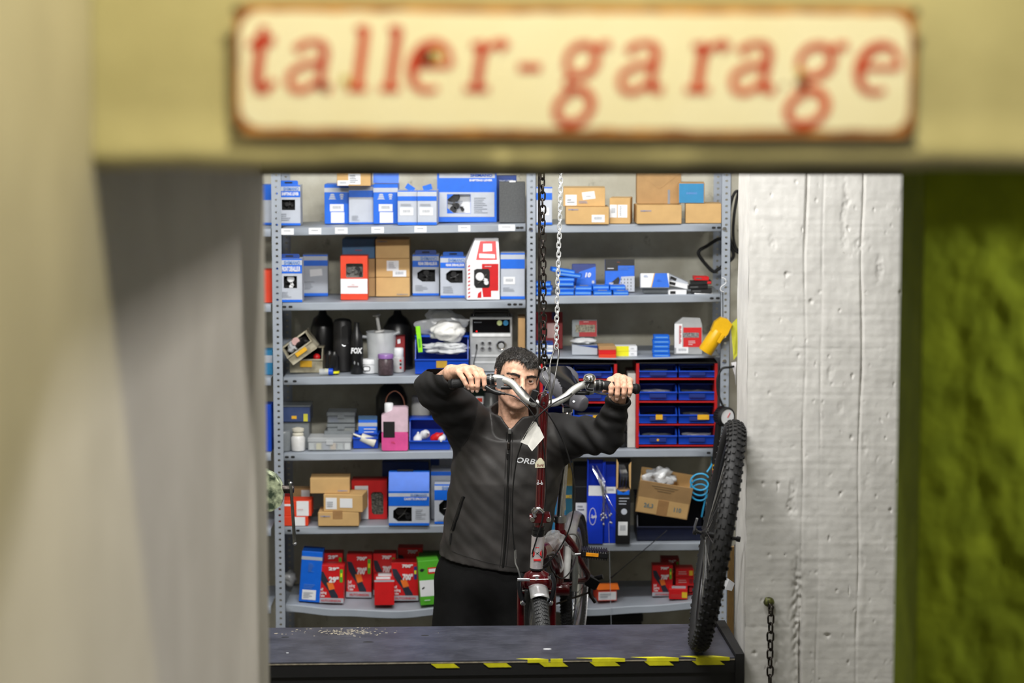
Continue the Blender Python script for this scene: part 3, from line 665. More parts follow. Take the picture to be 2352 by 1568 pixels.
def bin_at(key, x0, x1, y0, y1, fy, dp, m, label, lab=None, labw=.3, name='storage_bin', d=None, group=None, yaw=0):
    p = on(key, (x0+x1)/2, y1) if d is None else Vector((pt((x0+x1)/2, y1, d).x, d, SH[key][0](pt((x0+x1)/2, y1, d).x, d)+.003))
    sc = mpp(p.y); w, h = (x1-x0)*sc, (y1-y0)*sc; dp = min(dp, SH[key][1]+SH[key][2]-p.y-.012)
    t = thing(name, label, 'bin', (p.x, p.y, p.z+.001), (0, 0, yaw), group=group); t['w'], t['h'], t['dp'] = w, h, dp
    bin_parts(t, w, h, dp, (y1-fy)*sc, m, lab, labw); return t
def lathe_at(name, key, xc, y0, y1, prof, m, label, cat, d=None, n=22, tilt=0, yoff=0):
    """prof: (radius as fraction of the height, fraction of the height)"""
    p = on(key, xc, y1) if d is None else Vector((pt(xc, y1, d).x, d, SH[key][0](pt(xc, y1, d).x, d)+.003))
    h = (y1-y0)*mpp(p.y); t = thing(name, label, cat, (p.x, p.y+yoff, p.z+.001), (0, tilt, 0)); t['h'] = h; t['w'] = h
    if prof: MB().lathe([(r*h, z*h) for r, z in prof], n).build(name+'_body', m, t, smooth=40)
    return t
def lump(name, m, parent, c, r, seed, amp=.35, n=3, loc=None):
    bm = bmesh.new(); bmesh.ops.create_icosphere(bm, subdivisions=n, radius=1)
    for v in bm.verts:
        q = v.co.copy(); e = 1+amp*noise.fractal((q.x*1.6+seed, q.y*1.6, q.z*1.6), 1, 2, 3); v.co = Vector((q.x*r[0]*e+c[0], q.y*r[1]*e+c[1], q.z*r[2]*e+c[2]))
    me = bpy.data.meshes.new(name); bm.to_mesh(me); bm.free(); me.materials.append(m); shade(me, 60); return link(name, me, parent)
def loose(name, label, cat, loc, rot=(0, 0, 0), group=None): return thing(name, label, cat, loc, rot, group)
M_beige = mat('dirty_cream_plastic', (206, 200, 178), .5, col2=(150, 142, 120), vscale=22); M_ylab = mat('yellow_label', (236, 180, 30), .6, var=.1)
M_oldred = mat('old_red_card', (134, 20, 24), .5, var=.08)
# --- third shelf
bt = bin_at('L3', 665, 741, 800, 858, 826, .16, M_beige, 'dirty cream parts bin with yellow label, standing level', M_ylab, .36)
lump('parts_heap', M_plas, bt, (0, .06, .045), (.05, .04, .02), 3, .5)
o = lump('red_ball', M_red, bt, (.042, .014, .062), (.0145, .0145, .0145), 1, .02)
o.parent = None; o.name = 'red_ball'; o.location = bt.location; tag(o, 'small red ball lying in the cream bin', 'ball')
p = pt(698, 776, DS+.07); t2 = thing('storage_bin', 'dirty cream parts bin tipped over on another bin', 'bin', (p.x-.004, DS+.035, bt.location.z+.052), (0, -.62, 0))
bin_parts(t2, .118, .082, .15, .040, M_beige, M_ylab, .42); t2.location += Vector((.010, 0, .022))
lump('parts_heap', M_plas, t2, (0, .07, .05), (.046, .05, .028), 8, .6); lump('plastic_bag', M_foil, t2, (-.012, .045, .058), (.028, .02, .024), 5, .5)
M_pink = mat('pale_pink_plastic', (230, 190, 186), .4); MB().lathe([(.005, 0), (.016, 0), (.016, .006), (.005, .006)], 18, TR(.004, .02, .07) @ RX(.25), 'y').build('washer', M_pink, t2, smooth=40)
M_spray = mat('spray_can_black', (26, 26, 28), .3)
t = lathe_at('spray_can', 'L3', 757, 790, 842, [(.20, 0), (.22, .03), (.22, .78), (.12, .88), (.10, 1)], M_spray, 'thin black tube with yellow band beside the cream bins', 'can', d=DS+.10); MB().lathe([(.224*t['h'], .0), (.224*t['h'], .16*t['h'])], 20, TR(0, 0, .06*t['h'])).build('yellow_band', M_lemon, t)
t = lathe_at('spray_can', 'L3', 768, 798, 850, [(.20, 0), (.22, .03), (.22, .80), (.12, .90), (.10, 1)], M_spray, 'short black tube with white strip and yellow foot', 'can', d=DS+.07); MB().lathe([(.224*t['h'], 0), (.224*t['h'], .10*t['h'])], 20, TR(0, 0, .04*t['h'])).build('yellow_band', M_lemon, t)
MB().box(-.004, .004, -.0125, -.009, .2*t['h'], .62*t['h']).build('white_strip', M_white, t)
# tall black jug with a grip hole
p = on('L3', 786, 856); sc = mpp(p.y); t = thing('plastic_jug', 'tall matt black oil jug with a grip recess', 'jug', p+Vector((0, .04, .001))); t['h'] = 122*sc
b = MB(); R = 22*sc
for k in range(2): pass
b.lathe([(R*.95, 0), (R, .006), (R, .60*t['h']), (R*.97, .63*t['h']), (R*.97, .93*t['h']), (R*.8, .98*t['h']), (R*.4, t['h'])], 28); b.build('jug_body', mat('matt_black_jug', (38, 37, 38), .45), t, smooth=40)
MB().prism(rrect(-R*.05, R*.62, .50*t['h'], .88*t['h'], R*.3, 6), -R*1.0, -R*.7).build('grip_recess', M_dark, t)
MB().tube(smooth_path([(-R*.05, -R*.94, .53*t['h']), (R*.25, -R*1.02, .49*t['h']), (R*.62, -R*.80, .55*t['h'])], 6), .0016, 6).build('recess_edge', M_alu, t)
# black bottle with white word
t = lathe_at('oil_bottle', 'L3', 820, 740, 858, [(.115, 0), (.125, .02), (.125, .55), (.12, .62), (.11, .75), (.06, .86), (.05, 1)], M_plas, 'black suspension oil bottle with white lettering', 'bottle', d=DS+.085)
lettering('FOX', -.022, .024, .082, .106, -.0275, M_white, t, .05, .15); lump('clear_cap', M_frost, t, (0, -.012, .045), (.016, .014, .030), 2, .2)
# big black round can behind and dark red box
t = lathe_at('black_drum', 'L3', 914, 716, 850, [(.25, 0), (.26, .02), (.26, .55), (.24, .72), (.16, .86), (.08, .93), (.06, 1)], M_plas, 'large round black canister behind the measuring jug', 'canister', d=DS+.24)
t = lathe_at('black_drum', 'L3', 742, 716, 850, [(.20, 0), (.21, .02), (.21, .7), (.16, .86), (.08, .93), (.06, 1)], M_plas, 'round black canister behind the cream bins', 'canister', d=DS+.27)
carton('L3', 904, 930, 770, 852, .05, M_oldred, 'dark red narrow carton behind the white bottle', d=DS+.13, prints=[('P', 0, 1, 0, 1, M_white, [(.35, .10), (.6, .08), (.62, .2), (.38, .22)])])
# measuring jug with a syringe in it
t = lathe_at('measuring_jug', 'L3', 876, 752, 846, [(.30, 0), (.31, .01), (.37, .99), (.385, 1), (.362, 1), (.30, .02), (.02, .02)], M_frost, 'translucent plastic measuring jug with handle', 'jug', d=DS+.115)
h = t['h']; MB().tube(smooth_path([(-.33*h, 0, .86*h), (-.50*h, 0, .86*h), (-.58*h, 0, .74*h), (-.56*h, 0, .40*h), (-.42*h, 0, .18*h), (-.31*h, 0, .14*h)], 6), .012, 8, flat=.5).build('handle', M_frost, t, smooth=50)
MB().tube([(.30*h, -.1*h, .93*h), (.46*h, -.1*h, 1.0*h)], .014, 8, flat=.4).build('spout', M_frost, t, smooth=50)
M_syr = mat('white_syringe', (214, 214, 212), .35, alpha=.9)
q = t.location; t = thing('syringe', 'long white syringe standing in the measuring jug', 'syringe', q+Vector((0, 0, .01)), (0, -.16, 0))
MB().lathe([(.006, 0), (.0145, .02), (.0145, .15), (.022, .152), (.022, .158), (.007, .16), (.007, .215), (.016, .217), (.016, .222)], 16, TR(.018, 0, 0)).build('barrel', M_syr, t, smooth=40)
# small pots
t = lathe_at('white_pot', 'L3', 849, 826, 858, [(.48, 0), (.50, .04), (.50, .62), (.54, .66), (.54, .95), (.5, 1)], M_white, 'small white grease pot with a round screw lid', 'pot'); MB().prism(rrect(-.024, .004, .010, .030, .006, 3), -.0295, -.025).build('printed_frame', M_black, t); MB().prism(rrect(-.021, .001, .013, .027, .004, 3), -.030, -.025).build('printed_panel', M_white, t)
M_purp = mat('purple_lid', (150, 110, 180), .3); M_gel = mat('dark_gel_in_jar', (86, 72, 78), .3, var=.15, vscale=120)
t = lathe_at('glass_jar', 'L3', 886, 814, 862, [(.36, 0), (.38, .03), (.38, .68), (.34, .76), (.34, .80)], M_gel, 'dark jar with a purple screw lid', 'jar', n=24); h = t['h']; MB().lathe([(.36*h, .78*h), (.38*h, .80*h), (.38*h, .96*h), (.36*h, h)], 24).build('lid', M_purp, t, smooth=40)
t = lathe_at('white_bottle', 'L3', 916, 800, 856, [(.21, 0), (.22, .03), (.22, .58), (.2, .64), (.17, .66)], mat('grey_label', (190, 190, 192), .4), 'white plastic bottle with ribbed white cap', 'bottle'); h = t['h']; MB().lathe([(.185*h, .64*h), (.20*h, .66*h), (.20*h, .97*h), (.18*h, h)], 20).build('cap', M_white, t, smooth=40)
for k in range(3): MB().box(.004, .0125, -.0235+.001*k, -.018, .016+.014*k, .024+.014*k).build('print_block', (M_rtxt, M_black, M_rtxt)[k], t)
t = loose('capped_tube', 'clear tube with blue screw cap lying on the third shelf', 'tube', on('L3', 752, 864)+Vector((0, .02, .0135))); MB().lathe([(.011, -.034), (.0125, -.03), (.0125, .004)], 16, ax='x').build('tube_body', M_frost, t, smooth=40); MB().lathe([(.0135, .003), (.0135, .02), (.011, .022)], 16, ax='x').build('cap', M_binb, t, smooth=40)
# blue bin with a white bag
bt = bin_at('L3', 953, 1076, 776, 861, 826, .20, M_binb, 'blue parts bin with white bag, third shelf', mat('ochre_label', (190, 150, 40), .6), .2)
q = bt.location
o = lump('white_bag', mat('white_plastic_bag', (232, 232, 230), .35, bump=.4, bscale=40), None, (0, 0, 0), (.072, .055, .042), 12, .28, 4); o.location = q+Vector((.022, .07, .165)); tag(o, 'bulging white plastic bag on top of the blue bin', 'bag')
o = lump('clear_bag', M_foil, None, (0, 0, 0), (.086, .05, .024), 17, .5, 4); o.location = q+Vector((.012, .055, .098)); tag(o, 'crumpled clear bag of small parts in the blue bin', 'bag')
o = lump('clear_bag', M_foil, None, (0, 0, 0), (.09, .02, .05), 23, .4, 4); o.location = q+Vector((.0, .125, .19)); tag(o, 'clear bag standing behind the bulging white bag', 'bag')
M_neon = mat('neon_green', (150, 236, 30), .4); t = loose('marker_box', 'neon green stick pack standing in the blue bin', 'pack', q+Vector((-.085, .02, .085)), (0, -.10, 0)); MB().box(-.009, .009, 0, .012, 0, .105, .001).build('pack_body', M_neon, t); MB().box(-.004, .004, -.001, .001, .02, .055).build('print_strip', M_green, t)
# mini stereo
p = on('L3', 1128, 856); sc = mpp(p.y); w, h = 98*sc, 126*sc
t = thing('mini_stereo', 'silver mini stereo with black display on the third shelf', 'stereo', p+Vector((0, .01, .001))); t['w'], t['h'] = w, h
M_ster = mat('silver_stereo_plastic', (176, 178, 180), .35, .2); MB().box(-w/2, w/2, 0, .18, 0, h, .003).build('case', M_ster, t)
MB().box(-w*.44, w*.45, -.002, .004, h*.72, h*.965, .001).build('display_panel', mat('glossy_black', (10, 10, 12), .1), t)
MB().box(-w*.45, w*.46, -.004, .004, h*.645, h*.70, .001).build('bright_strip', mat('bright_strip', (236, 238, 240), .3), t)
for x, m in ((.20, mat('pale_green_badge', (200, 214, 150), .4)), (.345, M_teal)): MB().lathe([(.0105, -.0035), (.0105, 0)], 16, TR(x*w, 0, h*.90), 'y').build('round_sticker', m, t)
lettering('PANASONIC', -w*.40, -w*.22, h*.905, h*.918, -.0045, M_grey, t, 0); MB().lathe([(.003, -.004), (.003, 0)], 10, TR(-w*.34, 0, h*.745), 'y').build('red_led', mat('red_led', (255, 30, 30), .3, emit=1.0), t)
b = MB()
for x, z in ((-.20, .53), (-.03, .53), (-.20, .43), (-.03, .43)): MB().lathe([(.0085, 0), (.0085, -.006), (.006, -.009)], 16, TR(x*w, 0, z*h), 'y').build('button', M_chrome, t, smooth=40)
kb = MB().lathe([(.022, 0), (.0225, -.004), (.019, -.009), (.014, -.008)], 28, TR(.24*w, 0, h*.48), 'y').build('volume_knob', M_chrome, t, smooth=40); MB().lathe([(.012, -.007), (.010, -.010)], 20, TR(.24*w, 0, h*.48), 'y').build('knob_face', M_ster, kb, smooth=40)
MB().box(-w*.47, w*.47, -.004, .003, h*.27, h*.31, .001).build('slot_strip', mat('stereo_light_strip', (214, 216, 218), .3, .2), t); MB().box(-w*.40, w*.46, -.003, .003, h*.15, h*.19, .001).build('slot_strip', MATS['stereo_light_strip'], t)
MB().tube(smooth_path([(-w*.34, -.004, h*.50), (-w*.34, -.008, h*.42), (-w*.37, -.01, h*.30), (-w*.41, -.006, h*.12), (-w*.36, -.004, .004)], 6), .0016, 6).build('aux_cable', M_plas, t)
MB().box(-w*.36, -w*.32, -.008, 0, h*.42, h*.51, .001).build('jack_plug', M_plas, t)
MB().tube([(-w*.42, .05, h+.0), (-w*.40, .05, h+.02), (w*.40, .05, h+.02), (w*.42, .05, h)], .008, 6).build('carry_handle', M_plas, t)
carton('L3', 1190, 1206, 730, 856, .18, M_brown2, 'narrow brown folder standing beside the mini stereo', d=DS+.02, name='folder')
# --- fourth shelf
M_smoke = mat('smoked_blue_plastic', (70, 86, 130), .2, alpha=.8); M_smokeg = mat('smoked_grey_plastic', (140, 146, 150), .25, alpha=.75)
t = carton('L4', 646, 710, 976, 1037, .14, M_smokeg, 'smoky clear parts box under the blue parts box', name='parts_box', d=DS+.10)
zt = t.location.z+t['h']+.002; tx = t.location.x
t = thing('parts_box', 'smoky blue clear parts box with yellow label', 'box', (tx+.006, DS+.09, zt)); MB().box(-.056, .056, 0, .14, 0, .062, .003).build('box_body', M_smoke, t); MB().box(-.058, .058, -.002, .142, .062, .068, .002).build('lid', M_smokeg, t); MB().box(.030, .047, -.0015, .002, .004, .034).build('yellow_label', mat('dull_yellow_label', (206, 200, 60), .6), t); MB().box(-.018, .002, -.001, .002, .014, .026).build('yellow_label', M_ylab, t)
t = lathe_at('screw_jar', 'L4', 685, 982, 1036, [(.28, 0), (.30, .04), (.30, .55), (.24, .64)], mat('white_powder_jar', (226, 226, 226), .4), 'white jar with pale knob lid on the fourth shelf', 'jar'); h = t['h']; MB().lathe([(.24*h, .62*h), (.25*h, .72*h), (.20*h, .78*h), (.26*h, .84*h), (.26*h, .95*h), (.1*h, h)], 20).build('lid', mat('pale_cream_lid', (220, 216, 200), .4), t, smooth=40)
t = lathe_at('clear_jar', 'L4', 652, 990, 1036, [(.36, 0), (.38, .04), (.38, .9), (.34, 1)], M_smokeg, 'smoky clear jar beside the upright, fourth shelf', 'jar')
def organizer(loc, w, h, dp, m, label, cols, group=None):
    t = thing('parts_organizer', label, 'box', loc, group=group); b = MB().box(-w/2, w/2, 0, dp, 0, h*.62, .003); b.build('tray', m, t); MB().box(-w/2-.002, w/2+.002, -.002, dp, h*.64, h, .003).build('lid', m, t)
    for i, c in enumerate(cols):
        x0 = -w/2+w*(i+.12)/len(cols); MB().box(x0, x0+w*.7/len(cols), .004, .02, .004, h*.55).build('compartment', c, t)
    MB().box(-.014, .014, -.005, .002, h*.45, h*.85, .001).build('latch', m, t); return t
M_mixed = [mat('small_parts_%d' % i, c, .5) for i, c in enumerate(((170, 176, 176), (200, 190, 120), (120, 130, 150), (190, 160, 110), (150, 160, 160), (200, 204, 204)))]
p = on('L4', 757, 1037); organizer(p+Vector((0, .005, .001)), .172, .052, .12, M_frost, 'wide pale parts organizer with small compartments', M_mixed)
p2 = Vector((X9(776), DS+.135, SH['L4'][0](X9(776))+.055)); organizer(p2, .112, .042, .12, M_smokeg, 'grey parts organizer, lower one of two', M_mixed[:2]); organizer(p2+Vector((0, .004, .044)), .112, .045, .12, M_smokeg, 'grey parts organizer on top of another', [M_binb, M_mixed[4]])
t = carton('L4', 745, 808, 1000, 1037, .14, M_smokeg, 'low grey crate behind the wide parts organizer', name='grey_crate', d=DS+.13)
bt = bin_at('L4', 811, 868, 1000, 1032, 1006, .13, M_binb, 'small blue bin holding a blue carton', None); q = bt.location
t = thing('carton', 'blue brake carton standing in the small blue bin', 'box', q+Vector((.006, .05, .006)), (-.12, 0, 0)); t['w'], t['h'] = .076, .12; body_box(.076, .118, .03, M_blue, t); deco(t, [('B', 0, 1, .0, .14, M_navy), ('B', 0, 1, .24, .36, M_silver), ('S', .3, .95, .42, .62, M_white, 2)])
o = MB().tube([(-.050, .010, .058), (-.02, .012, .045), (-.018, .012, .045), (.038, .014, .022)], [.004, .005, .017, .020], 12).build('plastic_scoop', mat('cream_plastic', (232, 230, 214), .4), None, q, smooth=40); tag(o, 'cream plastic scoop lying in the small blue bin', 'scoop')
# pink fluid bottle
p = on('L4', 907, 1037); sc = mpp(p.y); t = thing('fluid_bottle', 'clear canister half full of pink fluid', 'bottle', p+Vector((0, .025, .001))); h = 110*sc; w = 61*sc
M_pinkf = mat('pink_fluid', (232, 90, 160), .25, alpha=.95); M_pinkc = mat('pinkish_clear_plastic', (236, 206, 222), .22, alpha=.85)
def slab_prof(z0, z1, taper=0): return rrect(-w/2, w/2, z0, z1, .010, 4)
MB().prism(rrect(-w/2, w/2, 0, h*.40, .008, 4), -.024, .024).build('fluid', M_pinkf, t, smooth=30)
MB().prism([(-w/2, h*.40), (w/2, h*.40), (w/2, h*.90), (w*.42, h*.93), (-w*.06, h*.93), (-w*.10, h*.86), (-w*.5, h*.76)], -.024, .024).build('bottle_shell', M_pinkc, t)
MB().lathe([(.0165, h*.80), (.0175, h*.82), (.0175, h*.98), (.015, h)], 20, TR(-w*.23, 0, 0)).build('cap', M_white, t, smooth=40)
MB().box(-w*.44, -.0, -.026, -.022, h*.28, h*.62, .001).build('black_label', M_black, t); lettering('1L', -.012, .002, h*.155, h*.20, -.0262, M_rtxt, t, .02)
MB().tube(smooth_path([(-w*.4, .05, h*.9), (-w*.3, .05, h*1.12), (0, .05, h*1.22), (w*.28, .05, h*1.08), (w*.36, .05, h*.86)], 6), .0025, 6).build('wire_loop', mat('copper_wire', (150, 100, 80), .4, .6), t)
bt = bin_at('L4', 940, 1034, 966, 1035, 1013, .15, M_binb, 'blue bin with white nozzles and a red cap, fourth shelf', None); q = bt.location
for i, (x, z, rx, m, nm, la) in enumerate(((-.050, .034, .3, M_white, 'nozzle', 'white screw nozzle lying in the blue bin beside the canister'), (-.020, .058, 1.2, M_white, 'sealant_bottle', 'white tipped-over sealant bottle in the blue bin'), (.026, .046, .7, M_red, 'pointed_nozzle', 'red pointed cap among white nozzles'), (.046, .042, 1.9, M_white, 'nozzle', 'small white nozzle next to the red pointed cap'))):
    t = thing(nm, la, 'nozzle', q+Vector((x, .03, z)), (rx, .4*i, .3)); MB().lathe([(.016, -.02), (.017, -.016), (.017, .012), (.012, .018), (.005, .03), (.004, .036)], 16).build(nm+'_body', m, t, smooth=40); MB().lathe([(.0175, -.014), (.0185, -.010), (.0175, -.004)], 16).build('collar', m, t, smooth=40)
lathe_at('white_tub', 'L4', 966, 925, 1030, [(.20, 0), (.20, .9), (.18, 1)], mat('dull_white_tub', (200, 200, 198), .5), 'white tub behind the blue bin on the fourth shelf', 'tub', d=DS+.26)
t = lathe_at('black_drum', 'L4', 900, 884, 1030, [(.24, 0), (.25, .02), (.25, .7), (.18, .86), (.07, .95), (.06, 1)], M_plas, 'black drum behind the pink fluid canister', 'canister', d=DS+.28)
t = carton('L4', 1080, 1118, 900, 1030, .1, mat('dark_green_tin', (28, 66, 56), .4), 'dark green tin behind the man, beside his neck', name='green_tin', cat='tin', d=DS+.15, prints=[('B', .35, .8, .14, .28, M_white), ('B', .42, .74, .17, .24, M_orange)])
lathe_at('grey_can', 'L4', 1128, 906, 1030, [(.13, 0), (.14, .02), (.14, .84), (.12, .87), (.12, 1)], mat('dark_grey_can', (84, 86, 86), .35), 'dark grey can behind the man, beside the green tin', 'can', d=DS+.12)
# --- fifth shelf
t = carton('L5', 638, 708, 1187, 1209, .10, M_orange, 'lower red and white flat carton of two behind the vise', prints=[('B', .52, .90, 0.06, .98, M_white)])
zt = t.location.z+t['h']+.001; t = thing('carton', 'upper red and white flat carton of two behind the vise', 'box', (t.location.x+.008, t.location.y+.004, zt)); t['w'], t['h'] = .132, .064; body_box(.132, .062, .1, M_orange, t); deco(t, [('B', .55, .92, .05, .98, M_white), ('L', .10, .45, .24, .36, M_white), ('S', .58, .88, .55, .62, M_rtxt, 1)])
carton('L5', 672, 713, 1130, 1200, .06, M_brown2, 'dull brown box behind the red flat cartons', d=DS+.17, prints=[('L', .5, .98, .05, .5, M_white)])
carton('L5', 645, 676, 1135, 1200, .06, M_dred, 'dark red box beside the upright behind the flat cartons', d=DS+.18)
p = on('L5', 778, 1211); z = p.z+.001
for la, a, c, h, y, pr, rz in (('brown box at the bottom of the fifth-shelf stack, with tape', 730, 825, 33, 0, [('P', 0, 1, 0, 1, mat('brown_tape', (172, 132, 88), .3), [(.36, -.1), (.60, -.1), (.60, .50), (.36, .50)]), ('T', .06, .30, .24, .34, M_ltxt, BR, .01)], 0), ('brown box with two white stickers in the fifth-shelf stack', 742, 834, 41, .004, [('L', .06, .34, .20, .85, M_white), ('S', .09, .28, .4, .75, M_gtxt, 3), ('L', .42, .74, .22, .75, M_white)], -.10), ('brown box on top of the fifth-shelf stack', 711, 803, 36, .03, [('T', .70, .95, .78, .86, M_ltxt, BR, .01)], .03)):
    sc = mpp(p.y); t = thing('carton', la, 'box', (pt((a+c)/2, 1200, p.y).x, p.y+y, z), (0, 0, rz)); t['w'], t['h'] = (c-a)*sc, h*sc; body_box((c-a)*sc, h*sc-.001, .13, M_brown, t); deco(t, pr); z += h*sc
t = carton('L5', 808, 889, 1094, 1184, .10, M_red, 'red and white chain carton with a clear window', d=DS+.14, hole=[(.55, .36), (.60, .30), (.84, .30), (.90, .38), (.90, .84), (.86, .88), (.62, .88), (.57, .82)], m_in=mat('chain_grey', (120, 118, 108), .4, .5, var=.4, vscale=150, bump=.8, bscale=220), cav=.012, prints=[('P', 0, 1, 0, 1, M_white, [(.09, .14), (.47, .14), (.47, 1), (.22, 1), (.22, .62), (.09, .3)])])
t = carton('L5', 893, 986, 1128, 1208, .11, M_grey, 'blue and grey cassette sprocket carton with its lid up', hole=OCT(.11, .57, .47, .88, .25), prints=[('B', 0, 1, 0, .06, M_blue), ('B', 0, 1, .06, .16, M_grey), ('T', .54, .95, .075, .14, M_ltxt, BR, .03), ('B', 0, 1, .16, .43, M_blue), ('T', .38, .95, .19, .26, M_white, 'CASSETTE SPROCKET', .03), ('B', 0, 1, .93, 1, M_blue), ('S', .66, .92, .52, .82, M_gtxt, 5)])
gadget(t, .34, .66, .06, (M_black, M_steel), 1); w, h = t['w'], t['h']
b = MB(); b.add([(-w*.5, 0, h), (w*.5, 0, h), (w*.5, .03, h+.072), (-w*.5, .03, h+.072), (-w*.5, .10, h+.0), (w*.5, .10, h+.0), (w*.5, .075, h+.072), (-w*.5, .075, h+.072)], [(0,1,2,3),(1,5,6,2),(4,0,3,7),(5,4,7,6),(3,2,6,7)]); b.build('raised_lid', M_blue, t)
MB().box(-w*.30, w*.1, .04, .06, h+.073, h+.079, .001).build('tab_slot', M_hole, t)
carton('L5', 990, 1048, 1085, 1203, .08, M_silver, 'grey and blue carton standing behind the window carton by the man', d=DS+.12, prints=[('B', 0, 1, .06, .14, M_blue)])
window_carton('L5', (998, 1056, 1112, 1204), .10, 'grey and blue carton with window, half hidden by the jacket', None, (.18, .86, .40, .80), gs=1., b2=.40, tab=False)
carton('L5', 878, 985, 1062, 1180, .06, M_dblue, 'dark blue carton at the back of the fifth shelf', d=DS+.28)
carton('L5', 989, 1040, 1052, 1180, .06, M_silver, 'grey and dark blue carton at the back, fifth shelf', d=DS+.28, prints=[('B', 0, .4, 0, .6, M_dblue)])
# --- sixth shelf: inner tube cartons
def tube_carton(key, r, dp, num, label, dot=M_green, tilt=0, d=None, yaw=0, m=None, small=False):
    t = carton(key, *r, dp, m or M_red, label, tilt=tilt, d=d, yaw=yaw, prints=[('B', 0, 1, .87, 1, M_silver), ('T', .14, .90, .905, .965, M_rtxt, 'HUTCHINSON', .03), ('T', .42, .80, .29, .46, M_white, num, .05), ('T', .40, .80, .04, .13, M_white, num, .05), ('P', 0, 1, 0, 1, mat('tyre_print', (38, 44, 60), .5), [(0.02, .16), (.20, .17), (.42, .44), (.60, .60), (.78, .80), (.80, .86), (.52, .86), (.40, .66), (.22, .50), (.08, .36)]), ('P', 0, 1, 0, 1, M_orng, [(.34, .46), (.56, .44), (.66, .62), (.44, .66)]), ('B', .84, .95, .10, .44, dot), ('B', .86, .93, .20, .30, M_lemon), ('T', .06, .34, .60, .84, M_white, 'Self\nSealing\nTube', .02)]); return t
t = carton('L6', 686, 734, 1268, 1386, .11, M_blue, 'tall blue carton leaning beside the red tube cartons', tilt=.075, prints=[('B', 0, 1, .10, .165, M_silver), ('S', .36, .66, .22, .40, M_ltxt, 9), ('S', .2, .8, .64, .74, M_ltxt, 3), ('L', .14, .80, .76, .955, M_white), ('S', .2, .7, .8, .93, M_gtxt, 4)])
tube_carton('L6', (729, 789, 1302, 1390), .08, '29"', 'front red tube carton reading 29, beside the blue carton', tilt=.03)
tube_carton('L6', (732, 788, 1272, 1372), .08, '29"', 'red tube carton standing behind the one reading 29', d=DS+.16)
tube_carton('L6', (795, 853, 1266, 1366), .08, '700"', 'red tube carton reading 700, set back between the others', d=DS+.14, tilt=.02)
tube_carton('L6', (857, 910, 1280, 1378), .08, '700"', 'red tube carton reading 700, behind the small end-on carton', d=DS+.17)
tube_carton('L6', (914, 971, 1264, 1366), .08, '700"', 'red tube carton with yellow mark at the back of the bottom shelf', M_lemon, d=DS+.22)
tube_carton('L6', (899, 961, 1297, 1386), .08, '700"', 'front red tube carton reading 700 with blue and yellow mark', mat('navy_mark', (40, 50, 120), .5))
t = carton('L6', 860, 906, 1342, 1401, .17, M_red, 'small red carton seen end on, at the shelf edge', prints=[('B', 0, 1, 0, .07, M_silver)], yaw=.06); w, h = t['w'], t['h']
MB().box(-w*.4, w*.3, .02, .06, h, h+.0012).build('printed_band', M_white, t); MB().box(-w*.3, w*.4, .08, .14, h, h+.0012).build('printed_band', M_white, t)
t = carton('L6', 966, 1014, 1292, 1396, .10, M_green, 'green and white tube carton beside the trousers', tilt=-.06, yaw=.1, prints=[('B', .02, 1, .44, .80, M_white), ('B', .45, 1, .16, .30, M_red), ('L', .5, 1, .19, .26, M_white), ('P', 0, 1, 0, 1, M_dark, [(.06, .20), (.16, .17), (.30, .19), (.22, .24), (.1, .24)]), ('S', .2, .6, .87, .92, M_white, 1), ('P', 0, 1, 0, 1, M_dark, [(.1, .62), (.22, .58), (.26, .6), (.16, .64)])])
carton('L6', 962, 1012, 1274, 1366, .06, mat('dark_green_carton', (50, 104, 34), .5), 'dark green carton at the back beside the trousers', d=DS+.2)
o = lump('clear_bag', M_foil, None, (0, 0, 0), (.028, .03, .03), 31, .4); o.location = on('L6', 664, 1350)+Vector((0, .05, .03)); tag(o, 'crumpled clear bag beside the tall blue carton', 'bag')
# ------------------------------------------------------------------ contents of the second unit
carton('R1', 1232, 1268, 432, 517, .12, M_grey, 'grey and blue carton behind the hoist chains, top shelf', prints=blue_std(.12, .34, .94, None, False)+[('L', .2, .8, .55, .75, M_white, 1)])
def brown(key, r, dp, label, prints=(), m=None, **k): return carton(key, *r, dp, m or M_brown, label, prints=prints, **k)
t = brown('R1', (1300, 1398, 480, 519), .15, 'brown box with a bar code sticker under another, top shelf', [('L', .60, .90, .45, .88, M_white, 1), ('T', .06, .29, .10, .18, M_ltxt, BR, .01)])
z = t.location.z+t['h']+.001; sc = mpp(DS+.02)
t = thing('carton', 'brown box with two white stickers lying on the bar code box', 'box', (pt(1342, 450, DS+.02).x, DS+.025, z), (0, 0, -.02)); t['w'], t['h'] = 96*sc, 43*sc; body_box(96*sc, 42*sc, .17, M_brown, t); deco(t, [('L', .05, .32, .38, .95, M_white), ('S', .09, .28, .6, .85, M_gtxt, 2), ('P', 0, 1, 0, 1, M_white, [(.44, .26), (.74, .18), (.77, .58), (.47, .66)]), ('S', .54, .7, .42, .5, M_gtxt, 1), ('S', .37, .62, .70, .86, M_ltxt, 2)])
brown('R1', (1400, 1447, 457, 515), .13, 'narrow brown box with two upright white labels', [('L', .02, .36, .26, .76, M_white, 1), ('L', .40, .86, .26, .76, M_white), ('S', .5, .6, .3, .7, M_gtxt, 6)], yaw=-.12)
t5 = brown('R1', (1463, 1565, 475, 517), .14, 'low wide brown box under the tall brown box', [('T', .08, .32, .26, .33, M_ltxt, BR, .01)], yaw=.04)
t7 = brown('R1', (1575, 1656, 470, 514), .14, 'low brown box by the upright under the teal-faced box', (), yaw=-.05)
t = thing('carton', 'tall brown box with an envelope flap on the low wide box', 'box', (pt(1513, 450, DS+.09).x, DS+.075, t5.location.z+t5['h']+.001)); w, h = 100*sc*1.02, 72*sc; t['w'], t['h'] = w, h; body_box(w, h, .09, M_brown2, t)
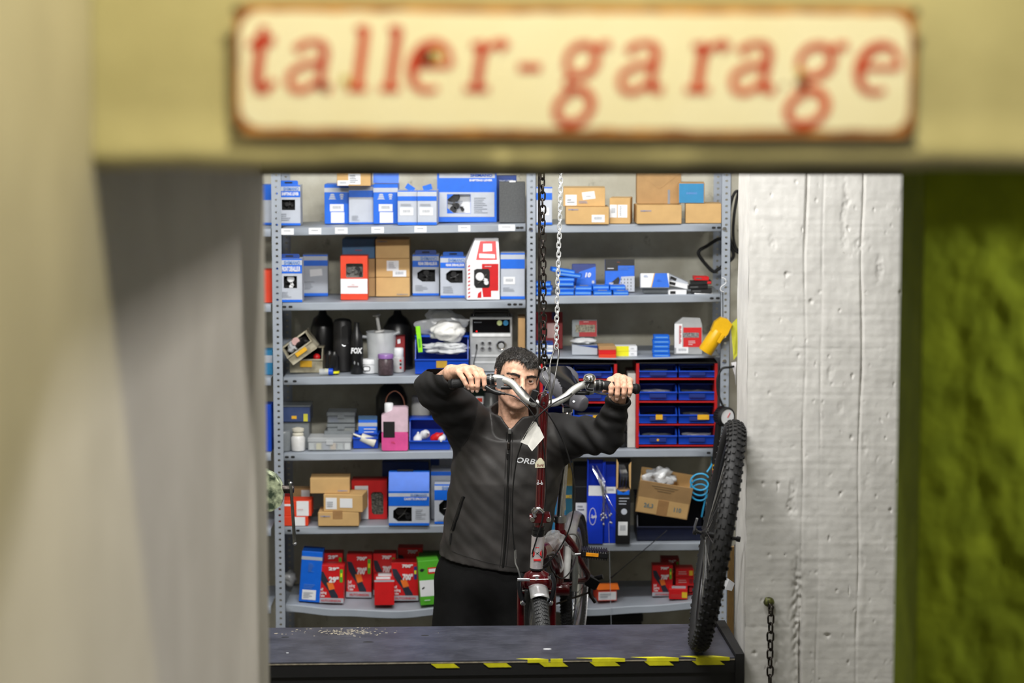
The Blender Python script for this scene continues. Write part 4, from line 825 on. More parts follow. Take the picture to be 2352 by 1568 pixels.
MB().prism([(-w*.48, h*.98), (w*.48, h*.98), (w*.04, h*.50), (-.004, h*.50)], -.0014, .0004).build('envelope_flap', M_brown2, t); MB().prism([(w*.20, 0), (w*.25, 0), (w*.25, h*.45), (w*.20, h*.45)], -.001, .0004).build('grey_print', M_gtxt, t)
t = thing('carton', 'small brown box with a teal end on the low box', 'box', (pt(1587, 450, DS+.02).x+.002, DS+.022, max(t5.location.z+t5['h'], t7.location.z+t7['h'])+.0015), (0, 0, -.05)); w, h = 60*sc, 47*sc; t['w'], t['h'] = w, h; body_box(w, h, .11, M_brown2, t); MB().box(-w*.47, w*.47, -.001, .001, h*.02, h*.96).build('teal_face', M_teal, t); lettering(BR, -w*.20, w*.22, h*.44, h*.54, -.0016, M_ltxt, t, .04)
# --- second shelf: blue brake-shoe packs
def pack(label, x0, x1, y0, y1, dp=.075, m=None, d=None, z=None, key='R2', tilt=0, yaw=0, lean=0, pr=None, top=None, group='flat blue brake pad packs'):
    m = m or M_blue; xc = (x0+x1)/2; p = on(key, xc, y1) if d is None else Vector((pt(xc, y1, d).x, d, 0)); sc = mpp(p.y); w, h = (x1-x0)*sc, (y1-y0)*sc
    if z is not None: p.z = z
    elif d is not None: p.z = pt(xc, y1, d).z
    else: p.z += .0015
    t = thing('blister_pack' if m is not M_blue else 'flat_carton', label, 'pack', p, (lean, tilt, yaw), group); t['w'], t['h'] = w, h; body_box(w, h, dp, m, t)
    deco(t, pr if pr is not None else [('B', .04, .96, .30, .62, mat('light_blue_print', (110, 170, 236), .4))])
    if top: MB().box(-w*.25, w*.25, dp*.25, dp*.75, h, h+.0008).build('top_sticker', top, t)
    return t
zs = SH['R2'][0](X9(1300))+.0015
for i, (x0, x1, n) in enumerate(((1231, 1268, 3), (1284, 1322, 4), (1322, 1361, 2))):
    for k in range(n):
        nm = ['behind the chains', 'under the tilted packs', 'next to the stack'][i]
        pack('flat blue pack, %s of a low pile %s' % (['lowest', 'second', 'third', 'fourth'][k], nm), x0+random.uniform(-3, 3), x1+random.uniform(-3, 2), 0, 10, .07, d=DS+.02+.012*(k % 2), z=zs+k*.0178, yaw=random.uniform(-.1, .1), top=M_gtxt if k == n-1 else None)
pack('flat blue pack tilted on top of the pile behind the silver chain', 1268, 1322, 0, 10, .05, d=DS+.03, z=zs+.088, tilt=.16, yaw=.15); pack('flat blue pack tilted over its neighbours towards the dark blue carton', 1282, 1336, 0, 9, .05, d=DS+.028, z=zs+.073, tilt=.12, yaw=-.1)
for x0, x1, la, dd, zz in ((1366, 1408, 'flat blue pack with grey window, left of the front pair', .0, 0), (1412, 1447, 'flat blue pack with grey window, right of the front pair', .0, 0), (1364, 1402, 'flat blue pack on the back of the front pair', .05, .019), (1404, 1440, 'flat blue pack lying on the right of the front pair', .045, .019)):
    pack(la, x0, x1, 0, 11, .06, d=DS+.004+dd, z=zs+zz, yaw=random.uniform(-.12, .12), top=M_gtxt)
t = carton('R2', 1314, 1368, 610, 672, .04, mat('navy_print', (20, 50, 130), .4), 'dark blue bearing carton with number ten behind the packs', d=DS+.15, lean=-.1, prints=[('P', 0, 1, 0, 1, M_blue, [(.3, .3), (1, .1), (1, 1), (.1, 1)]), ('T', .55, .80, .32, .50, M_white, '10', .05, .2), ('L', .84, .94, .62, .72, M_grey), ('B', .05, .75, .80, .9, M_grey)])
t = carton('R2', 1390, 1457, 589, 663, .04, M_blue, 'black and blue chain card pack standing behind the blue packs', d=DS+.11, lean=-.08, prints=[('B', 0, 1, 0, .20, M_black), ('B', 0, .44, .20, .36, M_black), ('S', .08, .42, .26, .34, M_white, 1), ('S', .50, .96, .23, .34, M_ltxt, 3), ('P', 0, 1, 0, 1, M_grey, [(.55, .54), (1, .52), (1, 1), (.45, 1)]), ('P', 0, 1, 0, 1, M_black, [(.05, .84), (.45, .54), (.50, .62), (.44, .84)]), ('L', .14, .28, .72, .80, M_alu), ('S', .4, .6, .09, .11, M_orng, 1)])
b = MB(); w, h = t['w'], t['h']
for i in range(4):
    for j in range(4): b.box((.04+.11*j)*w, (.06+.11*j)*w, -.003, 0, (.05+.1*i)*h, (.10+.1*i)*h)
b.build('chain_links', M_dark, t)
t = carton('R2', 1478, 1535, 661, 675, .10, M_smokeg, 'clear flat parts box under the white and blue pack', name='parts_box'); w, z = t['w'], t.location.z+t['h']+.001
t = thing('blister_pack', 'white and blue wedge pack on the clear parts box', 'pack', (t.location.x-.006, DS+.012, z+.001), (-.15, 0, .03)); t['w'], t['h'] = 66*sc, 33*sc; body_box(66*sc, 33*sc, .04, M_white, t); deco(t, [('P', 0, 1, 0, 1, M_blue, [(.50, 0), (.92, 0), (1, .98), (.38, .98)]), ('P', 0, 1, 0, 1, M_ylab, [(.47, 0), (.50, 0), (.38, .98), (.35, .98)]), ('S', .1, .3, .12, .3, M_ltxt, 2), ('S', .58, .74, .40, .60, M_btxt, 2)])
for i, (a, c, z_, ti, la, m) in enumerate(((1540, 1582, .0, .0, 'flat white pack lying under the leaning packs', M_white), (1534, 1586, .030, .22, 'white pack leaning over the flat white pack', M_white), (1536, 1584, .045, .42, 'pale blue pack leaning steeply beside the black pads', M_silver))):
    pack(la, a, c, 0, 11, .07, m, d=DS+.02+.02*i, z=zs+z_+.002, tilt=ti, pr=[('B', .1, .4, .2, .8, M_black)], group='leaning packs')
for i, (a, c, la, m) in enumerate(((1600, 1645, 'white flat pack under the black brake pads', M_white), (1592, 1640, 'black brake pad card on the white pack', M_black), (1586, 1632, 'black brake pad card in mid stack', M_black), (1592, 1640, 'black brake pad card with red end on top', M_black), (1600, 1634, 'red and clear pad pack topping the black stack', M_red))):
    pack(la, a, c, 0, 9, .06, m, d=DS+.02, z=zs-.008+i*.0168, yaw=random.uniform(-.15, .15), tilt=random.uniform(-.05, .05), pr=[('B', .8, .98, .2, .8, M_red)] if i == 3 else [('B', .1, .5, .3, .6, M_dgrey)], group='brake pad packs')
# --- third shelf
zs3 = SH['R3'][0](X9(1400))+.002
t = carton('R3', 1228, 1292, 728, 812, .03, M_dred, 'red blister card leaning behind the hoist chains', d=DS+.26, lean=-.05, name='blister_card', prints=[('B', .45, .75, .3, .7, M_pink), ('B', .62, .8, 0, .2, mat('navy_patch', (50, 50, 120), .5))])
z = zs3-.008
for i in range(7): t = pack('%s booklet of the pile behind the chains' % ['lowest white', 'second white', 'third blue-edged', 'fourth white', 'fifth white', 'sixth white', 'topmost blue'][i], 1231, 1272, 0, 5, .10, [M_white, M_grey, M_dblue, M_white, M_grey, M_white, M_dblue][i], d=DS+.03, z=z+i*.0090, key='R3', pr=[('B', .1, .7, .3, .6, M_ltxt)], group='booklets')
pw = 58
t = carton('R3', 1314, 1372, 795, 817, .09, M_silver, 'grey flat box under the silver bag', prints=[('P', 0, 1, 0, 1, M_dblue, [(.2, .0), (1, .0), (1, .3)])])
z = t.location.z+t['h']; xx = t.location.x
o = lump('silver_bag', M_foil, None, (0, 0, 0), (.050, .045, .016), 41, .3); o.location = (xx, t.location.y+.05, z+.016); tag(o, 'crinkled silver bag between the grey box and the cable pack', 'bag')
t = thing('blister_pack', 'clear pack of cable ends with a red card', 'pack', (xx, DS+.08, z+.032), (-.1, 0, .0)); t['w'], t['h'] = pw*sc, 40*sc; body_box(pw*sc, 40*sc, .03, M_smokeg, t); deco(t, [('B', .28, .98, .05, .98, M_dred), ('B', .14, .92, .30, .72, mat('tangled_wire', (140, 136, 116), .5, col2=(70, 66, 56), vscale=120)), ('S', .45, .75, .10, .18, M_pink, 1)])
for i, (m, y, la) in enumerate(((M_orange, 0, 'red flat box under the brown flat box'), (M_red, .013, 'thin red box between the red and brown flat boxes'), (M_brown2, .026, 'dull brown flat box lying on the red ones'))):
    t = pack(la, 1379, 1419, 0, 9, .11, m, d=DS+.005+.012*i, z=zs3-.004+y*1.2, key='R3', pr=[], yaw=.03*i, group='flat red and brown boxes')
for i in range(2): pack('%s yellow and white box of the pair' % ['lower', 'upper'][i], 1417, 1468, 0, 12, .06, M_white, d=DS+.06, z=zs3-.003+.0215*i, key='R3', pr=[('B', 0, .62, 0, 1, M_lemon), ('S', .7, .9, .3, .6, M_gtxt, 1)], yaw=.05, group='yellow and white boxes')
for i in range(5): pack('%s blue box of the five-high pile' % ['lowest', 'second', 'middle', 'fourth', 'topmost'][i], 1505+random.uniform(-2, 2), 1543+random.uniform(-2, 2), 0, 10, .06, d=DS+.012, z=zs3-.003+.0182*i, key='R3', pr=[('B', .1, .9, .3, .55, mat('light_blue_print', (110, 170, 236), .4))], group='pile of five blue boxes')
p = on('R3', 1578, 811); t = thing('clear_bag', 'clear bag with a red header card by the yellow holder', 'bag', (p.x, DS+.05, p.z+.001), (-.06, 0, 0)); w, h = 64*sc, 84*sc; t['w'], t['h'] = w, h
b = MB(); b.prism([(-w/2, 0), (w/2, 0), (w*.5, h*.8), (w*.42, h), (-w*.2, h*1.02), (-w*.48, h*.85)], 0, .04); b.build('bag_body', M_frost, t)
deco(t, [('B', .0, .28, .16, .82, M_white), ('B', .32, .98, .26, .80, M_red), ('B', .30, .88, .40, .54, mat('chain_picture', (150, 150, 152), .4, col2=(90, 90, 94), vscale=160)), ('L', .06, .50, .80, .97, M_white, 1), ('S', .5, .8, .62, .76, M_white, 3)])
b = MB()
for k in range(12): b.box(-w*.34, -w*.34+(.009 if k % 3 else .006), -.003, -.0026, h*(.30+.042*k), h*(.30+.042*k)+.0035)
b.build('printed_dashes', M_rtxt, t)
# --- drawer cabinets on the fourth shelf
M_cab = mat('red_painted_steel', (186, 26, 28), .4, var=.06); M_drw = mat('blue_drawer_plastic', (22, 74, 200), .36, var=.08, vscale=15)
def cabinet(x0, x1, y0, y1, cols, rows, label, dl, skip=()):
    p = on('R4', (x0+x1)/2, y1); d = DS+.012; z0 = SH['R4'][0](p.x)+.004; sc = mpp(d); X0, X1 = pt(x0, 900, d).x, pt(x1, 900, d).x; H = (1032-y0)*sc*.99-.008
    t = thing('drawer_cabinet', label, 'cabinet', (X0, d, z0)); W_ = X1-X0; D = .30; th = .012
    b = MB(); b.box(0, th, 0, D, 0, H, .001); t1 = b.build('side_panel', M_cab, t); copy_part(t1, t, (W_-th, 0, 0))
    MB().box(0, W_, D-.003, D, 0, H).build('back_panel', M_dark, t); MB().box(0, W_, 0, D, H-.003, H).build('top_panel', mat('cabinet_top_black', (24, 22, 24), .6), t)
    zz = [z0+0]
    for ya, yb in rows:
        zr = (1032-yb)*sc*.985-.002; MB().box(th, W_-th, .004, D-.003, max(0, zr-.006), max(.001, zr-.001)).build('shelf_rail', M_cab, t)
    for ri, (ya, yb) in enumerate(rows):
        for ci, (ca, cb) in enumerate(cols):
            if (ri, ci) in skip: continue
            xa, xb = pt(ca, 900, d).x-X0, pt(cb, 900, d).x-X0; zr = (1032-yb)*sc*.985; hh = (yb-ya)*sc
            dr = bpy.data.objects.new('drawer', None); COL.objects.link(dr); dr.parent = t; dr.location = ((xa+xb)/2, -.004+(.012 if ri < 2 else 0), zr+.0012); dr.empty_display_size = .02
            w = xb-xa; fh = hh*.56; bin_parts(dr, w, hh*.96, .2, fh, M_drw, None)
            MB().box(-w*.22, w*.22, -.0015, .003, fh*.30, fh*.75).build('handle_recess', mat('drawer_recess', (14, 44, 130), .5), dr)
            if ri == 2: MB().box(-w*.06+.01*ci, w*.12+.03*ci, -.006, .002, fh*.45, fh*1.0).build('label_card', M_ylab, dr)
            if ri == 3 and ci == 0: MB().lathe([(.005, -.003), (.005, .002)], 10, TR(0, 0, fh*.5), 'y').build('yellow_dot', M_ylab, dr)
            lump('small_parts', (M_dgrey, M_foil, M_plas, M_smokeg)[(ri+ci*2) % 4], dr, (0, .07, fh*.72), (w*.38, .045, hh*.14), ri*7+ci*3, .6)
    return t
ROWS = ((838, 866), (884, 920), (937, 974), (986, 1024))
cabinet(1461, 1648, 826, 1030, ((1468, 1555), (1560, 1643)), ROWS, 'red drawer cabinet with blue drawers by the upright', 'blue drawer of the cabinet by the upright')
cabinet(1240, 1417, 826, 1030, ((1247, 1313), (1317, 1406)), ROWS, 'red drawer cabinet with blue drawers behind the saddle', 'blue drawer of the cabinet behind the saddle')
t = carton('R4', 1441, 1459, 858, 1029, .22, mat('grey_white_binder', (200, 200, 196), .7), 'tall white binder standing between the two drawer cabinets', name='binder', cat='binder', prints=[('B', .1, .9, .2, .22, M_gtxt)])
lathe_at('black_bottle', 'R4', 1430, 975, 1030, [(.18, 0), (.2, .04), (.2, .5), (.14, .6), (.22, .7), (.2, .9), (.1, 1)], M_plas, 'small black bottle beside the white binder', 'bottle', d=DS+.06)
carton('R4', 1419, 1432, 900, 1029, .2, M_dgrey, 'dark grey folder beside the white binder', name='folder', cat='folder', d=DS+.10)
# --- fifth shelf
t = carton('R5', 1262, 1314, 1072, 1249, .06, M_teal, 'tall teal and ochre card box behind the seat post', d=DS+.1, prints=[('B', .5, 1, 0, .62, mat('ochre_card', (206, 176, 96), .6)), ('B', .7, 1, .3, .9, mat('dark_teal_card', (30, 96, 120), .6)), ('T', .72, .98, .42, .46, M_yel, 'BIKE', .03)])
t = carton('R5', 1318, 1350, 1068, 1240, .12, M_black, 'tall black carton with a white label beside the spoke boxes', d=DS+.08, prints=[('B', 0, 1, .28, .285, M_dgrey), ('L', .12, .95, .50, .76, M_white), ('S', .25, .8, .53, .7, M_gtxt, 4)]); lump('crumpled_foil', M_foil, t, (.008, .05, t['h']*.9), (.018, .02, .018), 4, .5)
def spoke_box(x0, x1, y0, y1, m, label, d, prints, inner):
    p = pt((x0+x1)/2, y1, d); z0 = SH['R5'][0](p.x)+.0015; sc = mpp(d); w, h = (x1-x0)*sc, (y1-y0)*sc
    t = thing('spoke_box', label, 'box', (p.x, d, z0), (0, .01, 0)); t['w'], t['h'] = w, h; b = MB(); b.smooth = False
    b.box(-w/2, w/2, 0, .07, 0, h*.62, .001); b.box(-w/2, -w/2+.003, 0, .07, h*.62, h); b.box(w/2-.003, w/2, 0, .07, h*.62, h*.97); b.box(-w/2, w/2, .067, .07, h*.62, h*.98)
    b.build('box_body', m, t); MB().box(-w/2+.003, w/2-.003, .001, .067, h*.62, h*.625).build('box_inside', inner, t); deco(t, prints); return t
M_royal = mat('royal_blue_carton', (22, 62, 214), .35, var=.04)
t = spoke_box(1347, 1385, 1054, 1250, M_royal, 'royal blue spoke carton with an oval mark, full of spokes', DS-.006, [('B', .08, 1, .30, .42, M_white)], M_dark); w, h = t['w'], t['h']
b = MB(); b.tube([(-.004+.013*math.cos(a), 0, h*.33+.034*math.sin(a)) for a in np.linspace(0, 2*PI, 25)[:-1]], .0012, 5, closed=True); b.build('oval_mark', M_white, t, (-.006, -.001, 0)); lettering('Sapim', -.017, .006, h*.30, h*.355, -.002, M_white, t, .03, .4)
spoke_box(1386, 1416, 1060, 1250, M_royal, 'plain royal blue spoke carton in the middle', DS+.004, [('L', .1, .9, .30, .38, M_white, 1)], M_dark)
t = spoke_box(1413, 1447, 1056, 1256, M_black, 'torn black spoke carton with white print', DS-.010, [('S', .2, .9, .45, .55, M_grey, 3), ('L', .18, .82, .74, .90, M_white, 1), ('P', 0, 1, 0, 1, M_blue, [(.05, .36), (.5, .40), (.9, .36), (.9, .42), (.1, .42)])], M_brown2); w, h = t['w'], t['h']
MB().lathe([(.012, -.002), (.012, .001)], 20, TR(.004, 0, h*.38), 'y').build('round_mark', M_grey, t); MB().add([(-w/2, -.001, h*.64), (-w*.38, -.001, h*.66), (-w*.36, -.001, h*.95), (-w/2, -.001, h)], [(0,1,2,3)]).build('torn_edge', M_brown, t); MB().add([(w/2, -.001, h*.64), (w*.40, -.001, h*.68), (w*.34, -.001, h*.93), (w/2, -.001, h*.97)], [(0,1,2,3)]).build('torn_edge', M_brown, t)
b = MB()
for i in range(9): b.tube(smooth_path([(-.016+.004*i, .02+.003*(i % 3), h*.60), (-.012+.004*i, .02, h*.78), (-.020+.003*i, .03, h*.92)], 4), .0011, 4)
b.build('spoke_bundle', M_chrome, t)
sp = thing('spoke_bundle', 'bundle of silver spokes bent out of the royal blue carton', 'spokes', pt(1366, 1080, DS+.02))
r = random.Random(4); a0 = sp.location
for i in range(16):
    e = pt(1380+r.uniform(0, 26), 1178+r.uniform(0, 26), DS-.04+r.uniform(-.02, .015)); m_ = pt(1384+r.uniform(-5, 12), 1120+r.uniform(-6, 6), DS-.03); s0 = Vector((r.uniform(-.012, .008), r.uniform(0, .02), r.uniform(0, .02)))
    MB().tube(smooth_path([s0, m_-a0, e-a0], 5), .0010, 4).build('spoke', M_chrome, sp); lump('spoke_nipple', M_alu, sp, e-a0, (.0046, .0046, .0050), i, .1, 2)
e = pt(1430, 1196, DS-.045); MB().tube(smooth_path([(0, 0, .0), pt(1400, 1150, DS-.04)-a0, e-a0], 5), .0011, 4).build('spoke', M_chrome, sp); MB().tube([pt(1398, 1200, DS-.03)-a0, pt(1404, 1440, DS-.05)-a0], .0008, 4).build('hanging_thread', M_grey, sp)
# open brown box tipped in a dark bin
bt = bin_at('R5', 1462, 1625, 1150, 1246, 1212, .26, mat('navy_bin_plastic', (16, 22, 48), .4), 'dark navy bin under the tipped brown box', None, d=DS+.03)
q = pt(1519, 1186, DS-.005); t = thing('open_box', 'open brown box tipped forward in the navy bin', 'box', (q.x, q.y+.02, q.z), (.28, .16, -.03)); w, h = 122*sc, 84*sc; t['w'], t['h'] = w, h
b = MB(); th = .003; b.box(-w/2, w/2, 0, th, 0, h*.48); b.box(-w/2, w/2, .12-th, .12, 0, h); b.box(-w/2, -w/2+th, 0, .12, 0, h*.9); b.box(w/2-th, w/2, 0, .12, 0, h*.9); b.box(-w/2, w/2, 0, .12, 0, th); b.build('box_body', M_brown, t)
MB().box(-w/2, w/2, 0, th, 0, h*.52, M=TR(0, 0, h*.48) @ RX(.10)).build('front_flap', M_brown2, t); MB().box(-w*.10, w*.10, -.0012, .001, 0, h*.47).build('tape', MATS['brown_tape'], t)
lettering('26,3', -w*.36, -w*.18, h*.16, h*.32, -.0012, mat('blue_grey_stamp', (96, 130, 140), .6), t, .02); lettering('110', w*.22, w*.36, h*.18, h*.32, -.0012, MATS['blue_grey_stamp'], t, .02)
b = MB()
for k, (a_, c_) in enumerate(((-.28, .22), (-.22, .16), (-.16, .10))): b.box(w*a_, w*c_, -.0014, .001, h*(.40-.07*k), h*(.43-.07*k), 0, TR(0, 0, h*.48) @ RX(.10))
b.build('faded_stamp', mat('faded_stamp', (142, 118, 84), .7), t)
o = lump('clear_bag', M_foil, None, (0, 0, 0), (.055, .04, .042), 52, .55, 4); o.location = (q.x, q.y+.07, q.z+.145); tag(o, 'crumpled clear bag sticking out of the tipped brown box', 'bag')
q = pt(1606, 1118, DS-.02); t = thing('coil_hose', 'sky blue coiled air hose above the navy bin', 'hose', q); P = [Vector((.036*math.cos(a)*(1-.03*a/6), -.02+.012*a/6, .034-.011*a/3+.028*math.sin(a))) for a in np.linspace(.3, 6*PI+.3, 70)]; MB().tube(P+[Vector((.02, .03, -.09)), Vector((.015, .05, -.13))], .0036, 8).build('hose', mat('sky_blue_hose', (60, 176, 232), .3), t, smooth=60)
MB().tube(smooth_path([(.03, 0, .06), (.05, .02, .085), (.06, .12, .10)], 5), .0036, 8).build('hose_tail', MATS['sky_blue_hose'], t, smooth=60)
# --- bottom shelf
tube_carton('R6', (1498, 1545, 1292, 1364), .07, '700"', 'red tube carton reading 700 on the bottom shelf by the tyre', d=DS+.10)
tube_carton('R6', (1518, 1560, 1266, 1340), .07, '26"', 'dark red tube carton behind the one reading 700', d=DS+.20, m=M_dred)
z = SH['R6'][0](X9(1580))+.002
for i in range(3): pack('%s red box of the three-high pile by the tyre' % ['lowest', 'middle', 'topmost'][i], 1562, 1604, 0, 19, .09, M_red, d=DS+.10, z=z+.012+i*.0345, key='R6', pr=[('S', .15, .62, .25, .75, M_pink, 2), ('B', .75, .95, .2, .8, M_yel if i == 2 else M_dred)], group='pile of three red boxes')
for i in range(1): carton('R6', 1560, 1606, 1330, 1352, .09, M_dred, 'dark red box under the pile of three red boxes', d=DS+.10)
t = carton('R6', 1536, 1579, 1356, 1380, .08, M_red, 'red and silver lamp carton at the shelf edge by the tyre', yaw=-.08, prints=[('B', .1, .8, .5, .8, M_rtxt), ('B', .70, .98, .30, .85, M_yel)]); MB().box(-.026, .03, .015, .055, t['h'], t['h']+.001).build('silver_top', M_silver, t)
t = carton('R6', 1372, 1417, 1360, 1387, .12, M_orange, 'orange open-flapped carton on the bottom shelf behind the pedal', yaw=.12, prints=[('B', .05, .97, .22, .92, M_white), ('S', .12, .7, .32, .8, M_gtxt, 2)]); MB().box(-.045, .045, 0, .0015, 0, .05, M=TR(.004, -.004, t['h']) @ RX(-1.25)).build('open_flap', M_orng, t); MB().box(-.03, .02, .06, .09, t['h'], t['h']+.004).build('dark_print', M_black, t)
t = thing('crate', 'dark crate on the floor under the bottom shelf', 'crate', (X9(1395), DS+.10, 0)); zt = pt(1395, 1410, DS+.10).z; MB().box(-.15, .15, 0, .25, 0, zt, .004).build('crate_body', M_dark, t); MB().box(-.155, .155, -.005, .255, zt-.03, zt, .003).build('rim', M_plas, t)
t = thing('pump_rod', 'thin black rod leaning across the bottom shelf', 'rod', pt(1402, 1328, DS-.03)); e = pt(1532, 1218, DS-.02)-t.location; MB().tube([(0, 0, 0), e*.12, e*.121, e], [.0028, .0028, .0018, .0018], 8).build('rod', M_plas, t)
# ------------------------------------------------------------------ workbench
def onz(px, py, z):
    r = ray(px, py); t = (z-CAMZ)/r.z; return Vector((0, 0, CAMZ))+r*t
ZB = .864
FR, BRr = onz(1688, 1509, ZB), onz(1642, 1432, ZB); FL, BL = onz(560, 1522, ZB), onz(545, 1442, ZB)
bench = thing('workbench', 'black topped workbench with yellow tape along the edge', 'bench', (0, 0, 0))
M_top = mat('scuffed_dark_laminate', (70, 72, 84), .34, col2=(52, 54, 64), vscale=9, bump=.12, bscale=70)
n_ = M_top.node_tree.nodes; L_ = M_top.node_tree.links
nz = n_.new('ShaderNodeTexNoise'); nz.inputs['Scale'].default_value = 60; nz.inputs['Detail'].default_value = 8; nz.inputs['Roughness'].default_value = .8
tcn = n_.new('ShaderNodeTexCoord'); mpn = n_.new('ShaderNodeMapping'); mpn.inputs['Scale'].default_value = (.35, 1.2, 1); L_.new(tcn.outputs['Object'], mpn.inputs[0]); L_.new(mpn.outputs[0], nz.inputs['Vector'])
rpn = n_.new('ShaderNodeValToRGB'); rpn.color_ramp.elements[0].position = .5; rpn.color_ramp.elements[1].position = .72; rpn.color_ramp.elements[1].color = (.35, .35, .35, 1); L_.new(nz.outputs['Fac'], rpn.inputs[0])
mxn = n_.new('ShaderNodeMixRGB'); mxn.inputs[2].default_value = lin((120, 122, 134)); bs = n_['Principled BSDF']; s0 = bs.inputs['Base Color'].links[0].from_socket; L_.new(rpn.outputs[0], mxn.inputs[0]); L_.new(s0, mxn.inputs[1]); L_.new(mxn.outputs[0], bs.inputs['Base Color'])
M_bblk = mat('bench_front_black', (20, 20, 22), .6); M_raw = mat('raw_board_edge', (176, 166, 146), .8, var=.2, vscale=60)
def slabq(c, z0, z1): return [(p.x, p.y, z0) for p in c]+[(p.x, p.y, z1) for p in c], [(0,3,2,1),(4,5,6,7),(0,1,5,4),(1,2,6,5),(2,3,7,6),(3,0,4,7)]
corner = [FL, FR, BRr, BL]
MB().add(*slabq(corner, ZB-.004, ZB)).build('bench_top', M_top, bench)
inn = [p+Vector((0, .0005, 0)) for p in corner]; MB().add(*slabq(inn, ZB-.009, ZB-.0041)).build('board_edge', M_raw, bench)
def off(p, dx, dy): return Vector((p.x+dx, p.y+dy, p.z))
MB().add(*slabq([off(FL, 0, .003), off(FR, 0, .003), off(BRr, 0, -.02), off(BL, 0, -.02)], ZB-.05, ZB-.0091)).build('front_rail', M_bblk, bench)
MB().add(*slabq([off(FL, 0, .01), off(FR, -.01, .01), off(FR, -.01, .03), off(FL, 0, .03)], .05, ZB-.051)).build('front_panel', M_bblk, bench)
MB().add(*slabq([off(FR, .002, -.004), off(FR, .030, -.004), off(BRr, .034, 0), off(BRr, .002, 0)], 0, ZB+.012)).build('side_panel', M_bblk, bench)
for p in (FL, BL): MB().box(p.x, p.x+.05, p.y+.03 if p is FL else p.y-.09, p.y+.08 if p is FL else p.y-.04, 0, ZB-.052).build('leg', M_bblk, bench)
p = BRr; MB().box(p.x-.06, p.x-.01, p.y-.09, p.y-.04, 0, ZB-.052).build('leg', M_bblk, bench)
M_tape = mat('yellow_tape', (228, 222, 30), .5, var=.1)
def edge_at(px):                                  # point of the front edge at a pixel column
    t = (px-560)/(1688-560); return FL+(FR-FL)*t
fd = (FR-FL).normalized(); nrm = Vector((fd.y, -fd.x, 0))
for i, (a, c) in enumerate(((987, 1040), (1107, 1160), (1235, 1290), (1352, 1410), (1478, 1534), (1588, 1652))):
    P0, P1 = edge_at(a), edge_at(c); b = MB(); sk = .018
    q = [P0+nrm*.0012+Vector((0, 0, -.010)), P1+nrm*.0012+Vector((0, 0, -.010)), P1+fd*sk+nrm*.0008+Vector((0, 0, -.024)), P0+fd*sk+nrm*.0008+Vector((0, 0, -.024))]
    q += [x-nrm*.0005 for x in q]; b.add([tuple(x) for x in q], [(0,1,2,3),(4,7,6,5),(0,4,5,1),(1,5,6,2),(2,6,7,3),(3,7,4,0)]); b.build('tape_stripe', M_tape, bench)
for a, c, dd, sk in ((1184, 1232, .012, .035), (1262, 1290, .004, 0), (1322, 1398, .012, .05), (1448, 1522, .016, .05), (1562, 1640, .022, .05)):
    P0, P1 = edge_at(a), edge_at(c); q = [P0-nrm*dd, P1-nrm*dd*1.1, P1+fd*sk+nrm*.0008, P0+fd*sk+nrm*.0008]; lo = [x+Vector((0, 0, .0003)) for x in q]; hi = [x+Vector((0, 0, .0010)) for x in q]
    dn = [q[2]+Vector((0, 0, -.010))+nrm*.0008, q[3]+Vector((0, 0, -.010))+nrm*.0008]
    MB().add([tuple(x) for x in lo+hi+dn], [(0,3,2,1),(4,5,6,7),(0,1,5,4),(1,2,6,5),(3,0,4,7),(7,6,8,9)]).build('tape_stripe', M_tape, bench)
for px, py, r_, m in ((1257, 1490, .012, M_white), (660, 1499, .004, M_white), (976, 1459, .012, M_dark), (846, 1474, .016, M_dark), (655, 1463, .012, M_dark)):
    q = onz(px, py, ZB); MB().lathe([(r_, 0), (r_*.8, .0008)], 10, TR(q.x, q.y, ZB) @ Matrix.Diagonal((1.2, .5, 1, 1))).build('paint_mark', m, bench)
r = random.Random(3); b = MB()
for i in range(150):
    g = r.choice(((780, 22), (832, 18), (790, 70))); q = onz(r.gauss(g[0], g[1]), r.gauss(1451, 4), ZB); s_ = r.uniform(.0008, .0028); b.box(q.x-s_*1.6, q.x+s_*1.6, q.y-s_, q.y+s_, ZB, ZB+.0006)
b.build('paint_chips', mat('dusty_chips', (190, 180, 160), .8), bench, kind='stuff')
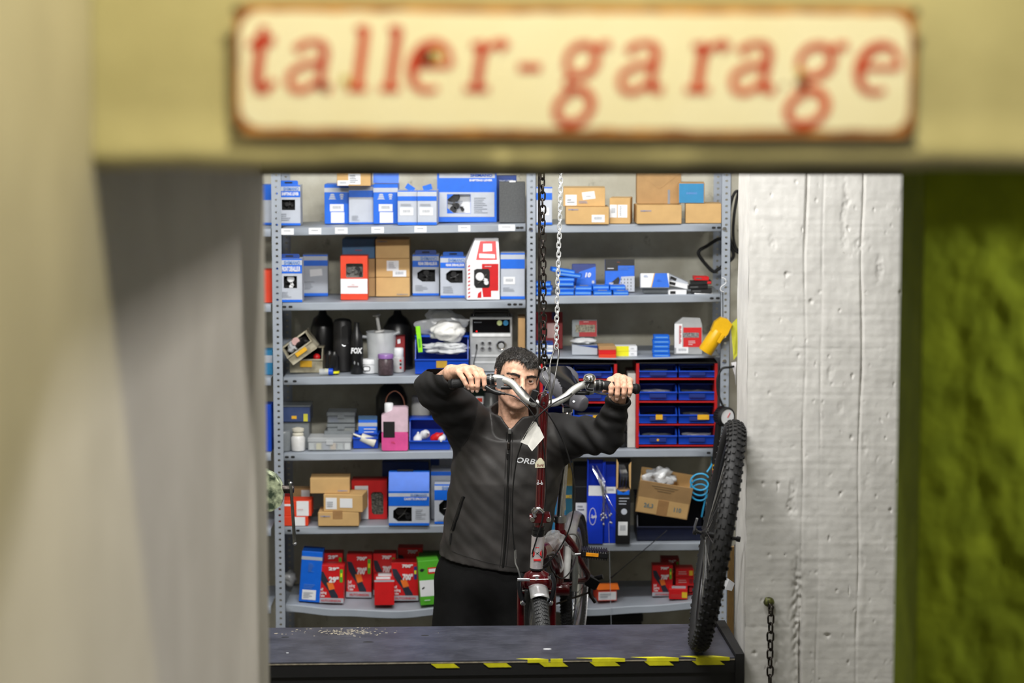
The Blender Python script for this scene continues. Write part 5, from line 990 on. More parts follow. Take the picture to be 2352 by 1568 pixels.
# ------------------------------------------------------------------ wheels
def make_wheel(root, R, tr, knobs, spokes, hubw, rim_m, tyre_m, rw, rimw=.02, pairs=2):
    """axis along x, centre at origin"""
    n = 72; b = MB(); prof = [(R-tr*2.0, -rw), (R-tr*1.5, -tr*.86), (R-tr*.8, -tr*1.0), (R-tr*.25, -tr*.72), (R, -tr*.25), (R, tr*.25), (R-tr*.25, tr*.72), (R-tr*.8, tr), (R-tr*1.5, tr*.86), (R-tr*2, rw)]
    def ring(b, prof, close=True):
        k = len(prof); vs = [(x, r*math.cos(2*PI*i/n), r*math.sin(2*PI*i/n)) for i in range(n) for r, x in prof]; fs = []
        for i in range(n):
            for j in range(k if close else k-1): fs.append((i*k+j, i*k+(j+1) % k, ((i+1) % n)*k+(j+1) % k, ((i+1) % n)*k+j))
        b.add(vs, fs)
    ring(b, prof); b.build('tyre', tyre_m, root, smooth=50)
    b = MB()
    for i in range(knobs[0]):
        a = 2*PI*i/knobs[0]
        for j, (x, rr, sx, sa, sh) in enumerate(knobs[1]):
            aa = a+(PI/knobs[0] if j % 2 else 0); M = RX(aa) @ TR(x, 0, R+rr) @ RY(math.atan2(x, tr*1.2)) @ RZ(knobs[3]*(1 if x > 0 else -1)); b.box(-sx, sx, -sa, sa, -sh*2, sh, 0, M)
    b.build('tread_blocks', knobs[2], root, kind='stuff')
    b = MB(); ring(b, [(R-tr*1.95, -rimw/2), (R-tr*1.95-.006, -rimw/2-.001), (R-tr*1.95-.018, -rimw*.35), (R-tr*1.95-.022, 0), (R-tr*1.95-.018, rimw*.35), (R-tr*1.95-.006, rimw/2+.001), (R-tr*1.95, rimw/2)]); b.build('rim', rim_m, root, smooth=40)
    h = MB(); h.lathe([(.006, -hubw/2-.008), (.006, -hubw/2), (.022, -hubw/2+.012), (.022, -hubw/2+.016), (.011, -hubw/2+.022), (.011, hubw/2-.022), (.022, hubw/2-.016), (.022, hubw/2-.012), (.006, hubw/2), (.006, hubw/2+.008)], 20, ax='x'); hub = h.build('hub', rim_m if rim_m is M_alu else M_plas, root, smooth=40)
    sp0 = None; Rr = R-tr*1.95-.02
    for i in range(spokes):
        a = 2*PI*i/spokes; s = 1 if i % 2 else -1; e = a+.5*(1 if (i//2) % 2 else -1)
        if sp0 is None or True:
            o = MB().tube([(s*(hubw/2-.014), .020*math.cos(e), .020*math.sin(e)), (s*.002, Rr*math.cos(a), Rr*math.sin(a))], .0011, 4).build('spoke', M_steel, root)
    return hub
wheel = thing('bicycle_wheel', 'knobbly mountain bike wheel standing on the bench against the pillar', 'wheel')
R29 = .378; C = onz(1601, 1496, ZB)+Vector((0, .01, 0)); lean = math.radians(9.3); psi = math.radians(-3.0)
wheel.rotation_euler = (0, lean, psi); wheel.location = C+Vector((math.sin(lean)*R29, 0, math.cos(lean)*R29+.010))
M_rimb = mat('black_rim', (34, 34, 36), .3, .3)
make_wheel(wheel, R29, .029, (72, [(-.006, .0, .0045, .006, .004), (.006, .0, .0045, .006, .004), (-.019, -.005, .004, .006, .0045), (.019, -.005, .004, .006, .0045), (.027, -.014, .003, .005, .004), (-.027, -.014, .003, .005, .004)], M_rub, .1), 32, .10, M_rimb, M_rub, .012, .026)
MB().lathe([(.008, -.078), (.011, -.076), (.011, -.066), (.006, -.064), (.006, .064), (.009, .066), (.009, .078)], 14, ax='x').build('axle', M_plas, wheel, smooth=40)
MB().tube([(-.072, 0, 0), (-.076, -.02, .02), (-.074, -.034, .05)], .004, 8).build('quick_release_lever', M_alu, wheel, smooth=40)
b = MB()
for i in range(7): a = math.radians(-62+2.0*i); b.box(-.0142, -.0132, -.003, .003, -.007, .007, 0, RX(a) @ TR(0, 0, -(R29-.085)))
b.build('yellow_decal', mat('lime_decal', (190, 206, 80), .5), wheel)
# ------------------------------------------------------------------ chains
def link_mesh(L, Wd, r):
    b = MB(); P = [(Wd/2*math.cos(a), 0, L/2*(1 if math.sin(a) > 0 else -1)*.0+ (L/2-Wd/2)*(1 if math.sin(a) >= 0 else -1)+Wd/2*math.sin(a)) for a in np.linspace(0, 2*PI, 17)[:-1]]
    b.tube(P, r, 6, closed=True); return b
def chain(label, p0, p1, L, Wd, r, m, wob=0, name='chain', top=None):
    t = thing(name, label, 'chain', p0); d = p1-p0; pitch = L-2*r-.0006; n = int(d.length/pitch); q = (-d).normalized().to_track_quat('Z', 'Y'); first = None; rr = random.Random(5)
    for i in range(n+1):
        rot = (q.to_matrix().to_4x4() @ RZ((PI/2 if i % 2 else 0)+.35+rr.uniform(-.3, .3)*wob)).to_euler(); loc = d*(i/n)+Vector((rr.uniform(-.001, .001), 0, 0))
        if first is None: first = link_mesh(L, Wd, r).build('chain_link', m, t, loc, rot, smooth=60)
        else: copy_part(first, t, loc, rot)
    return t
DC = 8.30
ch1 = chain('dark steel hoist chain hanging beside the grey upright', pt(1245, 340, DC+.02), pt(1250, 840, DC+.02), .030, .019, .0032, M_iron, 1)
ch2 = chain('bright zinc hoist chain beside the dark chain', pt(1290, 340, DC+.04), pt(1277, 795, DC+.04), .0215, .0135, .0025, mat('bright_zinc', (236, 238, 240), .38, .55), .3)
t = thing('hoist_rod', 'thin dark steel rod hanging beside the dark chain', 'rod', pt(1238, 340, DC)); e = pt(1239, 842, DC)-t.location; MB().tube([(0, 0, 0), e], .0042, 8).build('rod', M_iron, t)
def wire(name, label, P, r, m, cat='hook', closed=False):
    P = [Vector(p) for p in P]; o = P[0].copy(); t = thing(name, label, cat, o); MB().tube(smooth_path([p-o for p in P], 6, closed), r, 8, closed=closed).build('bent_wire', m, t, smooth=60); return t
wire('steel_hook', 'long steel hook between the dark chain and the stem', [pt(1239, 838, DC), pt(1243, 848, DC-.005), pt(1252, 842, DC+.01), pt(1256, 850, DC), pt(1262, 868, DC-.005), pt(1254, 888, DC-.01), pt(1243, 915, DC-.012), pt(1238, 935, DC+.01)], .0026, M_steel)
wire('steel_hook', 'second steel hook crossing over to the handlebar', [pt(1252, 840, DC+.02), pt(1246, 858, DC), pt(1252, 872, DC-.008), pt(1262, 890, DC-.012), pt(1266, 920, DC-.012), pt(1262, 936, DC+.01)], .0026, M_steel)
wire('snap_hook', 'slim steel snap hook on the bright chain', [pt(1276, 797, DC+.04), pt(1283, 806, DC+.03), pt(1281, 830, DC+.02), pt(1271, 885, DC+.0), pt(1266, 912, DC), pt(1262, 912, DC+.005), pt(1263, 850, DC+.02), pt(1264, 832, DC+.03), pt(1272, 806, DC+.04)], .0030, M_steel, closed=True)
pc = pt(1766, 1392, YP-.02); ch3 = chain('dark chain hanging from the bolt on the white pillar', pt(1770, 1402, YP-.035), pt(1768, 1640, YP-.035), .034, .021, .0035, M_iron, .6)
t = thing('eye_bolt', 'rusty round bolt in the white pillar', 'bolt', pt(1766, 1382, YP-.015)); lump('bolt_head', mat('mossy_brass', (120, 124, 60), .45, .5, col2=(60, 60, 40), vscale=80), t, (0, 0, 0), (.017, .014, .017), 2, .12); MB().tube(smooth_path([(0, -.012, -.004), (.012, -.02, -.012), (.006, -.022, -.026), (-.004, -.018, -.020)], 6), .003, 8).build('hook', M_iron, t, smooth=60)
# ------------------------------------------------------------------ things hanging by the second unit
DH = DS-.045
M_yell = mat('yellow_moulded_plastic', (240, 186, 22), .32, var=.05)
q = pt(1650, 760, DH); t = thing('yellow_holder', 'yellow plastic holder hanging on the upright', 'holder', q, (0, .56, 0))
MB().lathe([(.029, -.098), (.030, -.096), (.029, -.02), (.027, 0), (.02, .002)], 28).build('socket', M_yell, t, smooth=40); MB().lathe([(.025, -.0985), (.0, -.0986)], 24).build('socket_mouth', mat('amber_inside', (176, 130, 30), .5), t)
MB().prism([(-.028, -.012), (.030, -.02), (.036, .01), (.030, .052), (.004, .060), (-.022, .052), (-.034, .022)], -.022, .024).build('head_block', M_yell, t); MB().box(.014, .030, -.026, .02, -.04, .0, .003).build('lug', M_yell, t); MB().lathe([(.004, -.026), (.004, -.02)], 10, TR(.008, 0, -.030), 'y').build('screw', M_steel, t)
t = thing('wire_hook', 'white wire hook and black cord on the upright', 'hook', pt(1660, 655, DH)); MB().tube(smooth_path([(-.004, 0, .03), (.010, 0, .024), (.012, 0, .008), (-.006, 0, -.006), (-.008, 0, -.02), (.004, 0, -.026)], 6), .0022, 6).build('hook', M_white, t, smooth=60); MB().tube([(.0, 0, -.02), (.002, 0, -.125)], .0016, 6).build('cord', M_plas, t)
q = pt(1682, 745, DH); t = thing('rag', 'yellow-green rag hanging between the upright and the pillar', 'rag', q); MB().add([(-.006, 0, .0), (.022, -.01, .03), (.024, 0, -.12), (.006, -.01, -.14), (.0, .006, -.06)], [(0,1,2,3,4)]).build('cloth', mat('hivis_cloth', (206, 206, 60), .8), t).modifiers.new('s', 'SOLIDIFY').thickness = .004
q = pt(1684, 850, DH); t = thing('rag', 'white rag hanging below the yellow-green rag', 'rag', q); MB().add([(-.008, 0, .03), (.012, -.008, .035), (.012, 0, -.06), (.006, -.01, -.02)], [(0,1,2,3)]).build('cloth', mat('white_cloth', (226, 224, 228), .8), t).modifiers.new('s', 'SOLIDIFY').thickness = .004
# pump with gauge
q = pt(1662, 956, DH-.03); t = thing('track_pump', 'black floor pump with a round gauge hanging by the tyre', 'pump', q)
b = MB(); b.lathe([(.036, .02), (.040, .012), (.040, -.022), (.034, -.03), (.034, -.024)], 30, RZ(.55) @ TR(0, 0, 0), 'y'); g = b.build('gauge_body', M_rub, t, smooth=40)
MB().lathe([(.031, -.0265), (.0, -.0268)], 28, RZ(.55), 'y').build('gauge_face', M_white, t); MB().box(-.001, .001, -.029, -.027, -.002, .02, 0, RZ(.55) @ RY(.6)).build('gauge_needle', M_red, t)
b = MB()
for k in range(9): a = math.radians(120+14*k); b.box(-.002, .002, -.014, .014, .038, .042, 0, RZ(.55) @ RY(-a+PI/2+.4))
b.build('grip_ribs', M_plas, t); MB().tube([(-.02, .0, -.03), (-.033, .0, -.19)], .013, 14).build('barrel', M_plas, t, smooth=40); MB().tube([(-.033, 0, -.19), (-.0345, 0, -.215)], .008, 10).build('brass_collar', M_ylab, t, smooth=40); MB().tube([(-.0345, 0, -.215), (-.04, 0, -.26)], .005, 10).build('valve_head', M_red, t, smooth=40)
MB().tube(smooth_path([(0, 0, .035), (-.022, 0, .09), (-.026, 0, .15), (-.008, 0, .19), (.02, 0, .196), (.04, .01, .198)], 6), .0045, 8).build('hose', M_rub, t, smooth=60)
for i, (P, r_, la) in enumerate((([(1690, 440), (1678, 470), (1674, 520), (1680, 560), (1697, 580), (1712, 560), (1716, 500), (1706, 450)], .006, 'black inner tube hanging between the upright and the pillar'), ([(1700, 436), (1688, 480), (1684, 540), (1692, 572), (1706, 560), (1712, 480)], .006, 'second black inner tube hanging by the pillar'), ([(1656, 548), (1622, 566), (1606, 576), (1608, 590), (1636, 622), (1650, 618), (1668, 604), (1684, 590), (1680, 570)], .0072, 'black angular rubber loop hanging behind the upright'))):
    d_ = DS+.30 if i == 2 else DS+.12; wire('inner_tube', la, [pt(x, y, d_) for x, y in P], r_, M_rub, 'tube', True)
t = thing('wooden_batten', 'narrow brown wooden batten standing between tyre and pillar', 'batten', onz(1676, 1560, .0)); 
t.location = Vector((pt(1678, 1480, 8.4).x, 8.4, 0)); MB().box(-.012, .012, 0, .02, 0, pt(1678, 1255, 8.4).z, .002).build('batten', mat('old_brown_wood', (120, 92, 48), .6, var=.2, stretch=(20, 20, 1)), t)
t = thing('metal_tube', 'bright metal tube standing beside the wooden batten', 'tube', Vector((pt(1690, 1480, 8.4).x, 8.4, 0))); MB().tube([(0, 0, 0), (-.004, 0, pt(1690, 1250, 8.4).z)], .006, 10).build('tube', M_alu, t, smooth=60)
q = pt(1670, 1340, 8.1); t = thing('paper_tag', 'white paper tag sticking out behind the tyre', 'tag', q, (0, .35, 0)); MB().add([(-.024, 0, .02), (.0, -.008, .018), (.024, 0, .010), (.024, 0, -.018), (.0, -.008, -.02), (-.024, 0, -.012)], [(0,1,4,5),(1,2,3,4)]).build('paper', M_white, t).modifiers.new('s', 'SOLIDIFY').thickness = .001
# ------------------------------------------------------------------ repair-stand clamp by the passage wall
M_ham = mat('mottled_green_enamel', (196, 206, 170), .35, col2=(52, 66, 50), vscale=42)
q = pt(632, 1122, 7.9); t = thing('stand_clamp', 'mottled green clamp of a repair stand by the passage wall', 'clamp', Vector((q.x-.03, q.y, 0)))
zc_ = q.z; MB().tube([(-.19, 0, 0), (-.19, 0, zc_)], .024, 16).build('post', M_steel, t, smooth=60); MB().lathe([(.07, 0), (.07, .012), (.05, .02), (.03, .05)], 24, TR(-.19, 0, 0)).build('foot', M_iron, t, smooth=40)
b = MB(); b.prism([(-.21, -.06), (.02, -.07), (.05, -.052), (.058, -.03), (.060, -.012), (.05, .02), (.032, .045), (.0, .062), (-.21, .06)], -.035, .035); b.build('jaw', M_ham, t, TR(0, 0, zc_).to_translation(), smooth=30)
MB().lathe([(.013, .05), (.0135, .055), (.0135, .088), (.011, .092)], 18, TR(0, 0, zc_-.002), 'x').build('screw_end', M_iron, t, smooth=40)
MB().tube([(.082, -.012, zc_+.018), (.084, -.012, zc_-.002), (.094, -.012, zc_-.178)], [.0045, .0052, .0058], 10).build('tommy_bar', M_steel, t, smooth=60); lump('bar_knob', M_alu, t, (.0945, -.012, zc_-.182), (.007, .007, .006), 1, .02); lump('bar_knob', M_alu, t, (.082, -.012, zc_+.021), (.006, .006, .005), 1, .02)
# ------------------------------------------------------------------ folding bicycle
bike = thing('folding_bicycle', 'dark red folding bicycle hanging from chains, its front towards us', 'bicycle')
DF = 8.33
def bt(name, P, r, m, n=14, smooth=8, caps=True, parent=None, flat=None):
    return MB().tube(smooth_path(P, smooth) if smooth else P, r, n, caps, flat=flat).build(name, m, parent or bike, smooth=50)
M_bar = mat('satin_silver_bar', (214, 214, 210), .42, .75, var=.03)
# handle post, fluted
A, B_ = pt(1249, 918, DF), pt(1240, 1172, DF)
hp = bt('handle_post', [A, B_], .0165, M_maroon, 24, 0)
ax = (B_-A).normalized()
for s in (-.0105, 0, .0105):
    o = Vector((s, -math.sqrt(.0166**2-s*s), 0)); bt('flute', [A+ax*.02+o, B_-ax*.02+o], .0014, mat('maroon_dark_groove', (60, 4, 10), .3), 6, 0, parent=hp)
MB().lathe([(.017, -.02), (.021, -.012), (.022, .012), (.017, .022), (.010, .026)], 20, TR(*A)).build('stem_clamp', M_maroon, bike, smooth=40)
for dx, dz in ((0, .020), (0, -.008), (.006, .031)): MB().lathe([(.0042, -.024), (.005, -.022), (.005, -.012)], 12, TR(A.x+dx, A.y, A.z+dz), 'y').build('clamp_bolt', M_chrome, bike, smooth=40)
# sticker and bike mark on the post
q = pt(1241, 1066, DF-.0172); st = MB().prism([(-.018, -.012), (.018, -.012), (.018, .004), (.004, .022), (-.004, .022), (-.018, .004)], -.001, .001).build('sticker', mat('cream_sticker', (226, 220, 190), .5), bike, q); lettering('SoNi', -.012, .012, -.008, .002, -.0016, mat('brown_ink', (110, 40, 30), .5), st, .03, .2)
q = pt(1240, 1108, DF-.0178); b = MB()
for x in (-.007, .007): b.tube([(x+.0035*math.cos(a), 0, -.004+.0035*math.sin(a)) for a in np.linspace(0, 2*PI, 9)[:-1]], .0009, 4, closed=True)
b.tube([(-.007, 0, -.004), (-.005, 0, .008), (-.008, 0, .009)], .0009, 4); b.tube([(.007, 0, -.004), (.005, 0, .008)], .0009, 4); b.tube([(-.006, 0, .0), (.0, 0, -.004), (.006, 0, .0)], .0009, 4); b.build('bicycle_mark', M_white, bike, q)
# handlebar
HB = [(1118, 871, .06), (1140, 868, .05), (1160, 873, .036), (1178, 882, .018), (1196, 903, .004), (1214, 920, 0), (1248, 925, 0), (1275, 924, 0), (1298, 912, .006), (1318, 895, .018), (1340, 884, .036), (1362, 882, .05), (1388, 884, .06)]
bar = bt('handlebar', [pt(x, y, DF+d) for x, y, d in HB], .0135, M_bar, 16)
GL = (pt(1037, 882, DF+.10), pt(1120, 871, DF+.06)); GR = (pt(1463, 893, DF+.10), pt(1384, 884, DF+.06))
for k, (e, i) in enumerate((GL, GR)):
    v = i-e; b = MB(); b.tube([e, e+v*.04, e+v*.05, e+v*.5, e+v*.95, i], [.014, .0195, .0165, .0165, .0165, .0155], 18); g = b.build('grip', M_rub, bike, smooth=40)
    b = MB()
    for j in range(1, 24): c = e+v*(.06+.85*j/24); b.tube([c-v*.008, c+v*.008], .0171, 14)
    b.build('grip_ribs', M_rub, g)
    c = e+v*.0; b = MB(); b.tube([e-v*.05, e+v*.03], [.017, .0195], 18); b.build('grip_end', M_plas, bike, smooth=40)
# shifter and brake levers
def lever(i, side):
    s = side; n = i; u = (Vector((s, -.15, .02))).normalized()      # along the bar towards the middle
    b = MB(); b.tube([n+u*.0, n+u*.026], .0195, 18); sh = b.build('shifter', M_plas, bike, smooth=40); MB().tube([n+u*.010, n+u*.016], .0205, 18).build('shifter_ring', M_steel, sh)
    m = n+u*.048; MB().tube([m-u*.010, m+u*.010], .0165, 16).build('lever_clamp', M_plas, bike, smooth=40)
    b = MB(); b.prism([(x*s, z) for x, z in ((-.016, .014), (.012, .014), (.017, .004), (.002, -.026), (-.016, -.022))], -.010, .010, TR(m.x, m.y-.016, m.z-.006)); b.build('lever_body', mat('grey_lever', (150, 152, 156), .3, .6), bike)
    p0 = m+Vector((-.012*s, -.004, -.022)); e = p0+Vector((-.112*s, .030, -.006 if s > 0 else -.016)); bt('brake_lever', [p0, p0+(e-p0)*.45+Vector((0, .004, -.006)), e], .0065, M_alu, 10, flat=.6); lump('lever_ball', M_alu, bike, e, (.0085, .0085, .0085), 1, .02)
    q0 = m+Vector((.0, -.022, -.026)); q1 = q0+Vector((.050*s, -.006, .002)); MB().tube([q0, q1], .0072, 12).build('cable_boot', M_plas, bike, smooth=40); MB().tube([q1, q1+Vector((.018*s, -.001, .002))], .0042, 10).build('cable_adjuster', M_alu, bike, smooth=40); return q1+Vector((.018*s, -.001, .002))
cl = lever(GL[1], 1); cr = lever(GR[1], -1)
# bell
q = pt(1354, 868, DF+.02); MB().lathe([(.021, -.010), (.0225, -.006), (.022, .002), (.017, .011), (.008, .015), (.003, .0155)], 24, TR(*q)).build('bell_dome', M_chrome, bike, smooth=50); MB().lathe([(.017, -.02), (.018, -.009)], 18, TR(*q)).build('bell_base', M_plas, bike, smooth=40); bt('bell_thumb', [q+Vector((.0, -.012, -.018)), q+Vector((-.008, -.018, -.034)), q+Vector((.012, -.016, -.038))], .005, M_plas, 8)
q = pt(1226, 910, DF-.012); MB().box(-.012, .012, -.004, .012, -.022, .022, .003, TR(*q) @ RY(.32)).build('cable_strap', M_plas, bike)
MB().tube([pt(1226, 926, DF)+Vector((.011*math.cos(a), -.012, .011*math.sin(a))) for a in np.linspace(0, 2*PI, 13)[:-1]], .002, 6, closed=True).build('strap_ring', M_chrome, bike)
# cables
def cable(P, first=None): pts = [pt(*p) for p in P]; return bt('cable', ([first] if first is not None else [])+pts, .0026, M_plas, 8)
cable([(1225, 919, DF-.035), (1262, 955, DF-.04), (1296, 1020, DF-.03), (1316, 1090, DF-.03), (1320, 1150, DF-.035), (1306, 1218, DF-.04), (1278, 1270, DF-.03), (1247, 1302, DF-.01)], cl)
cable([(1310, 906, DF-.035), (1268, 928, DF-.05), (1232, 960, DF-.055), (1206, 1000, DF-.05), (1186, 1060, DF-.04), (1177, 1140, DF-.035), (1178, 1220, DF-.03), (1184, 1274, DF-.025)], cr)
cable([(1160, 904, DF-.01), (1185, 912, DF-.03), (1215, 938, DF-.045), (1240, 985, DF-.05), (1251, 1050, DF-.045), (1254, 1130, DF-.035), (1246, 1190, DF-.035), (1234, 1232, DF-.035), (1222, 1272, DF-.02)])
cable([(1258, 1275, DF), (1268, 1310, DF+.02), (1290, 1328, DF+.05), (1312, 1310, DF+.15), (1322, 1280, DF+.3)])
bt('shifter_boot', [pt(1116, 888, DF+.02), pt(1136, 900, DF+.0), pt(1160, 904, DF-.01)], [.0085]*8+[.008]*5+[.0045]*4, M_plas, 10)
# paper tag on the cable
q = pt(1222, 1002, DF-.058); tg = thing('paper_tag', 'plain white paper tag hanging on the bicycle cable', 'tag', q)
P = [(1224, 967), (1234, 970), (1250, 1004), (1222, 1036), (1212, 1022), (1195, 1015)]; V = [pt(x, y, DF-.058+.01*math.sin(i*1.7))-q for i, (x, y) in enumerate(P)]
o = MB().add([tuple(v) for v in V], [tuple(range(6))]).build('paper', mat('off_white_paper', (206, 204, 198), .7), tg); o.modifiers.new('s', 'SOLIDIFY').thickness = .0008
# folding hinge
q = pt(1240, 1187, DF); MB().prism(rrect(-.030, .036, -.016, .016, .006, 3), -.026, .022, TR(*q)).build('hinge_block', M_maroon, bike, smooth=30)
for x in (-.026, .030): MB().lathe([(.008, -.034), (.0095, -.030), (.0095, .02)], 16, TR(q.x+x, q.y, q.z-.004), 'y').build('hinge_pin', M_chrome, bike, smooth=40)
bt('hinge_lever', [q+Vector((-.018, -.03, .006)), q+Vector((-.020, -.034, .026)), q+Vector((-.004, -.036, .036)), q+Vector((.012, -.034, .022))], .0068, M_chrome, 10); MB().lathe([(.010, -.04), (.012, -.036), (.012, -.028)], 16, TR(q.x-.018, q.y, q.z+.028), 'y').build('lever_cam', M_chrome, bike, smooth=40)
bt('hinge_side_block', [q+Vector((-.036, -.01, 0)), q+Vector((-.028, -.01, 0))], .014, M_maroon, 12, 0)
b0, b1 = pt(1238, 1198, DF), pt(1236, 1220, DF+.002); bt('steerer', [b0, b1], .0165, M_maroon, 18, 0); h0, h1 = pt(1236, 1230, DF+.004), pt(1232, 1303, DF+.012)
for r_, f0, f1 in ((.021, -.30, -.20), (.0225, -.19, -.08), (.021, -.07, .0)): bt('headset', [h0+(h1-h0)*f0, h0+(h1-h0)*f1], r_, M_plas, 20, 0)
ht = bt('head_tube', [h0, h1], .0232, mat('pearl_white_tube', (226, 218, 220), .25, .5), 24, 0); bt('headset', [h1, h1+(h1-h0)*.05], .0245, M_plas, 20, 0)
# head badge: crossed ribbon
q = h0+(h1-h0)*.52+Vector((0, -.0245, 0)); b = MB()
for P in ([(-.016, .014), (-.002, .002), (.016, -.016)], [(.016, .014), (.002, .002), (-.016, -.014)], [(-.016, .014), (-.018, 0), (-.016, -.014)], [(.016, .014), (.018, 0), (.017, -.016)]): b.tube([(x, abs(x)*.45, z) for x, z in P], .0013, 5)
b.build('badge_outline', M_black, ht, q)
for s in (-1, 1): MB().prism([(s*.015, .011), (s*.005, .001), (s*.015, -.011)], -.0008, .006, TR(q.x, q.y+.004, q.z)).build('badge_field', M_red, ht)
MB().box(-.013, .013, -.0002, .004, -.026, -.020, 0, TR(*q)).build('badge_band', M_red, ht); MB().box(-.006, .006, -.0002, .004, .020, .023, 0, TR(*q)).build('badge_band', M_red, ht)
# fork
c = pt(1233, 1322, DF+.012); FW = thing  # crown dome
MB().lathe([(.046, -.040), (.050, -.020), (.046, -.004), (.036, .010), (.022, .020), (.016, .026)], 28, TR(*c) @ Matrix.Diagonal((1.15, .66, 1, 1))).build('fork_crown', M_maroon, bike, smooth=50)
wc = pt(1232, 1505, DF+.03); st_yaw = math.radians(5.5)
fw = bpy.data.objects.new('front_wheel', None); COL.objects.link(fw); fw.parent = bike; fw.location = wc; fw.rotation_euler = (0, 0, st_yaw)
KN = [(-.0055, .0002, .0030, .0050, .0018), (.0055, .0002, .0030, .0050, .0018), (-.0130, -.0020, .0028, .0042, .0020), (.0130, -.0020, .0028, .0042, .0020), (-.0195, -.0060, .0026, .0042, .0018), (.0195, -.0060, .0026, .0042, .0018)]
make_wheel(fw, .258, .0285, (104, KN, M_tyre, .5), 20, .09, M_alu, M_tyre, .011, .023)
for s in (-1, 1):
    x = wc.x+s*.055; bt('fork_blade', [(x-s*.008, c.y, c.z-.02), (x, c.y-.002, c.z-.06), (x, wc.y-.01, wc.z+.05), (x, wc.y-.02, wc.z)], [.0145]*8+[.0135]*8+[.012]*9, M_maroon, 14)
    bt('brake_arm', [(x-s*.006, c.y-.035, c.z+.016), (x+s*.006, c.y-.038, c.z-.014), (x+s*.002, c.y-.036, c.z-.055), (x-s*.008, c.y-.034, c.z-.085)], .0082, mat('brake_arm_black', (40, 41, 44), .3, .4), 10)
    MB().lathe([(.0065, -.014), (.0095, -.010), (.0105, 0)], 16, TR(x-s*.007, c.y-.036, c.z-.088), 'y').build('brake_pivot', M_chrome, bike, smooth=40); MB().box(-.007, .007, -.022, .022, -.005, .005, .002, TR(x-s*.020, c.y-.02, c.z-.048)).build('brake_pad', M_rub, bike)
    MB().lathe([(.004, -.01), (.004, .01)], 10, TR(x-s*.012, c.y-.028, c.z-.048), 'x').build('pad_bolt', M_chrome, bike)
bt('brake_cable', [(wc.x-.052, c.y-.046, c.z-.004), (wc.x+.050, c.y-.046, c.z-.002)], .0012, M_steel, 6, 0); MB().box(-.022, .022, -.005, .005, -.005, .005, .0015, TR(wc.x-.046, c.y-.046, c.z-.004)).build('noodle_holder', M_alu, bike)
bt('brake_noodle', [pt(1184, 1272, DF-.025), pt(1184, 1292, DF-.03), pt(1190, 1308, DF-.035), (wc.x-.055, c.y-.046, c.z-.004)], .0032, M_alu, 8); MB().tube([pt(1184, 1262, DF-.025), pt(1184, 1282, DF-.026)], .0046, 8).build('ferrule', M_alu, bike, smooth=40); MB().lathe([(.005, -.05), (.0065, -.046), (.0065, -.036)], 14, TR(wc.x+.045, c.y, c.z+.004), 'y').build('anchor_bolt', M_chrome, bike, smooth=40); MB().lathe([(.0058, -.034), (.0068, -.030), (.0068, -.024)], 14, TR(c.x, c.y, c.z-.001), 'y').build('crown_bolt', M_alu, bike, smooth=40)
def guard(parent, R, w, a0, a1, m, off=(0, 0, 0)):
    b = MB(); n = 26; vs = []
    for i in range(n+1):
        a = math.radians(a0+(a1-a0)*i/n)
        for k in range(7):
            t = (k/6-.5)*2; rr = R-.010*t*t*1.3; vs.append((t*w/2+off[0], rr*math.cos(a)+off[1], rr*math.sin(a)+off[2]))
    b.add(vs, [(i*7+k, i*7+k+1, (i+1)*7+k+1, (i+1)*7+k) for i in range(n) for k in range(6)]); o = b.build('mudguard', m, parent, smooth=60); o.modifiers.new('s', 'SOLIDIFY').thickness = .0012; return o
M_guard = mat('silver_mudguard', (196, 196, 198), .3, .6); guard(fw, .274, .066, 20, 118, M_guard)
# rear wheel and frame
rc = pt(1318, 1334, 9.12); ryaw = math.radians(-8.5)
rw = bpy.data.objects.new('rear_wheel', None); COL.objects.link(rw); rw.parent = bike; rw.location = rc; rw.rotation_euler = (0, 0, ryaw)
make_wheel(rw, .252, .0225, (110, KN, M_tyre, .5), 28, .11, M_alu, M_tyre, .011, .023); guard(rw, .270, .056, -60, 150, M_guard)
MB().box(-.012, .012, -.262, -.25, -.03, .03, .002, RX(-.35)).build('rear_reflector', M_red, rw)
s1 = pt(1286, 1196, 8.86); s2 = pt(1283, 1352, 8.80); seat_tube = bt('seat_tube', [s1, s2], .0190, M_maroon, 20, 0)
bt('seat_clamp', [s1+Vector((0, 0, -.004)), s1+Vector((0, 0, .020))], .0245, M_alu, 20, 0); bt('clamp_lever', [s1+Vector((-.02, -.012, .008)), s1+Vector((-.045, -.02, .010)), s1+Vector((-.034, -.03, .014))], .0055, M_alu, 8)
sp_top = pt(1304, 940, 8.98); bt('seat_post', [s1, sp_top], .0152, mat('polished_post', (214, 212, 212), .16, 1), 20, 0)
main0, main1 = h0+(h1-h0)*.55, pt(1280, 1300, 8.78)
bt('main_tube', [main0+Vector((.01, .02, 0)), main0+Vector((.05, .16, -.02)), main1], .025, M_maroon, 18, flat=1.2)
MB().tube([main0+Vector((.045, .13, .0)), main0+Vector((.052, .17, -.004))], .034, 16).build('frame_hinge', M_maroon, bike, smooth=40)
MB().lathe([(.024, -.04), (.026, -.036), (.026, .036), (.024, .04)], 20, TR(*s2), 'x').build('bottom_bracket', M_maroon, bike, smooth=40)
for s in (-1, 1):
    e = rc+Vector((s*.062, -.0, 0)); bt('seat_stay', [s1+Vector((s*.010, .012, -.05)), s1+Vector((s*.040, .04, -.09)), e], .009, M_maroon, 12); bt('chain_stay', [s2+Vector((s*.02, .02, 0)), s2+Vector((s*.06, .12, .0)), e], .010, M_maroon, 12)
bt('frame_brace', [pt(1292, 1222, 8.8), pt(1310, 1244, 8.82), pt(1322, 1262, 8.84)], .013, M_maroon, 12)
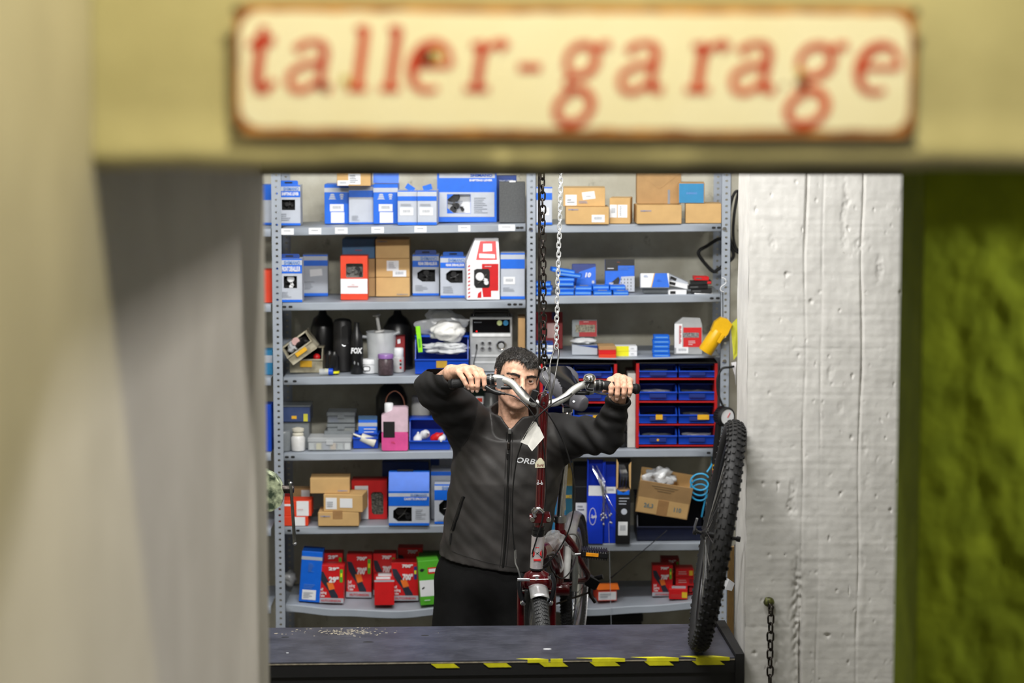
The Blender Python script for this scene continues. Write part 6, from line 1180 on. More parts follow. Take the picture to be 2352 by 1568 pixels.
bt('carrier_stay', [pt(1322, 1262, 8.84), pt(1342, 1302, 8.86), pt(1351, 1318, 8.88), pt(1345, 1330, 8.9), pt(1318, 1334, 8.86)], .009, M_maroon, 12)
# cranks, pedals, chain ring
ca = bt('crank_arm', [s2+Vector((.058, -.01, -.006)), s2+Vector((.062, -.02, .06)), s2+Vector((.060, -.03, .135))], .0105, mat('dull_alloy', (176, 180, 176), .35, .8), 10, flat=.7)
q = pt(1364, 1270, 8.76); pd = MB().box(-.048, .052, -.035, .035, -.012, .012, .004, TR(*q) @ RY(.08)).build('pedal', M_plas, bike); MB().box(-.030, .016, -.039, -.034, -.006, .007, .001, TR(*q) @ RY(.08)).build('pedal_reflector', M_rflx, pd)
b = MB()
for i in range(11):
    for z in (-.014, .014): b.box(-.046+i*.009, -.042+i*.009, -.036, .036, z-.003, z+.003, 0, TR(*q) @ RY(.08))
b.build('pedal_teeth', M_plas, pd); bt('pedal_axle', [s2+Vector((.060, -.03, .135)), q], .006, M_steel, 8, 0)
bt('crank_arm', [s2+Vector((-.05, -.01, -.006)), s2+Vector((-.055, .0, -.14))], .0105, MATS['dull_alloy'], 10, 0, flat=.7)
MB().lathe([(.075, -.002), (.078, 0), (.075, .002), (.03, .003)], 40, TR(s2.x-.048, s2.y, s2.z), 'x').build('chain_ring', M_steel, bike, smooth=30); q = s2+Vector((-.07, .0, -.14)); MB().box(-.05, .04, -.035, .035, -.012, .012, .004, TR(*q)).build('pedal', M_plas, bike)
bt('pump', [pt(1306, 1254, 8.84), pt(1300, 1328, 8.82)], .0135, mat('white_pump', (214, 214, 212), .35), 14, 0); bt('rear_noodle', [pt(1300, 1226, 8.82), pt(1322, 1228, 8.84), pt(1330, 1244, 8.86), pt(1330, 1262, 8.88)], .0035, M_alu, 8)
q = pt(1360, 1330, 8.95); b = MB(); b.box(-.02, .03, -.02, .02, -.03, .012, .004, TR(*q) @ RY(.5)); b.build('gear_changer', M_plas, bike); bt('kickstand_foot', [q, q+Vector((.04, -.01, .012))], .009, M_plas, 10, 0); bt('gear_cage', [q, q+Vector((-.01, 0, -.05)), q+Vector((.012, 0, -.09))], .006, M_iron, 8)
bt('chain_run', [q+Vector((-.01, 0, -.05)), s2+Vector((-.048, 0, -.07))], .004, M_iron, 6, 0)
# saddle
q = pt(1304, 902, 8.98); b = MB(); b.smooth = True; vs = []; n = 64; m = 56
for i in range(n+1):
    t = i/n; y = -.135+.26*t; w = .020+.078*(max(0, t-.15)/.85)**1.1*(1-.35*max(0, t-.85)/.15); h = .020+.026*math.sin(PI*min(1, t*.9+.1)); zc0 = .004+.02*(t-.4)**2*4
    for j in range(m):
        a = 2*PI*j/m; e = math.copysign(abs(math.sin(a))**.8, math.sin(a)); vs.append((w*math.cos(a)*(1 if i not in (0, n) else .6), y, zc0+(h if e > 0 else h*.9)*e*(1 if i not in (0, n) else .5)))
fs = [(i*m+j, i*m+(j+1) % m, (i+1)*m+(j+1) % m, (i+1)*m+j) for i in range(n) for j in range(m)]+[tuple(range(m)), tuple(n*m+j for j in range(m))]
M_sadg = mat('grey_saddle_vinyl', (104, 104, 110), .4); M_sadb = mat('glossy_black_vinyl', (22, 22, 26), .15)
me = bpy.data.meshes.new('saddle'); me.from_pydata(vs, [], fs); me.materials.append(M_sadg); me.materials.append(M_sadb)
for p in me.polygons:
    cx = sum(vs[i][0] for i in p.vertices)/len(p.vertices); cz = sum(vs[i][2] for i in p.vertices)/len(p.vertices)
    cy = sum(vs[i][1] for i in p.vertices)/len(p.vertices)
    if -.040 < cx < .040 and cy > -.070: p.material_index = 1
bm = bmesh.new(); bm.from_mesh(me); bmesh.ops.recalc_face_normals(bm, faces=bm.faces); bm.to_mesh(me); bm.free(); shade(me, 50); sd = link('saddle', me, bike, q, (.38, .0, math.radians(28))); sd.scale = (1.0, .95, 1.05); sd.modifiers.new('s', 'SUBSURF').levels = 1
for s in (-.02, .02): bt('saddle_rail', [q+Vector((s, -.09, -.02)), q+Vector((s, -.03, -.04)), q+Vector((s, .06, -.04)), q+Vector((s, .1, -.02))], .0036, M_chrome, 8)
MB().box(-.02, .02, -.02, .02, -.012, .012, .004, TR(*(sp_top+Vector((0, 0, .0))))).build('saddle_clamp', M_chrome, bike)
# clear bag wrapped round the hinge of the frame
q = pt(1266, 1254, 8.42); o = lump('bubble_bag', mat('bubble_wrap', (236, 238, 240), .15, bump=.8, bscale=60, alpha=.34, spec=.8), None, (0, 0, 0), (.034, .10, .040), 61, .25, 4); o.location = q+Vector((0, .06, 0)); o.rotation_euler = (0, .2, -.4); tag(o, 'clear bubble bag wrapped round the bicycle frame', 'bag'); lettering('HNI', -.016, .022, -.006, .010, -.105, MATS['sign_red'], o, .02)
from mathutils.bvhtree import BVHTree
# ------------------------------------------------------------------ smooth solids on a sparse grid
V3 = lambda v: np.array(v, float)
def rcone(a, b, r1, r2):
    a, b = V3(a), V3(b); ba = b-a; l2 = ba@ba; rr = r1-r2; a2 = l2-rr*rr; il2 = 1/l2
    def f(P):
        pa = P-a; y = pa@ba; z = y-l2; w = pa*l2-np.outer(y, ba); x2 = (w*w).sum(1); y2 = y*y*l2; z2 = z*z*l2; k = np.sign(rr)*rr*rr*x2
        d = (np.sqrt(np.maximum(x2*a2*il2, 0))+y*rr)*il2-r1
        m1 = np.sign(z)*a2*z2 > k; m2 = (~m1) & (np.sign(y)*a2*y2 < k)
        d = np.where(m1, np.sqrt(x2+z2)*il2-r2, d); return np.where(m2, np.sqrt(x2+y2)*il2-r1, d)
    return f
def ellip(c, r, R=None):
    c, r = V3(c), V3(r)
    def f(P):
        q = P-c
        if R is not None: q = q@R
        k0 = np.sqrt(((q/r)**2).sum(1))+1e-9; k1 = np.sqrt(((q/(r*r))**2).sum(1))+1e-9; return k0*(k0-1)/k1
    return f
def ball(c, r):
    c = V3(c); return lambda P: np.sqrt(((P-c)**2).sum(1))-r
def frame(f, M):                                   # evaluate f in a local frame
    Mi = np.array(M.inverted()); return lambda P: f(P@Mi[:3, :3].T+Mi[:3, 3])
def smin(a, b, k):
    h = np.clip(.5+.5*(b-a)/k, 0, 1); return b+(a-b)*h-k*h*(1-h)
class Solid:
    def __init__(s): s.ops = []; s.disp = None; s.clips = []
    def add(s, f, k=.01): s.ops.append((1, k, f)); return s
    def sub(s, f, k=.005): s.ops.append((-1, k, f)); return s
    def ev(s, P, ops=None):
        d = np.full(len(P), .5)
        for sg, k, f in (s.ops if ops is None else ops):
            d = smin(d, f(P), k) if sg > 0 else -smin(-d, f(P), k)
        if s.disp: d = d+s.disp(P)
        for f in s.clips: d = np.maximum(d, f(P))
        return d
    def mesh(s, lo, hi, vox, n=14):
        lo = np.floor(V3(lo)/vox).astype(int); hi = np.ceil(V3(hi)/vox).astype(int); nb = (hi-lo)//n+1; Rb = n*vox*.87
        I = np.stack(np.meshgrid(*[np.arange(q) for q in nb], indexing='ij'), -1).reshape(-1, 3); Cc = (lo+I*n+n/2)*vox
        vals = [f(Cc) for _, _, f in s.ops]; d = s.ev(Cc); keep = np.abs(d) < Rb*1.7+.012
        keys = []; verts = []; quads = []
        g = np.arange(n+2)-1
        for bi in np.nonzero(keep)[0]:
            ops = [o for o, v in zip(s.ops, vals) if v[bi] < Rb*1.7+o[1]+.01]
            if not ops: continue
            o0 = lo+I[bi]*n
            G = np.stack(np.meshgrid(o0[0]+g, o0[1]+g, o0[2]+g, indexing='ij'), -1).reshape(-1, 3)
            D = s.ev(G*vox, ops).reshape((n+2,)*3); S_ = D < 0
            if S_.all() or not S_.any(): continue
            c8 = [D[a:a+n+1, b:b+n+1, c:c+n+1] for a in (0, 1) for b in (0, 1) for c in (0, 1)]
            neg = sum((x < 0).astype(int) for x in c8); act = np.argwhere((neg > 0) & (neg < 8))
            if not len(act): continue
            cv = np.stack([x[act[:, 0], act[:, 1], act[:, 2]] for x in c8], 1)
            off_ = V3([(a, b, c) for a in (0, 1) for b in (0, 1) for c in (0, 1)]); acc = np.zeros((len(act), 3)); cnt = np.zeros(len(act))
            for i in range(8):
                for j in range(i+1, 8):
                    if abs(off_[i]-off_[j]).sum() != 1: continue
                    m = (cv[:, i] < 0) != (cv[:, j] < 0)
                    if not m.any(): continue
                    t = cv[m, i]/(cv[m, i]-cv[m, j]); acc[m] += off_[i]+(off_[j]-off_[i])*t[:, None]; cnt[m] += 1
            ci = act+o0-1; verts.append((ci+acc/cnt[:, None])*vox); keys.append(ci)
            for ax_ in range(3):
                e = [0, 0, 0]; e[ax_] = 1
                A = S_[1:n+1, 1:n+1, 1:n+1]; Bq = S_[1+e[0]:n+1+e[0], 1+e[1]:n+1+e[1], 1+e[2]:n+1+e[2]]
                w = np.argwhere(A != Bq)
                if not len(w): continue
                fl = A[w[:, 0], w[:, 1], w[:, 2]]; base = w+o0; u, v = [(1, 2), (2, 0), (0, 1)][ax_]; du = np.zeros(3, int); dv = np.zeros(3, int); du[u] = 1; dv[v] = 1
                q = np.stack([base-du-dv, base-dv, base, base-du], 1); q[~fl] = q[~fl][:, ::-1]; quads.append(q)
        K = np.concatenate(keys); Vt = np.concatenate(verts); Q = np.concatenate(quads)
        def code(x): x = x-lo+8; return (x[..., 0]*4096+x[..., 1])*4096+x[..., 2]
        kc, ix = np.unique(code(K), return_index=True); Vt = Vt[ix]; qc = code(Q); qi = np.searchsorted(kc, qc); qi = np.clip(qi, 0, len(kc)-1); ok = (kc[qi] == qc).all(1)
        return Vt, qi[ok]
def solid_obj(name, V_, Q, mats, parent=None, mi=None, origin=None, it=0):
    me = bpy.data.meshes.new(name); V_ = V_ if origin is None else V_-V3(origin)
    me.vertices.add(len(V_)); me.vertices.foreach_set('co', V_.astype(np.float32).ravel()); me.loops.add(len(Q)*4); me.loops.foreach_set('vertex_index', Q.astype(np.int32).ravel())
    me.polygons.add(len(Q)); me.polygons.foreach_set('loop_start', np.arange(len(Q), dtype=np.int32)*4); me.polygons.foreach_set('loop_total', np.full(len(Q), 4, dtype=np.int32))
    for m in mats: me.materials.append(m)
    if mi is not None: me.polygons.foreach_set('material_index', mi.astype(np.int32))
    me.polygons.foreach_set('use_smooth', [True]*len(Q)); me.update(calc_edges=True); me.validate()
    return link(name, me, parent)
def waves(seed, scale, n=6, st=(1, 1, 1)):         # smooth pseudo-noise, about -1..1
    r = np.random.RandomState(seed); K = r.normal(size=(n, 3))*scale*V3(st); ph = r.uniform(0, 6.28, n)
    return lambda P: sum(np.sin(P@K[i]+ph[i]) for i in range(n))/n*1.6
# ------------------------------------------------------------------ the mechanic
DM = 8.80
def sm(a, b, x): t = np.clip((x-a)/(b-a), 0, 1); return t*t*(3-2*t)
man = thing('person', 'mechanic in a black jacket holding the handlebar of the red bicycle', 'person', (pt(1130, 1300, DM).x, DM, 0))
# head frame: x to the right, y away from us, z up, origin between the eyes inside the skull
HC = pt(1187.5, 862, 8.735)
HM = Matrix.Translation(HC) @ Matrix.Rotation(math.radians(9.5), 4, 'Y') @ Matrix.Rotation(math.radians(13.5), 4, 'Z') @ Matrix.Rotation(math.radians(2), 4, 'X')
hw = lambda x, y, z: np.array(HM @ Vector((x, y, z)))
head = []; H = lambda sg, k, f: head.append((sg, k, frame(f, HM)))
H(1, .001, ellip((0, .014, .022), (.0740, .092, .069))); H(1, .02, ellip((0, -.030, .034), (.062, .054, .046))); H(1, .03, ellip((0, -.028, -.035), (.063, .054, .074)))
for s in (-1, 1):
    H(1, .020, rcone((s*.055, .004, -.050), (s*.020, -.058, -.092), .0185, .0165)); H(1, .016, ellip((s*.043, -.058, -.026), (.021, .022, .017)))
H(1, .014, ellip((0, -.070, -.097), (.021, .017, .016))); H(1, .016, ellip((0, -.066, -.058), (.033, .027, .028)))
H(1, .010, rcone((-.036, -.0795, .0165), (.036, -.0795, .0165), .0098, .0098))
for s in (-1, 1):
    H(-1, .010, ellip((s*.0335, -.097, -.004), (.0170, .019, .0095)))
H(1, .008, rcone((0, -.086, .008), (0, -.110, -.030), .0080, .0112)); H(1, .006, ball((0, -.110, -.033), .0118))
for s in (-1, 1):
    H(1, .006, ellip((s*.0135, -.097, -.036), (.0090, .012, .0082))); H(-1, .003, ellip((s*.0065, -.104, -.045), (.004, .006, .003)))
EYE = lambda s: (s*.0335, -.0730, -.0015)
for s in (-1, 1):
    c = EYE(s); H(1, .0035, ball(c, .0142)); H(-1, .0012, ellip((c[0], c[1]-.0150, c[2]-.0008), (.0132, .0125, .0042), np.array(Matrix.Rotation(-s*.10, 3, 'Y'))))
    H(1, .004, rcone((s*.016, -.0835, .0085), (s*.047, -.0760, .0085), .0038, .0036))
H(1, .005, rcone((-.020, -.0855, -.0605), (0, -.0935, -.0575), .0038, .0050)); H(1, .005, rcone((.020, -.0855, -.0605), (0, -.0935, -.0575), .0038, .0050))
H(1, .005, rcone((-.018, -.0850, -.0655), (0, -.0920, -.0685), .0038, .0056)); H(1, .005, rcone((.018, -.0850, -.0655), (0, -.0920, -.0685), .0038, .0056))
H(-1, .003, rcone((-.024, -.0905, -.0630), (0, -.0995, -.0626), .0016, .0018)); H(-1, .003, rcone((.024, -.0905, -.0630), (0, -.0995, -.0626), .0016, .0018))
for s in (-1, 1):                                 # nasolabial and cheek hollows, ears
    H(-1, .008, rcone((s*.021, -.101, -.036), (s*.033, -.088, -.066), .0032, .0026)); H(-1, .018, ellip((s*.060, -.070, -.058), (.014, .02, .02)))
    Re = np.array(Matrix.Rotation(s*.35, 3, 'Z')); H(1, .005, ellip((s*.076, .012, -.010), (.0075, .019, .031), Re)); H(-1, .004, ellip((s*.085, .006, -.008), (.006, .010, .018), Re))
Nb = pt(1180, 985, DM+.01)
neck_a = hw(0, .022, -.055)
J = dict(S1=pt(1082, 984, DM), E1=pt(1000, 892, 8.60), W1=pt(1036, 855, 8.480), S2=pt(1275, 1000, DM), E2=pt(1396, 1002, 8.60), W2=pt(1424, 903, 8.500))
body = Solid(); body.ops += head
body.add(rcone(neck_a, Nb, .053, .056), .02); body.add(rcone(hw(-.036, .012, -.07), pt(1165, 985, DM-.055), .012, .010), .016); body.add(rcone(hw(.036, .012, -.07), pt(1186, 985, DM-.055), .012, .010), .016); body.add(ball(hw(0, -.030, -.128), .013), .016)
body.add(rcone(J['S1']+Vector((.02, 0, -.03)), J['S2']+Vector((-.02, 0, -.03)), .045, .045), .03); body.add(ellip(pt(1165, 1060, DM), (.155, .095, .15)), .05); body.add(ellip(pt(1140, 1220, DM+.01), (.14, .09, .17)), .06)
body.add(rcone(J['S1'], J['E1'], .044, .038), .03); body.add(rcone(J['E1'], J['W1'], .038, .026), .02); body.add(rcone(J['S2'], J['E2'], .044, .038), .03); body.add(rcone(J['E2'], J['W2'], .038, .026), .02)
TIPS = []
def hand(W, mcp, pip, dip, tip, rads, thumb, hump):
    for m in mcp: body.add(rcone(W, m, .021, .0132), .012)
    for a, b in zip(mcp, mcp[1:]): body.add(rcone(a, b, .0118, .0118), .006)
    body.add(ball(hump, .022), .018)
    for m, p, d, t, r in zip(mcp, pip, dip, tip, rads):
        body.add(rcone(m, p, r*1.22, r*1.06), .0030); body.add(ball(p, r*1.10), .002); body.add(rcone(p, d, r*1.02, r*.94), .0022); body.add(rcone(d, t, r*.95, r*.80), .0022); TIPS.append((d, t, r))
    for a, b, r1, r2 in thumb: body.add(rcone(a, b, r1, r2), .006)
G0 = DF+.085
hand(pt(1036, 855, 8.480), [pt(x, y, G0+.006) for x, y in ((1053, 854), (1069, 848), (1086, 847), (1103, 853))], [pt(x, y, G0-.036) for x, y in ((1064, 870), (1081, 868), (1097, 866), (1112, 867))], [pt(x, y, G0-.039) for x, y in ((1070, 882), (1084, 886), (1097, 886), (1113, 884))], [pt(x, y, G0-.028) for x, y in ((1075, 890), (1085, 895), (1096, 895), (1113, 891))], (.0086, .0094, .0097, .0094),
     [(pt(1072, 862, 8.46), pt(1105, 876, 8.445), .014, .011), (pt(1105, 876, 8.445), pt(1120, 884, 8.42), .011, .0085)], pt(1066, 852, 8.450))
hand(pt(1424, 900, 8.500), [pt(x, y, G0+.006) for x, y in ((1402, 874), (1417, 868), (1432, 869), (1446, 875))], [pt(x, y, G0-.036) for x, y in ((1404, 889), (1419, 887), (1434, 888), (1448, 890))], [pt(x, y, G0-.039) for x, y in ((1403, 900), (1418, 904), (1433, 902), (1447, 901))], [pt(x, y, G0-.028) for x, y in ((1402, 908), (1417, 913), (1432, 910), (1446, 907))], (.0094, .0098, .0095, .0084),
     [(pt(1412, 885, 8.47), pt(1396, 894, 8.450), .014, .011), (pt(1396, 894, 8.450), pt(1388, 898, 8.425), .011, .0085)], pt(1419, 871, 8.455))
wv1 = waves(3, 160, 8); body.disp = lambda P: .0005*wv1(P)
lo = np.minimum.reduce([V3(pt(930, 1330, 8.3)), V3(pt(930, 780, 9.0)), V3(pt(930, 1330, 9.0))]); hi = V3(pt(1480, 760, 9.0)); lo[1] = 8.26; hi[1] = 9.02
Vb, Qb = body.mesh((lo[0], 8.26, pt(1100, 1330, DM).z), (hi[0], 9.02, pt(1190, 780, DM).z), .0024)
# skin colours follow the place on the head
m = bpy.data.materials.new('skin'); m.use_nodes = True; MATS['skin'] = m; nn = m.node_tree.nodes; LL = m.node_tree.links; bs = nn['Principled BSDF']
at = nn.new('ShaderNodeAttribute'); at.attribute_name = 'tone'; nz = nn.new('ShaderNodeTexNoise'); nz.inputs['Scale'].default_value = 90; nz.inputs['Detail'].default_value = 5; tcn = nn.new('ShaderNodeTexCoord'); LL.new(tcn.outputs['Object'], nz.inputs['Vector'])
rp = nn.new('ShaderNodeValToRGB'); rp.color_ramp.elements[0].color = (.80, .76, .74, 1); rp.color_ramp.elements[1].color = (1.08, 1.06, 1.05, 1); rp.color_ramp.elements[0].position = .35; rp.color_ramp.elements[1].position = .65; LL.new(nz.outputs['Fac'], rp.inputs[0])
mx_ = nn.new('ShaderNodeMixRGB'); mx_.blend_type = 'MULTIPLY'; mx_.inputs[0].default_value = 1; LL.new(at.outputs['Color'], mx_.inputs[1]); LL.new(rp.outputs[0], mx_.inputs[2]); LL.new(mx_.outputs[0], bs.inputs['Base Color'])
bs.inputs['Roughness'].default_value = .48; bs.inputs['Subsurface Weight'].default_value = .12; bs.inputs['Subsurface Radius'].default_value = (.008, .003, .002); bs.inputs['Specular IOR Level'].default_value = .4
bp = nn.new('ShaderNodeBump'); bp.inputs['Strength'].default_value = .25; bp.inputs['Distance'].default_value = .002; n3 = nn.new('ShaderNodeTexNoise'); n3.inputs['Scale'].default_value = 320; LL.new(tcn.outputs['Object'], n3.inputs['Vector']); LL.new(n3.outputs['Fac'], bp.inputs['Height']); LL.new(bp.outputs[0], bs.inputs['Normal'])
bo = solid_obj('body', Vb, Qb, [m], man, origin=man.location)
Mi = np.array(HM.inverted()); q = Vb@Mi[:3, :3].T+Mi[:3, 3]
tone = np.tile(V3(lin((224, 180, 154))[:3]), (len(Vb), 1))
def blend(w, c):
    global tone
    tone = tone*(1-w[:, None])+V3(lin(c)[:3])*w[:, None]
inh = (q[:, 2] > -.13) & (q[:, 2] < .13) & (np.abs(q[:, 0]) < .1) & (np.abs(q[:, 1]) < .13)
st_ = sm(-.044, -.062, q[:, 2])*sm(.02, -.02, q[:, 1])*(1-np.exp(-((q[:, 0]/.02)**2+((q[:, 2]+.063)/.010)**2))*.8)*inh; blend(st_*.42, (142, 112, 100))
blend(np.exp(-(((q[:, 0])/.019)**2+((q[:, 2]+.063)/.0065)**2)*1.0)*(q[:, 1] < -.078)*inh*.8, (186, 112, 104)); blend(np.exp(-((q[:, 0]/.014)**2+((q[:, 2]+.036)/.016)**2+((q[:, 1]+.105)/.02)**2))*.45*inh, (214, 140, 118))
for s in (-1, 1):
    blend(np.exp(-(((q[:, 2]-(.0145+.0035*np.sin(np.clip((s*q[:, 0]-.012)/.04, 0, 1)*3.1)))/.0042)**2))*sm(.008, .014, s*q[:, 0])*sm(.056, .048, s*q[:, 0])*(q[:, 1] < -.05)*.6*inh, (70, 54, 46)); blend(np.exp(-(((q[:, 0]-s*.045)/.018)**2+((q[:, 2]+.030)/.016)**2))*(q[:, 1] < -.04)*.30*inh, (214, 138, 116)); blend(np.exp(-(((q[:, 0]-s*.0335)/.018)**2+((q[:, 2]+.004)/.011)**2))*(q[:, 1] < -.06)*.40*inh, (160, 108, 92)); blend((np.abs(q[:, 0]-s*.079) < .012)*(np.abs(q[:, 1]-.012) < .03)*.4*inh, (212, 132, 116))
hd = (~inh) & (Vb[:, 1] < 8.6); kn = sum(np.exp(-(((Vb-V3(t))**2).sum(1))/.010**2) for d, t, r in TIPS); blend(np.clip(kn, 0, 1)*.35, (206, 140, 122)); blend(hd*.25*(waves(9, 90)(Vb)*.5+.5), (176, 132, 114))
ca_ = bo.data.color_attributes.new('tone', 'FLOAT_COLOR', 'POINT'); ca_.data.foreach_set('color', np.concatenate([tone, np.ones((len(tone), 1))], 1).astype(np.float32).ravel())
HEADBVH = BVHTree.FromPolygons([Vector(v) for v in Vb[:]], [tuple(int(i) for i in q_) for q_ in Qb])
# nails
M_nail = mat('finger_nail', (224, 186, 168), .3)
for d, t, r in TIPS:
    d, t = V3(d), V3(t); ax = (t-d)/np.linalg.norm(t-d); n_ = V3((0, -1, .1)); n_ = n_-ax*(n_@ax); n_ /= np.linalg.norm(n_); sd_ = np.cross(ax, n_)
    Mx = Matrix(((sd_[0], n_[0], ax[0], 0), (sd_[1], n_[1], ax[1], 0), (sd_[2], n_[2], ax[2], 0), (0, 0, 0, 1))); c = t+n_*r*.72+ax*r*.15
    bm = bmesh.new(); bmesh.ops.create_icosphere(bm, subdivisions=2, radius=1); me = bpy.data.meshes.new('finger_nail')
    for v in bm.verts: v.co = Matrix.Translation(Vector(c)-man.location) @ Mx @ Vector((v.co.x*r*.62, v.co.y*r*.18, v.co.z*r*.75))
    bm.to_mesh(me); bm.free(); me.materials.append(M_nail); shade(me, 60); link('finger_nail', me, man)
# eyes
M_eyew = mat('eye_white', (186, 172, 164), .15, var=.02); M_iris = mat('brown_iris', (52, 34, 24), .1, var=.1); M_brow = mat('dark_brow_hair', (44, 36, 32), .8, var=.2, vscale=300)
for s in (-1, 1):
    c = Vector(hw(*EYE(s))); e = lump('eye', M_eyew, man, c-man.location, (.0122, .0122, .0122), 0, 0, 3)
    gz = (pt(1190, 700, 0.01)-c).normalized(); qd = gz.to_track_quat('Y', 'Z').to_matrix().to_4x4()
    MB().lathe([(.0001, .0128), (.003, .0127), (.0058, .0116), (.0060, .0108)], 18, TR(*(c-man.location)) @ qd, 'y').build('iris', M_iris, e, TR(0, 0, 0).to_translation(), smooth=60)
    b = MB(); r_ = random.Random(2+s)
    P = smooth_path([(s*.012, 0, .0120), (s*.024, 0, .0165), (s*.038, 0, .0175), (s*.053, 0, .0115)], 8); bv = HEADBVH; hmi = HM.to_3x3()
    for i in range(300):
        k = r_.randrange(len(P)-1); t_ = k/len(P); p = P[k]+Vector((0, 0, r_.uniform(-.0048, .0042)*(1-.6*t_))); o_ = HM @ Vector((p.x, -.16, p.z)); h_ = bv.ray_cast(o_, hmi @ Vector((0, 1, 0)))
        if h_[0] is None: continue
        dd = hmi @ Vector((s*.0055, -.0006, r_.uniform(-.0005, .0030))); q0 = h_[0]-man.location; b.tube([q0-h_[1]*.0008, q0+dd*.5+h_[1]*.0012, q0+dd], [.0006, .0005, .0002], 3)
    b.build('eyebrow', M_brow, man, smooth=60)
# hair
hair = Solid(); skl = ellip((0, .014, .022), (.0740, .092, .069)); fore = ellip((0, -.030, .034), (.062, .054, .046))
wh = waves(12, 260, 10, (1, .5, .5)); wh2 = waves(5, 90, 6)
def hair_f(P):
    d = smin(skl(P), fore(P), .02)-.0065-.0025*sm(.05, .10, P[:, 2]); x, y, z = P[:, 0], P[:, 1], P[:, 2]
    line = np.where(y < -.03, .066-.018*sm(-.022, .012, x)+.004*wh2(P), 0)            # hairline on the brow
    side_ = sm(-.050, -.020, y); zl = np.where(y < -.045, line, np.where(y < .004, .060-(.060+.030)*sm(-.045, -.012, y), np.where(y < .03, .022*1.0, -.055)))
    d = d+.0022*wh(P)+.0018*wh2(P)
    return np.maximum(d, (zl-z)*.75)
hair.add(frame(hair_f, HM), .001)
c = V3(HC); Vh, Qh = hair.mesh(c-.16, c+.17, .0024)
M_hair = mat('dark_greying_hair', (40, 36, 34), .5, col2=(16, 14, 14), vscale=220, stretch=(1, .35, .6)); ho = solid_obj('hair', Vh, Qh, [M_hair], man, origin=man.location)
b = MB(); r_ = random.Random(8); qh = Vh@Mi[:3, :3].T+Mi[:3, 3]; M_lock = mat('grey_hair_strand', (96, 92, 88), .45, col2=(20, 18, 18), vscale=120)
ids = [i for i in range(len(Vh)) if qh[i, 1] < .03 and qh[i, 2] > -.02]
for i in r_.sample(ids, 2600):
    p = qh[i]; nrm_ = V3((p[0]/.0735**2, (p[1]-.014)/.092**2, (p[2]-.022)/.069**2)); nrm_ /= np.linalg.norm(nrm_); fl = V3((-.35+p[0]*3+r_.uniform(-.4, .4), -.75, -.35+r_.uniform(-.3, .3))) if p[2] > .05 else V3((0, .25+r_.uniform(-.3, .3), -1)); fl = fl-nrm_*(fl@nrm_); fl /= np.linalg.norm(fl); L = r_.uniform(.010, .020) if p[2] > .05 else r_.uniform(.005, .010)
    P = [p-nrm_*.002, p+fl*L*.5+nrm_*.0030, p+fl*L+nrm_*.0016]; b.tube([Vector(hw(*x))-man.location for x in P], [.0008, .00065, .0002], 3, False)
b.build('hair_strands', [M_lock], ho)
# ------------------------------------------------------------------ jacket and trousers
rows = [(905, 1150, 1212), (935, 1124, 1238), (955, 1094, 1262), (980, 1068, 1290), (1010, 1052, 1302), (1050, 1040, 1302), (1080, 1035, 1296), (1120, 1030, 1286), (1160, 1025, 1277), (1200, 1019, 1270), (1240, 1012, 1264), (1275, 1006, 1260), (1320, 1002, 1256), (1360, 1000, 1254)]
tz, tx, ta = [], [], []
for y, l, r in rows:
    p0, p1 = pt(l, y, DM), pt(r, y, DM); tz.append(p0.z); tx.append((p0.x+p1.x)/2); ta.append((p1.x-p0.x)/2)
tz, tx, ta = [np.array(v)[::-1] for v in (tz, tx, ta)]; zf = np.array([pt(1150, y, DM).z for y in (1360, 1250, 1100, 990, 950, 930)]); bf = np.array([.132, .128, .132, .108, .085, .06])
zsh2 = pt(1170, 1012, DM-.10).z
def torso(P):
    z = P[:, 2]; cx = np.interp(z, tz, tx); a = np.interp(z, tz, ta); b = np.interp(z, zf, bf); x = (P[:, 0]-cx)/a; y = (P[:, 1]-DM-.005)/b; k = np.sqrt(np.abs(x)**2.3+np.abs(y)**2.3+1e-9)**(2/2.3)
    d = (k-1)*np.minimum(a, b)*.85; ztp = zsh2+.42*np.clip(P[:, 1]-(DM-.10), -.05, .2); return np.maximum(d, (z-ztp)*.8)
arm1 = lambda P: smin(rcone(J1['S'], J1['E'], .092, .072)(P), rcone(J1['E'], J1['W'], .070, .044)(P), .03)
J1 = dict(S=pt(1088, 985, DM), E=pt(999, 890, 8.61), W=pt(1036, 862, 8.492)); J2 = dict(S=pt(1272, 1003, DM), E=pt(1392, 1000, 8.61), W=pt(1421, 918, 8.515))
f1a, f1b = rcone(J1['S'], J1['E'], .090, .072), rcone(J1['E'], J1['W'], .068, .042); f2a, f2b = rcone(J2['S'], J2['E'], .086, .060), rcone(J2['E'], J2['W'], .058, .041)
jk = Solid(); jk.add(torso, .02); jk.add(f1a, .05); jk.add(f1b, .025); jk.add(f2a, .05); jk.add(f2b, .025)
wA, wB, wC = waves(21, 26, 8, (1, 1, .35)), waves(22, 60, 8), waves(23, 14, 6)
def ring_folds(P, A, B_, fr, ph, amp):
    A, B_ = V3(A), V3(B_); ax = B_-A; L = np.linalg.norm(ax); ax /= L; t = ((P-A)@ax)/L; perp = P-A-np.outer(t*L, ax); dist = np.linalg.norm(perp, axis=1)
    skew = perp@V3((.3, .5, .8))*60; w = np.exp(-((t-.85)/.45)**2)*np.exp(-(dist/.12)**4); return amp*w*np.sin(t*fr+skew+ph+1.5*wC(P))
def folds(P):
    d = .0035*wA(P)+.0026*wB(P)
    d = d+ring_folds(P, J1['S'], J1['E'], 16, 0, .0055)+ring_folds(P, J1['E'], J1['W'], 13, 1, .004)+ring_folds(P, J2['S'], J2['E'], 20, .6, .0065)+ring_folds(P, J2['E'], J2['W'], 17, 0, .0055); return d
jk.disp = folds
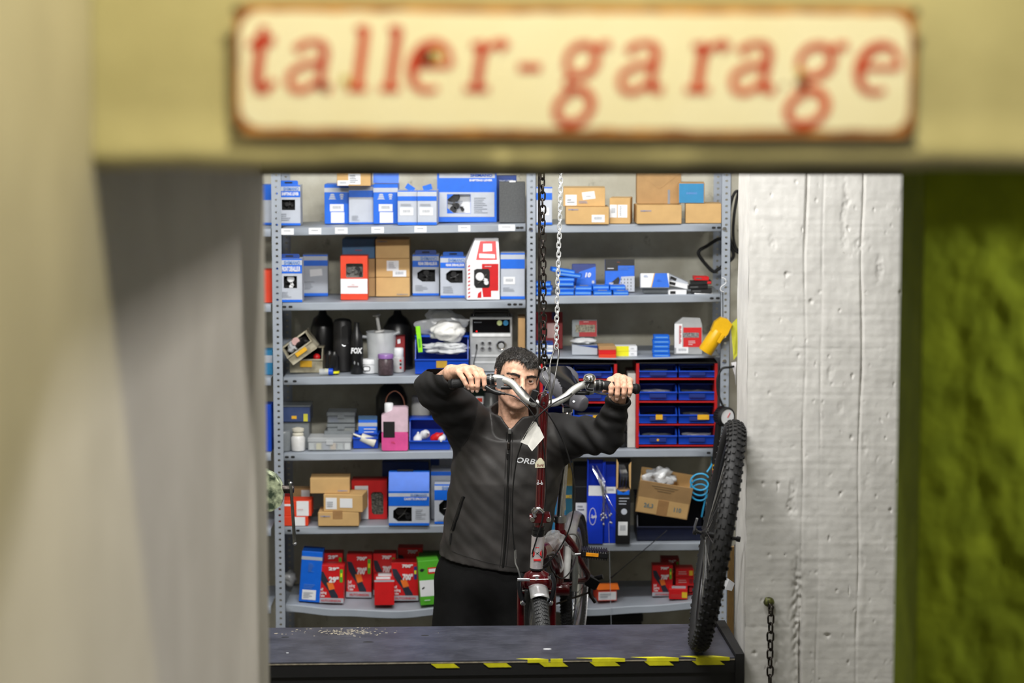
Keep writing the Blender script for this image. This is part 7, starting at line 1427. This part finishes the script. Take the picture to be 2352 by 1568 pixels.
# hem, cuffs and neck opening are cut open
hz0 = pt(1010, 1270, DM).z
hxa = pt(1010, 1270, DM).x; hemz = lambda P: hz0+.010*np.clip((P[:, 1]-DM)/.13, -1, 1)-.15*np.clip(P[:, 0]-hxa, 0, .3)
hem = lambda P: hemz(P)-P[:, 2]
for Jx in (J1, J2):
    A, B_ = V3(Jx['E']), V3(Jx['W']); ax = (B_-A)/np.linalg.norm(B_-A)
    def cut(P, A=A, B_=B_, ax=ax):                 # open end of the sleeve
        t = (P-B_)@ax; r = np.linalg.norm(P-B_-np.outer(t, ax), axis=1); near = np.linalg.norm(P-B_, axis=1) < .09; plane = np.where(near, t-.012, -1); bore = np.where(near & (t > -.04), .034-r, -1); return np.maximum(plane, bore)
    jk.clips.append(cut)
jk.clips.append(hem); jk.clips.append(lambda P: np.where(P[:, 2] < hemz(P)+.02, -torso(P)-.012, -1.0))
cn0 = V3(pt(1179, 984, DM)); cax = V3((.02, -.16, 1.)); cax /= np.linalg.norm(cax)
def collar(P):
    t = (P-cn0)@cax; q = P-cn0-np.outer(t, cax); r = np.linalg.norm(q*V3((1, 1.06, 1)), axis=1); ang = np.arctan2(q[:, 0]+.008, -q[:, 1]); Rr = .104-.22*np.maximum(-.02, t)+.0022*np.sin(ang*5+t*60); d = np.abs(r-Rr)-.0052
    top = .068+.014*sm(1.2, 2.6, np.abs(ang)); d = np.maximum(d, np.maximum(t-top, -.040-t))
    gap = np.where(q[:, 1] < .02, .002+np.where(q[:, 0] < -.012, .75, 1.0)*np.maximum(0, t-.024)-np.abs(q[:, 0]+.012), -1); return np.maximum(d, gap)
jk.add(collar, .004); neckhole = lambda P: -(np.linalg.norm((P-cn0-np.outer((P-cn0)@cax, cax)), axis=1)-.080)
jk.clips.append(lambda P: np.where(((P-cn0)@cax) > -.012, neckhole(P), -1.0))
zlo = pt(1100, 1340, DM).z
Vj, Qj = jk.mesh((lo[0]-.02, 8.36, zlo), (hi[0]+.02, 9.03, pt(1190, 870, DM).z), .0042)
M_jk = mat('charcoal_softshell', (58, 55, 54), .42, col2=(44, 42, 41), vscale=14, bump=.10, bscale=500, spec=.5); M_sl = mat('black_fleece_sleeve', (33, 32, 33), .72, col2=(26, 25, 26), vscale=30, bump=.2, bscale=600, spec=.25)
def proj(P):                                      # world points -> pixels of the photograph
    ct, st = math.cos(TILT), math.sin(TILT); z = P[:, 2]-CAMZ; f_ = P[:, 1]*ct-z*st; u_ = P[:, 1]*st+z*ct; return 1176+FPX*P[:, 0]/f_, 784-FPX*u_/f_
sx_, sy_ = proj(Vj); seam1 = np.interp(sy_, [900, 936, 965, 1000, 1035, 1060, 1100], [1100, 1097, 1092, 1078, 1056, 1040, 1010]); seam2 = np.interp(sy_, [930, 945, 1000, 1075, 1100], [1258, 1262, 1278, 1298, 1310])
slv = np.maximum(sm(3, -3, sx_-seam1), sm(-3, 3, sx_-seam2))
nn = M_jk.node_tree.nodes; LL = M_jk.node_tree.links; bs = nn['Principled BSDF']; s0 = bs.inputs['Base Color'].links[0].from_socket; at = nn.new('ShaderNodeAttribute'); at.attribute_name = 'sleeve'; mx_ = nn.new('ShaderNodeMixRGB'); mx_.inputs[2].default_value = lin((21, 20, 21)); LL.new(at.outputs['Fac'], mx_.inputs[0]); LL.new(s0, mx_.inputs[1]); LL.new(mx_.outputs[0], bs.inputs['Base Color'])
mr = nn.new('ShaderNodeMapRange'); mr.inputs[3].default_value = .52; mr.inputs[4].default_value = .75; LL.new(at.outputs['Fac'], mr.inputs[0]); LL.new(mr.outputs[0], bs.inputs['Roughness'])
jo = solid_obj('jacket', Vj, Qj, [M_jk], man, origin=man.location); jo.modifiers.new('s', 'SMOOTH').iterations = 2; fa = jo.data.attributes.new('sleeve', 'FLOAT', 'POINT'); fa.data.foreach_set('value', slv.astype(np.float32))
bvh = BVHTree.FromPolygons([Vector(v) for v in Vj], [tuple(int(i) for i in q_) for q_ in Qj])
def hit(px, py, off_=.001):
    o = Vector((0, 0, CAMZ)); r_ = ray(px, py).normalized(); h_ = bvh.ray_cast(o, r_)
    if h_[0] is None: return pt(px, py, DM-.12)-Vector(man.location)
    return h_[0]-r_*off_-Vector(man.location)
def on_jacket(name, P, r_, m, flat=.5, off_=.0006, n=8): return MB().tube(smooth_path([hit(x, y, off_) for x, y in P], 4), r_, n, flat=flat).build(name, m, jo, smooth=60)
M_zip = mat('black_zip', (18, 18, 19), .35); M_seam = mat('dark_seam', (24, 23, 23), .7)
zp = [(1170, 992), (1170, 1012), (1169, 1050), (1167, 1090), (1166, 1130), (1165, 1170), (1163, 1210), (1160, 1250), (1157, 1285), (1155, 1302)]
zo = on_jacket('zip', zp, .0046, M_zip, .6, .0022)
for dx in (-7, 7): on_jacket('zip_flap_seam', [(x+dx, y) for x, y in zp], .0014, M_seam, .8, .0008)
MB().box(-.005, .005, -.006, .004, -.016, .010, .002, TR(*hit(1168, 1022, .004))).build('zip_slider', M_iron, jo); MB().box(-.004, .004, -.005, .002, -.024, 0, .002, TR(*hit(1166, 1040, .004))).build('zip_pull', M_zip, jo); MB().box(-.006, .006, -.005, .003, -.010, .010, .002, TR(*hit(1171, 990, .004))).build('collar_zip_slider', M_alu, jo)
pk = [(1066, 1140), (1058, 1162), (1049, 1190), (1040, 1218)]
on_jacket('pocket_zip', pk, .0055, M_zip, .6, .002); on_jacket('pocket_edge', [(x-5, y) for x, y in pk], .0014, M_seam); MB().tube([hit(1036, 1224, .003), hit(1033, 1250, .005)], .0035, 8).build('pocket_pull', M_zip, jo, smooth=60)
on_jacket('princess_seam', [(1196, 1000), (1184, 1060), (1178, 1130), (1178, 1200), (1180, 1260)], .0011, M_seam); on_jacket('armhole_seam', [(1097, 936), (1092, 965), (1078, 1000), (1056, 1035), (1040, 1055)], .0012, M_seam); on_jacket('hem_stitch', [(1014, 1254), (1040, 1266), (1080, 1280), (1120, 1291), (1160, 1299), (1190, 1302)], .0010, M_seam)
# chest lettering on the jacket
u, fs = text_mesh('ORBEA', .014, .3); LT = [hit(1186+68*a, 1062-13*c_+8*a, .0012) for a, c_ in u]
b = MB(); b.add([tuple(v) for v in LT], fs); me = bpy.data.meshes.new('lettering'); me.from_pydata(b.v, [], b.f); me.materials.append(M_white); link('lettering', me, jo)
# trousers
tr = Solid(); hipc = pt(1120, 1330, DM+.01)
kL, kR = Vector((pt(1040, 1300, DM).x, DM-.02, .50)), Vector((pt(1180, 1300, DM).x, DM-.02, .50)); aL, aR = kL+Vector((-.02, .06, -.40)), kR+Vector((.02, .06, -.40)); hL, hR = pt(1068, 1345, DM+.01), pt(1175, 1345, DM+.01)
tr.add(ellip(hipc+Vector((0, 0, .03)), (.184, .125, .16)), .03); tr.add(rcone(hL, kL, .112, .096), .05); tr.add(rcone(hR, kR, .108, .080), .05); tr.add(rcone(kL, aL, .080, .066), .03); tr.add(rcone(kR, aR, .080, .066), .03)
wt = waves(31, 40, 8, (1, 1, .4)); tr.disp = lambda P: .004*wt(P); tr.clips.append(lambda P: .055-P[:, 2]); ztop = hz0+.03; tr.clips.append(lambda P: P[:, 2]-ztop)
Vt_, Qt_ = tr.mesh((hipc.x-.4, DM-.3, .02), (hipc.x+.4, DM+.35, ztop+.02), .008); solid_obj('trousers', Vt_, Qt_, [mat('black_work_trousers', (20, 20, 21), .8, col2=(15, 15, 16), vscale=24, bump=.2, bscale=500, spec=.2)], man, origin=man.location)
for a_ in (aL, aR):
    sh = Solid(); sh.add(ellip((a_.x, a_.y-.08, .035), (.048, .13, .035)), .02); sh.add(rcone((a_.x, a_.y, .05), (a_.x, a_.y, .10), .045, .045), .03); sh.clips.append(lambda P: .002-P[:, 2]); v_, q_ = sh.mesh((a_.x-.1, a_.y-.25, -.01), (a_.x+.1, a_.y+.12, .17), .008); solid_obj('shoe', v_, q_, [M_rub], man, origin=man.location)
